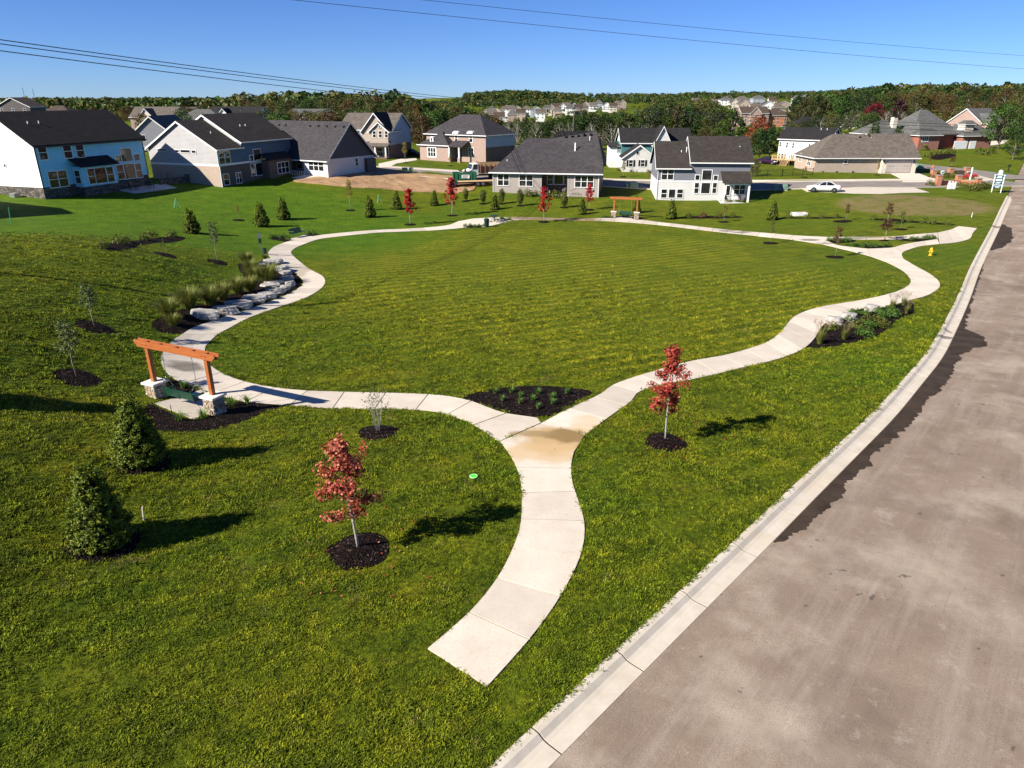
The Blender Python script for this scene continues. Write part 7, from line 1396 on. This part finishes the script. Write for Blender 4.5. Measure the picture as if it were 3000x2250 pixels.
# L: rose brick house at the far right ----------------------------------------------
A, B = gp('h4', 1878, 520), gp('h4', 2000, 512)
def simple_house(name, label, A, W, D, rz, z, ez, zr, roof, wall, wall2=None, style='gable', axis='x', wins=0, group='background houses', front=None):
    Bv = Vector((A.x + math.cos(rz) * W, A.y + math.sin(rz) * W, A.z)); H = House(name, label, A, Bv, group, z); wm = wall2 or wall
    H.walls(0, W, 0, D, [(-2.0, ez * .5, wall), (ez * .5, ez, wm)])
    ro = H.hip(0, W, 0, D, ez, zr, roof, .4) if style == 'hip' else H.gable(0, W, 0, D, ez, zr, axis, roof, wm, .35)
    if front:                                   # a gabled bay standing forward of the front wall
        u0, u1, fm = front; H.walls(u0, u1, -1.6, -.01, [(-2.0, ez * .98, fm)]); H.gable(u0, u1, -1.6, min(D / 2, 4), ez * .98, ez + (u1 - u0) * .52, 'y', roof, fm, .3, ends=(1, 0)); H.win('f', -1.6, (u0 + u1) / 2 - .5, (u0 + u1) / 2 + .5, ez * .55, ez * .85, 2, 2, trim=.08)
        if ez > 4.5: H.win('f', -1.6, (u0 + u1) / 2 - .6, (u0 + u1) / 2 + .6, .8, 2.2, 2, 2, trim=.08)
    for i in range(wins):
        u = W * (i + .5) / wins
        if front and front[0] - .7 < u < front[1] + .7: continue
        for zz in ([.9] if ez < 4.5 else [.9, ez * .5 + .7]): H.win('f', 0, u - .45, u + .45, zz, zz + 1.35, 1, 2, trim=.08)
    if W > 8: 
        ze_ = ez + (zr - ez) * .5; H.vent(ro, W * .6, D * .25, ze_, .4)
    return H
rzL = math.atan2(B.y - A.y, B.x - A.x)
simple_house('rose_brick_house', 'rose brick house with two gables at the far right beside the big tree', A, max(9, (B - A).length * 1.3), 11, rzL, A.z - .3, 5.4, 9.2, 'roof_grey', 'br_pink', None, 'gable', 'x', 3, 'houses', (0.4, 5.0, 'br_pink'))
# ------------------------------------------------------------------ background houses
def bgh(k, x0, x1, yr, W, roof, wall, label, style='gable', axis='x', wins=3, front=None, hgt_=None, rz=0.0, group='background houses', wall2=None, name='background_house', D=None, Y=None):
    X0, Y0 = S(k, x0, yr); X1, _ = S(k, x1, yr)
    if Y is None: dep = W * FPX / max(2, X1 - X0); Y = (dep - 4.5) / math.cos(PITCH)
    else: W = max(8.0, min(15.0, (X1 - X0) / FPX * Y * math.cos(PITCH)))
    D = D or W * .75
    ez, zr = hgt_ or (5.2, 8.4); ym = Y + D / 2; zt = aty((X0 + X1) / 2, Y0, ym)[2]; A = aty(X0, Y0, Y); z = zt - zr
    if front: front = (front[0] * W, front[1] * W, front[2])
    return simple_house(name, label, Vector((A[0], A[1], z)), W, D, rz, z, ez, zr, roof, wall, wall2, style, axis, wins, group, front)
bgh('h1', -60, 232, 255, 13, 'roof_umber', 'sid_dark', 'dark brown gable roof above the left end of the blue house', axis='y')
bgh('h1', 300, 590, 325, 15, 'roof_umber', 'sid_cream', 'brown hip roof peeking over the ridge of the blue house', 'hip')
bgh('h1', 215, 540, 352, 19, 'roof_grey', 'sid_white', 'long low grey roof just above the ridge of the blue house')
bgh('h1', 1105, 1470, 335, 15, 'roof_tan', 'br_pink', 'brown roofed house with a pale pink front gable behind the blue house', front=(.25, .6, 'sid_cream'))
bgh('h1', 1125, 1440, 412, 8.0, 'roof_grey', 'sid_slate', 'slate grey gabled house standing between the blue and grey houses', axis='y', wins=2, D=12)
bgh('h1', 1475, 1690, 337, 14, 'roof_tan', 'sid_cream', 'low brown roof in the row behind the grey gabled house')
bgh('h1', 1430, 1920, 357, 16, 'roof_grey', 'sid_cream', 'cream house with a broad grey hip roof behind the grey gabled house', 'hip')
bgh('h1', 1770, 2212, 332, 18, 'roof_black', 'sid_white', 'black roofed house with a white peaked gable left of the craftsman row', front=(.22, .5, 'sid_white'))
bgh('h2', -10, 228, 252, 12, 'roof_black', 'sid_dark', 'black gable roof rising behind the slate blue wall', axis='y')
bgh('h2', 175, 440, 265, 15, 'roof_tan', 'sid_cream', 'tan hip roofed house below the wooded ridge on the left', 'hip')
bgh('h2', 435, 755, 265, 14, 'roof_grey', 'sid_steel', 'grey house with a bold white front gable below the wooded ridge', front=(.2, .55, 'sid_white'))
bgh('h2', 240, 555, 382, 14, 'roof_black', 'sid_white', 'low black and grey roof behind the white ranch house', axis='x')
bgh('h2', 1405, 1500, 292, 11, 'roof_tan', 'br_orange', 'small brick house half hidden behind the craftsman house', axis='y', wins=2)
bgh('h3', 1065, 1300, 402, 11, 'roof_dark', 'br_orange', 'orange brick house with dark hip roof left of the teal farmhouse', 'hip')
bgh('h3', 1365, 1765, 380, 17, 'roof_tan', 'sid_cream', 'tan roofed house with wide gable above the teal farmhouse', front=(.35, .75, 'sid_dark'))
bgh('h3', 1945, 2330, 440, 16, 'roof_tan', 'sid_dark', 'tan hip roofed house half hidden by the walkout house', 'hip')
bgh('h4', 560, 862, 352, 15, 'roof_black', 'sid_cream', 'house with a broad black hip roof behind the white two storey house', 'hip')
bgh('h4', 965, 1270, 327, 16, 'roof_tan', 'sid_white', 'white house with tan hip roof behind the long tan ranch', 'hip', front=(.25, .45, 'sid_white'))
bgh('h4', 905, 1060, 402, 8, 'roof_umber', 'sid_white', 'small white gable end above the ridge of the tan ranch', axis='y', wins=2)
bgh('h4', 862, 955, 362, 8, 'roof_tan', 'sid_white', 'white gable peeking left of the dark conifer', axis='y', wins=1)
bgh('h4', 185, 382, 277, 15, 'roof_umber', 'br_pink', 'large rose brick house with arched centre on the far slope', front=(.3, .7, 'br_pink'))
bgh('h4', 362, 532, 292, 13, 'roof_umber', 'br_orange', 'orange brick house with brown hip roof on the far slope', 'hip')
bgh('h4', 178, 292, 366, 9, 'roof_umber', 'br_orange', 'orange brick gable end among the trees left of the white house', axis='y', wins=1)
bgh('h4', 300, 390, 412, 9, 'roof_umber', 'br_brown', 'low brown roof among the trees left of the white house', wins=0)
bgh('h4', 685, 782, 277, 11, 'roof_dark', 'sid_white', 'small house with blue black roof on the wooded slope', 'hip')
bgh('h4', 788, 905, 272, 14, 'roof_umber', 'br_tan', 'low brown roofed house on the wooded slope')
bgh('h4', 1160, 1262, 240, 12, 'roof_grey', 'sid_cream', 'pale house with grey roof beside the crimson tree', 'hip')
bgh('h4', 1572, 1652, 222, 12, 'roof_umber', 'br_brown', 'brown roof deep in the wood on the right hill', 'hip', wins=2)
simple_house('neighbour_house', 'house just beyond the left edge whose shadow falls on the lawn', Vector((-76, 70, 1.0)), 13, 11, R(-17), 1.0, 6.3, 9.8, 'roof_black', 'sid_white', None, 'gable', 'x', 3, 'houses')
# terraces of houses far across the valley
walls_ = ['sid_white', 'sid_cream', 'br_pink', 'sid_tan', 'br_tan', 'sid_white', 'sid_steel']; roofs_ = ['roof_tan', 'roof_umber', 'roof_tan', 'roof_grey', 'roof_dark', 'roof_umber']
vl = [(10,70,300),(30,90,262),(85,140,238),(75,150,272),(120,190,250),(135,200,290),(180,262,240),(195,250,262),(240,310,232),(255,330,270),(300,385,235),(330,410,262),(385,450,232),(455,555,237),(500,560,262),(560,640,228),(600,660,222),(640,720,215),(655,720,240),(700,760,215),(760,840,225),(735,790,208),(800,870,210),(840,900,222),(880,960,215),(905,960,200),(965,1020,205),(1020,1075,183),(1080,1150,205),(1180,1215,190),(1225,1272,185),(1140,1190,212),(1860,1930,170),(1900,1960,190),(2010,2060,175),(2060,2150,160),(2120,2200,150),(2150,2212,170),(1870,1920,245),(1890,1940,280)]
for i, (a, b, y) in enumerate(sorted(vl)):
    bgh('h3', a, b, y, 12.5, roofs_[i % 6], walls_[i % 7], f'tiny distant house across the valley, {ordn(i)} from the left', 'gable' if i % 3 else 'hip', 'y' if i % 3 == 1 else 'x', 2, None, None, 0, 'houses across the valley', name='distant_house', Y=520 + (300 - y) * 3.2)
vr = [(30,112,205),(100,150,222),(145,242,200),(158,238,230),(265,352,195),(250,325,255),(330,425,238),(380,425,210),(415,482,250),(430,562,236),(555,608,195),(603,682,190),(640,695,218),(135,200,285),(545,620,262)]
for i, (a, b, y) in enumerate(sorted(vr)):
    bgh('h4', a, b, y, 13, roofs_[(i + 3) % 6], 'sid_blue' if (a, b) == (603, 682) else walls_[i % 7], f'distant house on the slope at right, {ordn(i)} from the left', 'gable' if i % 3 else 'hip', 'y' if i % 3 == 1 else 'x', 3, None, None, 0, 'houses on the far slope', name='distant_house', Y=420 + (285 - y) * 5.0)

# ------------------------------------------------------------------ woods
WM = {'deep green': tree_leafm('deep_green_foliage', [(.012,.028,.006), (.025,.05,.008), (.042,.075,.010)]), 'mid green': tree_leafm('mid_green_foliage', [(.025,.052,.008), (.05,.088,.012), (.085,.125,.016)]),
      'olive': tree_leafm('olive_foliage', [(.045,.052,.012), (.08,.085,.018), (.125,.11,.028)]), 'rusty orange': tree_leafm('rusty_foliage', [(.055,.045,.014), (.10,.062,.018), (.14,.08,.022)]),
      'crimson': tree_leafm('crimson_foliage', [(.16,.014,.008), (.25,.022,.012), (.12,.012,.01)]), 'dull purple': tree_leafm('purple_foliage', [(.05,.018,.02), (.08,.025,.025)]), 'half bare grey': tree_leafm('thin_grey_foliage', [(.10,.095,.06), (.16,.14,.09), (.08,.075,.03)])}
BGM = {}
def bg_meshes(shape, seed, col):
    key = (shape, seed, col)
    if key in BGM: return BGM[key]
    rg = np.random.default_rng(seed); rd = random.Random(seed); tk = ('trunk', shape, seed)
    tr = MB(); bare = shape == 'bare'
    tr.tube([(0, 0, -1.5), (0, 0, .25), (rd.uniform(-.02, .02), rd.uniform(-.02, .02), .55), (0, 0, .85)], [.022, .016, .011, .003], 7)
    Q = []; cl = []
    if shape == 'conifer':
        n = 1500; z = .06 + .94 * (1 - np.sqrt(1 - rg.uniform(0, .99, n))); az = rg.uniform(0, 6.283, n); lay = .75 + .25 * np.abs(np.sin(z * 34)); r = .23 * (1 - z) ** .8 * lay * rg.uniform(.5, 1.05, n); P = np.c_[r * np.cos(az), r * np.sin(az), z]
        Q.append(leaf_quads(P, np.c_[np.cos(az), np.sin(az), np.full(n, .8)] + rg.normal(0, .6, (n, 3)), rg.uniform(.014, .026, n), .6, .25, rng=rg))
    else:
        nb = 13 if bare else 24; wid = {'broad': .42, 'tall': .27, 'round': .36, 'bare': .34}[shape]; lo = {'broad': .28, 'tall': .22, 'round': .20, 'bare': .4}[shape]
        for i in range(nb):
            t = (i + .5) / nb; z = lo + (.97 - lo) * t; prof = math.sin(math.pi * min(1, (.12 + .88 * t) ** .85)) ** .6; r = wid * prof * rd.uniform(.35, 1.0); a = i * 2.4 + rd.uniform(-.6, .6); c = Vector((r * math.cos(a), r * math.sin(a), z)); cl.append(c)
            tr.tube([(0, 0, max(.12, z - .22)), tuple(c * .6 + Vector((0, 0, max(.12, z - .22) * .4 + .02))), tuple(c)], [.009, .006, .002], 4)
            if bare:
                for q in range(4): e = c + Vector((rd.uniform(-.1, .1), rd.uniform(-.1, .1), rd.uniform(-.02, .12))); tr.tube([tuple(c * .8 + Vector((0, 0, .2 * c.z))), tuple(e)], [.004, .001], 3)
        for c in cl:
            n = 22 if bare else 95; rr = wid * (.30 if bare else rd.uniform(.26, .42)); d = unit(rg.normal(0, 1, (n, 3))); P = np.array(c) + d * rr * rg.uniform(.45, 1.05, n)[:, None] * np.array((1, 1, .75)); Q.append(leaf_quads(P, d + np.array((0, 0, .5)) + rg.normal(0, .6, (n, 3)), rg.uniform(.012, .024, n) * (1.0 if not bare else .8), .75, .3, rng=rg))
    tm = BGM.get(tk) or tr.mesh('trunk', MT['bark_pale'] if bare else MT['bark'], True); BGM[tk] = tm
    BGM[key] = (tm, quads('crown', np.concatenate(Q), WM[col])); return BGM[key]
def wood_tree(X, Y, h, shape, seed, col, label, group, name='tree', wide=1.0, z=None):
    tm, cm = bg_meshes(shape, seed, col); o = empty(name, (X, Y, tz(X, Y) if z is None else z), random.uniform(0, 6), (h * wide, h * wide, h)); tag(o, label, 'tree', group); link('trunk', tm, o); link('crown', cm, o); return o
def zone(n, xr, Yr, topf, hr, cols, shapes, phrase, seed):
    rd = random.Random(seed); L_ = []
    for i in range(n):
        x = xr[0] + (xr[1] - xr[0]) * (i + rd.uniform(.1, .9)) / n; t = rd.random(); Y = Yr[0] + (Yr[1] - Yr[0]) * t; X = aty(x, 210, Y)[0]; zt = aty(x, topf(x) + rd.uniform(-5, 9) + (1 - t) * 9, Y)[2]; h = max(hr[0], min(hr[1], zt - tz(X, Y))) / 1.1; L_.append((x, X, Y, h, rd.choice(shapes), 600 + rd.randint(0, 4), rd.choice(cols)))
    for i, (x, X, Y, h, sh, sd_, col) in enumerate(L_):
        wood_tree(X, Y, h, sh, sd_, col, f'{col} tree in {phrase}, {ordn(i)} from the left', 'trees of ' + phrase, wide=rd.uniform(.85, 1.25) * (.85 if sh == 'tall' else 1))
DG, MG, OL, RO, BA = 'deep green', 'mid green', 'olive', 'rusty orange', 'half bare grey'
lerp_f = lambda pts: (lambda x: float(np.interp(x, [p[0] for p in pts], [p[1] for p in pts])))
zone(34, (20, 580), (260, 420), lerp_f([(0, 226), (560, 222)]), (6, 16), [MG, OL, OL, DG, RO], ['round', 'broad'], 'the plain behind the left houses', 1)
zone(52, (520, 900), (300, 430), lerp_f([(520, 214), (640, 205), (720, 203), (900, 208)]), (8, 18), [DG, DG, MG, OL, OL, MG, RO], ['round', 'broad', 'tall'], 'the ridge wood behind the craftsman', 2)
zone(30, (560, 900), (225, 290), lerp_f([(560, 228), (900, 226)]), (6, 13), [MG, OL, MG, DG, RO], ['round', 'broad'], 'the lower edge of the ridge wood', 3)
zone(26, (880, 1080), (180, 250), lerp_f([(880, 232), (1000, 218), (1080, 250)]), (7, 17), [OL, RO, MG, OL, DG, MG], ['broad', 'round', 'tall'], 'the thicket behind the arched brick house', 4)
zone(46, (1060, 1500), (175, 250), lerp_f([(1060, 268), (1180, 248), (1250, 236), (1500, 232)]), (7, 18), [DG, DG, MG, OL, DG], ['broad', 'round', 'tall'], 'the belt behind the centre houses', 5)
zone(9, (1070, 1420), (165, 178), lerp_f([(1060, 262), (1420, 255)]), (8, 15), [BA, BA, OL], ['bare'], 'the front of the dark belt', 6)
zone(22, (1380, 1560), (205, 280), lerp_f([(1380, 222), (1450, 206), (1600, 212)]), (9, 20), [DG, OL, DG, OL, MG], ['tall', 'broad', 'round'], 'the tall clump right of centre', 7)
zone(26, (1500, 1760), (190, 250), lerp_f([(1500, 258), (1560, 268), (1680, 270), (1760, 250)]), (6, 14), [DG, MG, DG, OL], ['round', 'broad', 'conifer'], 'the hedgerow before the slope houses', 8)
zone(34, (1715, 1960), (290, 420), lerp_f([(1715, 205), (1760, 192), (1850, 186), (1960, 192)]), (9, 19), [DG, MG, DG, OL], ['broad', 'round', 'tall'], 'the left part of the right hill', 9)
zone(40, (1940, 2260), (280, 420), lerp_f([(1940, 190), (2060, 184), (2240, 178)]), (9, 20), [DG, MG, OL, RO, DG, DG, OL], ['broad', 'round', 'tall'], 'the right hill crest', 10)
zone(26, (1760, 2010), (240, 285), lerp_f([(1760, 238), (1900, 228), (2010, 232)]), (6, 14), [OL, MG, BA, DG], ['broad', 'round', 'bare'], 'the right low slope', 11)
zone(18, (2060, 2250), (225, 275), lerp_f([(2060, 215), (2240, 212)]), (8, 17), [RO, OL, MG, DG, BA, OL], ['broad', 'round'], 'the wood above the rose house', 12)
def one(k, x, yb, yt, Y, shape, col, label, wide=1.0, seed=600):
    X, T_ = S(k, x, yt); q_ = aty(X, T_, Y); zb_ = aty(X, S(k, x, yb)[1], Y)[2]; z_ = min(tz(q_[0], Y), zb_); wood_tree(q_[0], Y, q_[2] - z_, shape, seed, col, label, 'single trees between the houses', wide=wide, z=z_)
one('h4', 2105, 505, 255, 190, 'broad', MG, 'big leafy green tree right of the rose brick house', 1.05); one('h4', 2190, 640, 420, 160, 'round', DG, 'dark round tree cut by the right edge of the picture', 1.0, 601)
one('h4', 1160, 490, 335, 178, 'conifer', DG, 'dark conifer behind the garage end of the tan ranch', 1.3); one('h4', 1325, 478, 392, 178, 'conifer', DG, 'low dark conifer right of the taller one behind the tan ranch', 1.8, 601); one('h4', 880, 480, 410, 185, 'conifer', DG, 'small dark conifer between the white and tan houses', 1.6, 602)
one('h4', 1148, 325, 252, 250, 'round', 'crimson', 'crimson tree on the slope behind the tan ranch', 1.2); one('h4', 312, 410, 345, 200, 'round', 'crimson', 'small crimson tree beside the orange brick houses', 1.1, 601); one('h4', 1328, 310, 228, 255, 'tall', 'dull purple', 'purple leaved tree above the chimney of the red brick house', 1.1)
one('h4', 130, 470, 300, 185, 'tall', MG, 'slim green tree left of the orange brick gable', 1.2); one('h1', 1558, 455, 362, 185, 'round', MG, 'small round tree before the cream house on the left', 1.0, 601); one('h2', 350, 385, 285, 165, 'round', MG, 'rounded bright green tree behind the white ranch house', 1.4); one('h2', 780, 378, 285, 175, 'round', RO, 'rounded rusty tree left of the craftsman house', 1.4, 601)
one('h4', 330, 620, 440, 168, 'tall', DG, 'dark tree left of the white two storey house, nearer one', 1.2, 601); one('h4', 405, 600, 430, 172, 'tall', DG, 'dark tree touching the white two storey house', 1.1, 602); one('h4', 280, 745, 650, 128, 'round', OL, 'yellowish bush right of the walkout house', 1.0, 602)
# continuous woodland beyond the single trees, too far to tell trees apart
def far_wood(name, label, specs, seed, mats):
    rg = np.random.default_rng(seed); groups = [[] for _ in mats]
    for n, xr, Yr, hr, jit in specs:
        for i in range(n):
            Y = Yr[0] + (Yr[1] - Yr[0]) * rg.random() ** 1.2; x = rg.uniform(*xr); X = aty(x, 210, Y)[0]; h = rg.uniform(*hr); z = tz(X, Y); c = np.array((X, Y, z + h * .62)); k = 46; d = unit(rg.normal(0, 1, (k, 3))); d[:, 2] = np.abs(d[:, 2]) * 1.1 - .25
            P = c + d * np.array((h * .42, h * .42, h * .40)) * rg.uniform(.7, 1.05, k)[:, None]; groups[int(rg.integers(len(mats)))].append(leaf_quads(P, d + rg.normal(0, .5, (k, 3)), rg.uniform(.065, .115, k) * h, .8, .25, rng=rg))
    V = np.concatenate([np.concatenate(g_) for g_ in groups]); me = quads(name, V, WM[mats[0]])
    for m_ in mats[1:]: me.materials.append(WM[m_])
    mi = np.concatenate([np.full(sum(len(q) for q in g_), i) for i, g_ in enumerate(groups)]).astype(np.int32); me.polygons.foreach_set('material_index', mi)
    tag(link(name, me), label, 'woodland', kind='stuff')
far_wood('far_woodland', 'hazy flat woodland out to the left horizon', [(900, (-150, 640), (430, 900), (9, 14), 0), (1300, (-150, 760), (900, 2400), (10, 17), 0), (500, (500, 1000), (440, 700), (10, 15), 0)], 41, [DG, OL, MG, OL])
far_wood('far_woodland', 'wooded knoll and ridge beyond the distant houses in the centre', [(420, (1005, 1225), (960, 1130), (9, 14), 0), (700, (1150, 2300), (1250, 1900), (10, 15), 0), (250, (1120, 1500), (960, 1250), (8, 12), 0), (300, (1740, 2300), (430, 900), (9, 14), 0), (170, (1030, 1560), (520, 900), (4, 7), 0), (60, (1520, 1720), (430, 800), (4, 7), 0), (360, (1520, 1780), (950, 1350), (7, 11), 0), (250, (1250, 1560), (950, 1300), (7, 10), 0), (420, (960, 1580), (400, 500), (5, 8), 0), (380, (860, 1260), (840, 1010), (7, 10), 0), (200, (1000, 1560), (500, 940), (4, 6), 0)], 42, [DG, OL, DG, MG, OL])

# ------------------------------------------------------------------ lawn grass: tufts on the near lawn
def tuft_mesh():
    rg = np.random.default_rng(77); V = []
    for i in range(15):
        a = rg.uniform(0, 6.283); d = np.array((math.cos(a), math.sin(a), 0)); b = np.array((rg.normal(0, .045), rg.normal(0, .045), 0)); l = rg.uniform(.04, .075); ln = rg.uniform(.3, 1.0); w = np.array((-d[1], d[0], 0)) * rg.uniform(.005, .009)
        m_ = b + d * l * ln * .4 + np.array((0, 0, l * .65)); e = b + d * l * ln + np.array((0, 0, l * (1 - .3 * ln))); V.append([b - w, b + w, m_ + w * .8, m_ - w * .8]); V.append([m_ - w * .8, m_ + w * .8, e + w * .15, e - w * .15])
    return quads('grass_tuft', np.array(V), MT['blades'])
tuft = link('grass_tuft', tuft_mesh()); tuft.location = (-3.0, 14.0, tz(-3, 14)); tag(tuft, 'single tuft of lawn grass among the others', 'grass', kind='stuff')
def grass_points(n):
    rg = np.random.default_rng(5); y = 6 + 84 * rg.random(n * 4) ** 1.5; keep = rg.random(n * 4) < (.9 * y + 6) / 60 * (14 / np.maximum(y, 14)) ** .4 * (1 - sstep(16, 66, y)); y = y[keep]; x = rg.uniform(-1, 1, len(y)) * (.80 * y + 4); x = x[:n]; y = y[:n]
    ok = np.ones(len(x), bool)
    for poly in EXCL:
        xs = [p[0] for p in poly]; ys = [p[1] for p in poly]; bb = (x > min(xs)) & (x < max(xs)) & (y > min(ys)) & (y < max(ys))
        if bb.any(): idx = np.where(bb)[0]; ok[idx[pip(x[idx], y[idx], poly)]] = False
    x = x[ok]; y = y[ok]; return x, y, T(x, y)
gx, gy, gz = grass_points(240000)
pm = bpy.data.meshes.new('grass'); pm.vertices.add(len(gx)); pm.vertices.foreach_set('co', np.c_[gx, gy, gz - .008].reshape(-1).astype(np.float32))
at = pm.attributes.new('sc', 'FLOAT', 'POINT')
def vnoise(x, y, sc, seed):
    g = np.random.default_rng(seed).random((256, 256)); u = x * sc + 600; w = y * sc + 600; i = np.floor(u).astype(int); j = np.floor(w).astype(int); f = u - i; q = w - j; f = f * f * (3 - 2 * f); q = q * q * (3 - 2 * q)
    G_ = lambda a, b: g[a % 256, b % 256]
    return (G_(i, j) * (1 - f) + G_(i + 1, j) * f) * (1 - q) + (G_(i, j + 1) * (1 - f) + G_(i + 1, j + 1) * f) * q
lump = .25 + .75 * vnoise(gx, gy, 1.1, 3) + .55 * vnoise(gx, gy, 3.1, 4)
at.data.foreach_set('value', (np.clip(lump, .45, 1.3) * RNG.uniform(.7, 1.25, len(gx)) * (np.maximum(gy, 12) / 12) ** .28).astype(np.float32))
at = pm.attributes.new('rot', 'FLOAT_VECTOR', 'POINT'); rt = np.zeros((len(gx), 3), np.float32); rt[:, 2] = RNG.uniform(0, 6.283, len(gx)); rt[:, 0] = RNG.normal(0, .12, len(gx)); at.data.foreach_set('vector', rt.reshape(-1))
pm.materials.append(MT['blades']); grass = link('grass', pm); tag(grass, 'short mown grass blades of the near lawn', 'grass', kind='stuff')
ng = bpy.data.node_groups.new('grass_tufts', 'GeometryNodeTree'); ng.interface.new_socket('Geometry', in_out='INPUT', socket_type='NodeSocketGeometry'); ng.interface.new_socket('Geometry', in_out='OUTPUT', socket_type='NodeSocketGeometry')
gi = ng.nodes.new('NodeGroupInput'); go = ng.nodes.new('NodeGroupOutput'); ip = ng.nodes.new('GeometryNodeInstanceOnPoints'); ob = ng.nodes.new('GeometryNodeObjectInfo'); ob.inputs[0].default_value = tuft; ob.transform_space = 'ORIGINAL'
a1_ = ng.nodes.new('GeometryNodeInputNamedAttribute'); a1_.data_type = 'FLOAT'; a1_.inputs[0].default_value = 'sc'; a2_ = ng.nodes.new('GeometryNodeInputNamedAttribute'); a2_.data_type = 'FLOAT_VECTOR'; a2_.inputs[0].default_value = 'rot'
e2r = ng.nodes.new('FunctionNodeEulerToRotation'); ng.links.new(a2_.outputs[0], e2r.inputs[0]); ng.links.new(gi.outputs[0], ip.inputs['Points']); ng.links.new(ob.outputs['Geometry'], ip.inputs['Instance']); ng.links.new(e2r.outputs[0], ip.inputs['Rotation']); ng.links.new(a1_.outputs[0], ip.inputs['Scale']); ng.links.new(ip.outputs[0], go.inputs[0])
md = grass.modifiers.new('tufts', 'NODES'); md.node_group = ng

# fallen leaves round the two near maples
def litter(P, n, r_, lm, seed, label):
    rg = np.random.default_rng(seed); a = rg.uniform(0, 6.283, n); d = r_ * rg.random(n) ** .7; X = P.x + d * np.cos(a) + .4; Y = P.y + d * np.sin(a) + .2; Pn = np.c_[X, Y, T(X, Y) + .06]; V = leaf_quads(Pn, np.array((0, 0, 1.0)) + rg.normal(0, .35, (n, 3)), rg.uniform(.025, .045, n), .8, .3, rng=rg)
    tag(link('fallen_leaves', quads('fallen_leaves', V, LF[lm])), label, 'leaves', kind='stuff')
litter(gp('F', 775, 1190), 90, 2.6, 'maple', 901, 'scattered copper leaves fallen round the near left maple'); litter(gp('F', 1437, 955), 70, 2.4, 'maple_r', 902, 'scattered red leaves fallen round the right maple')
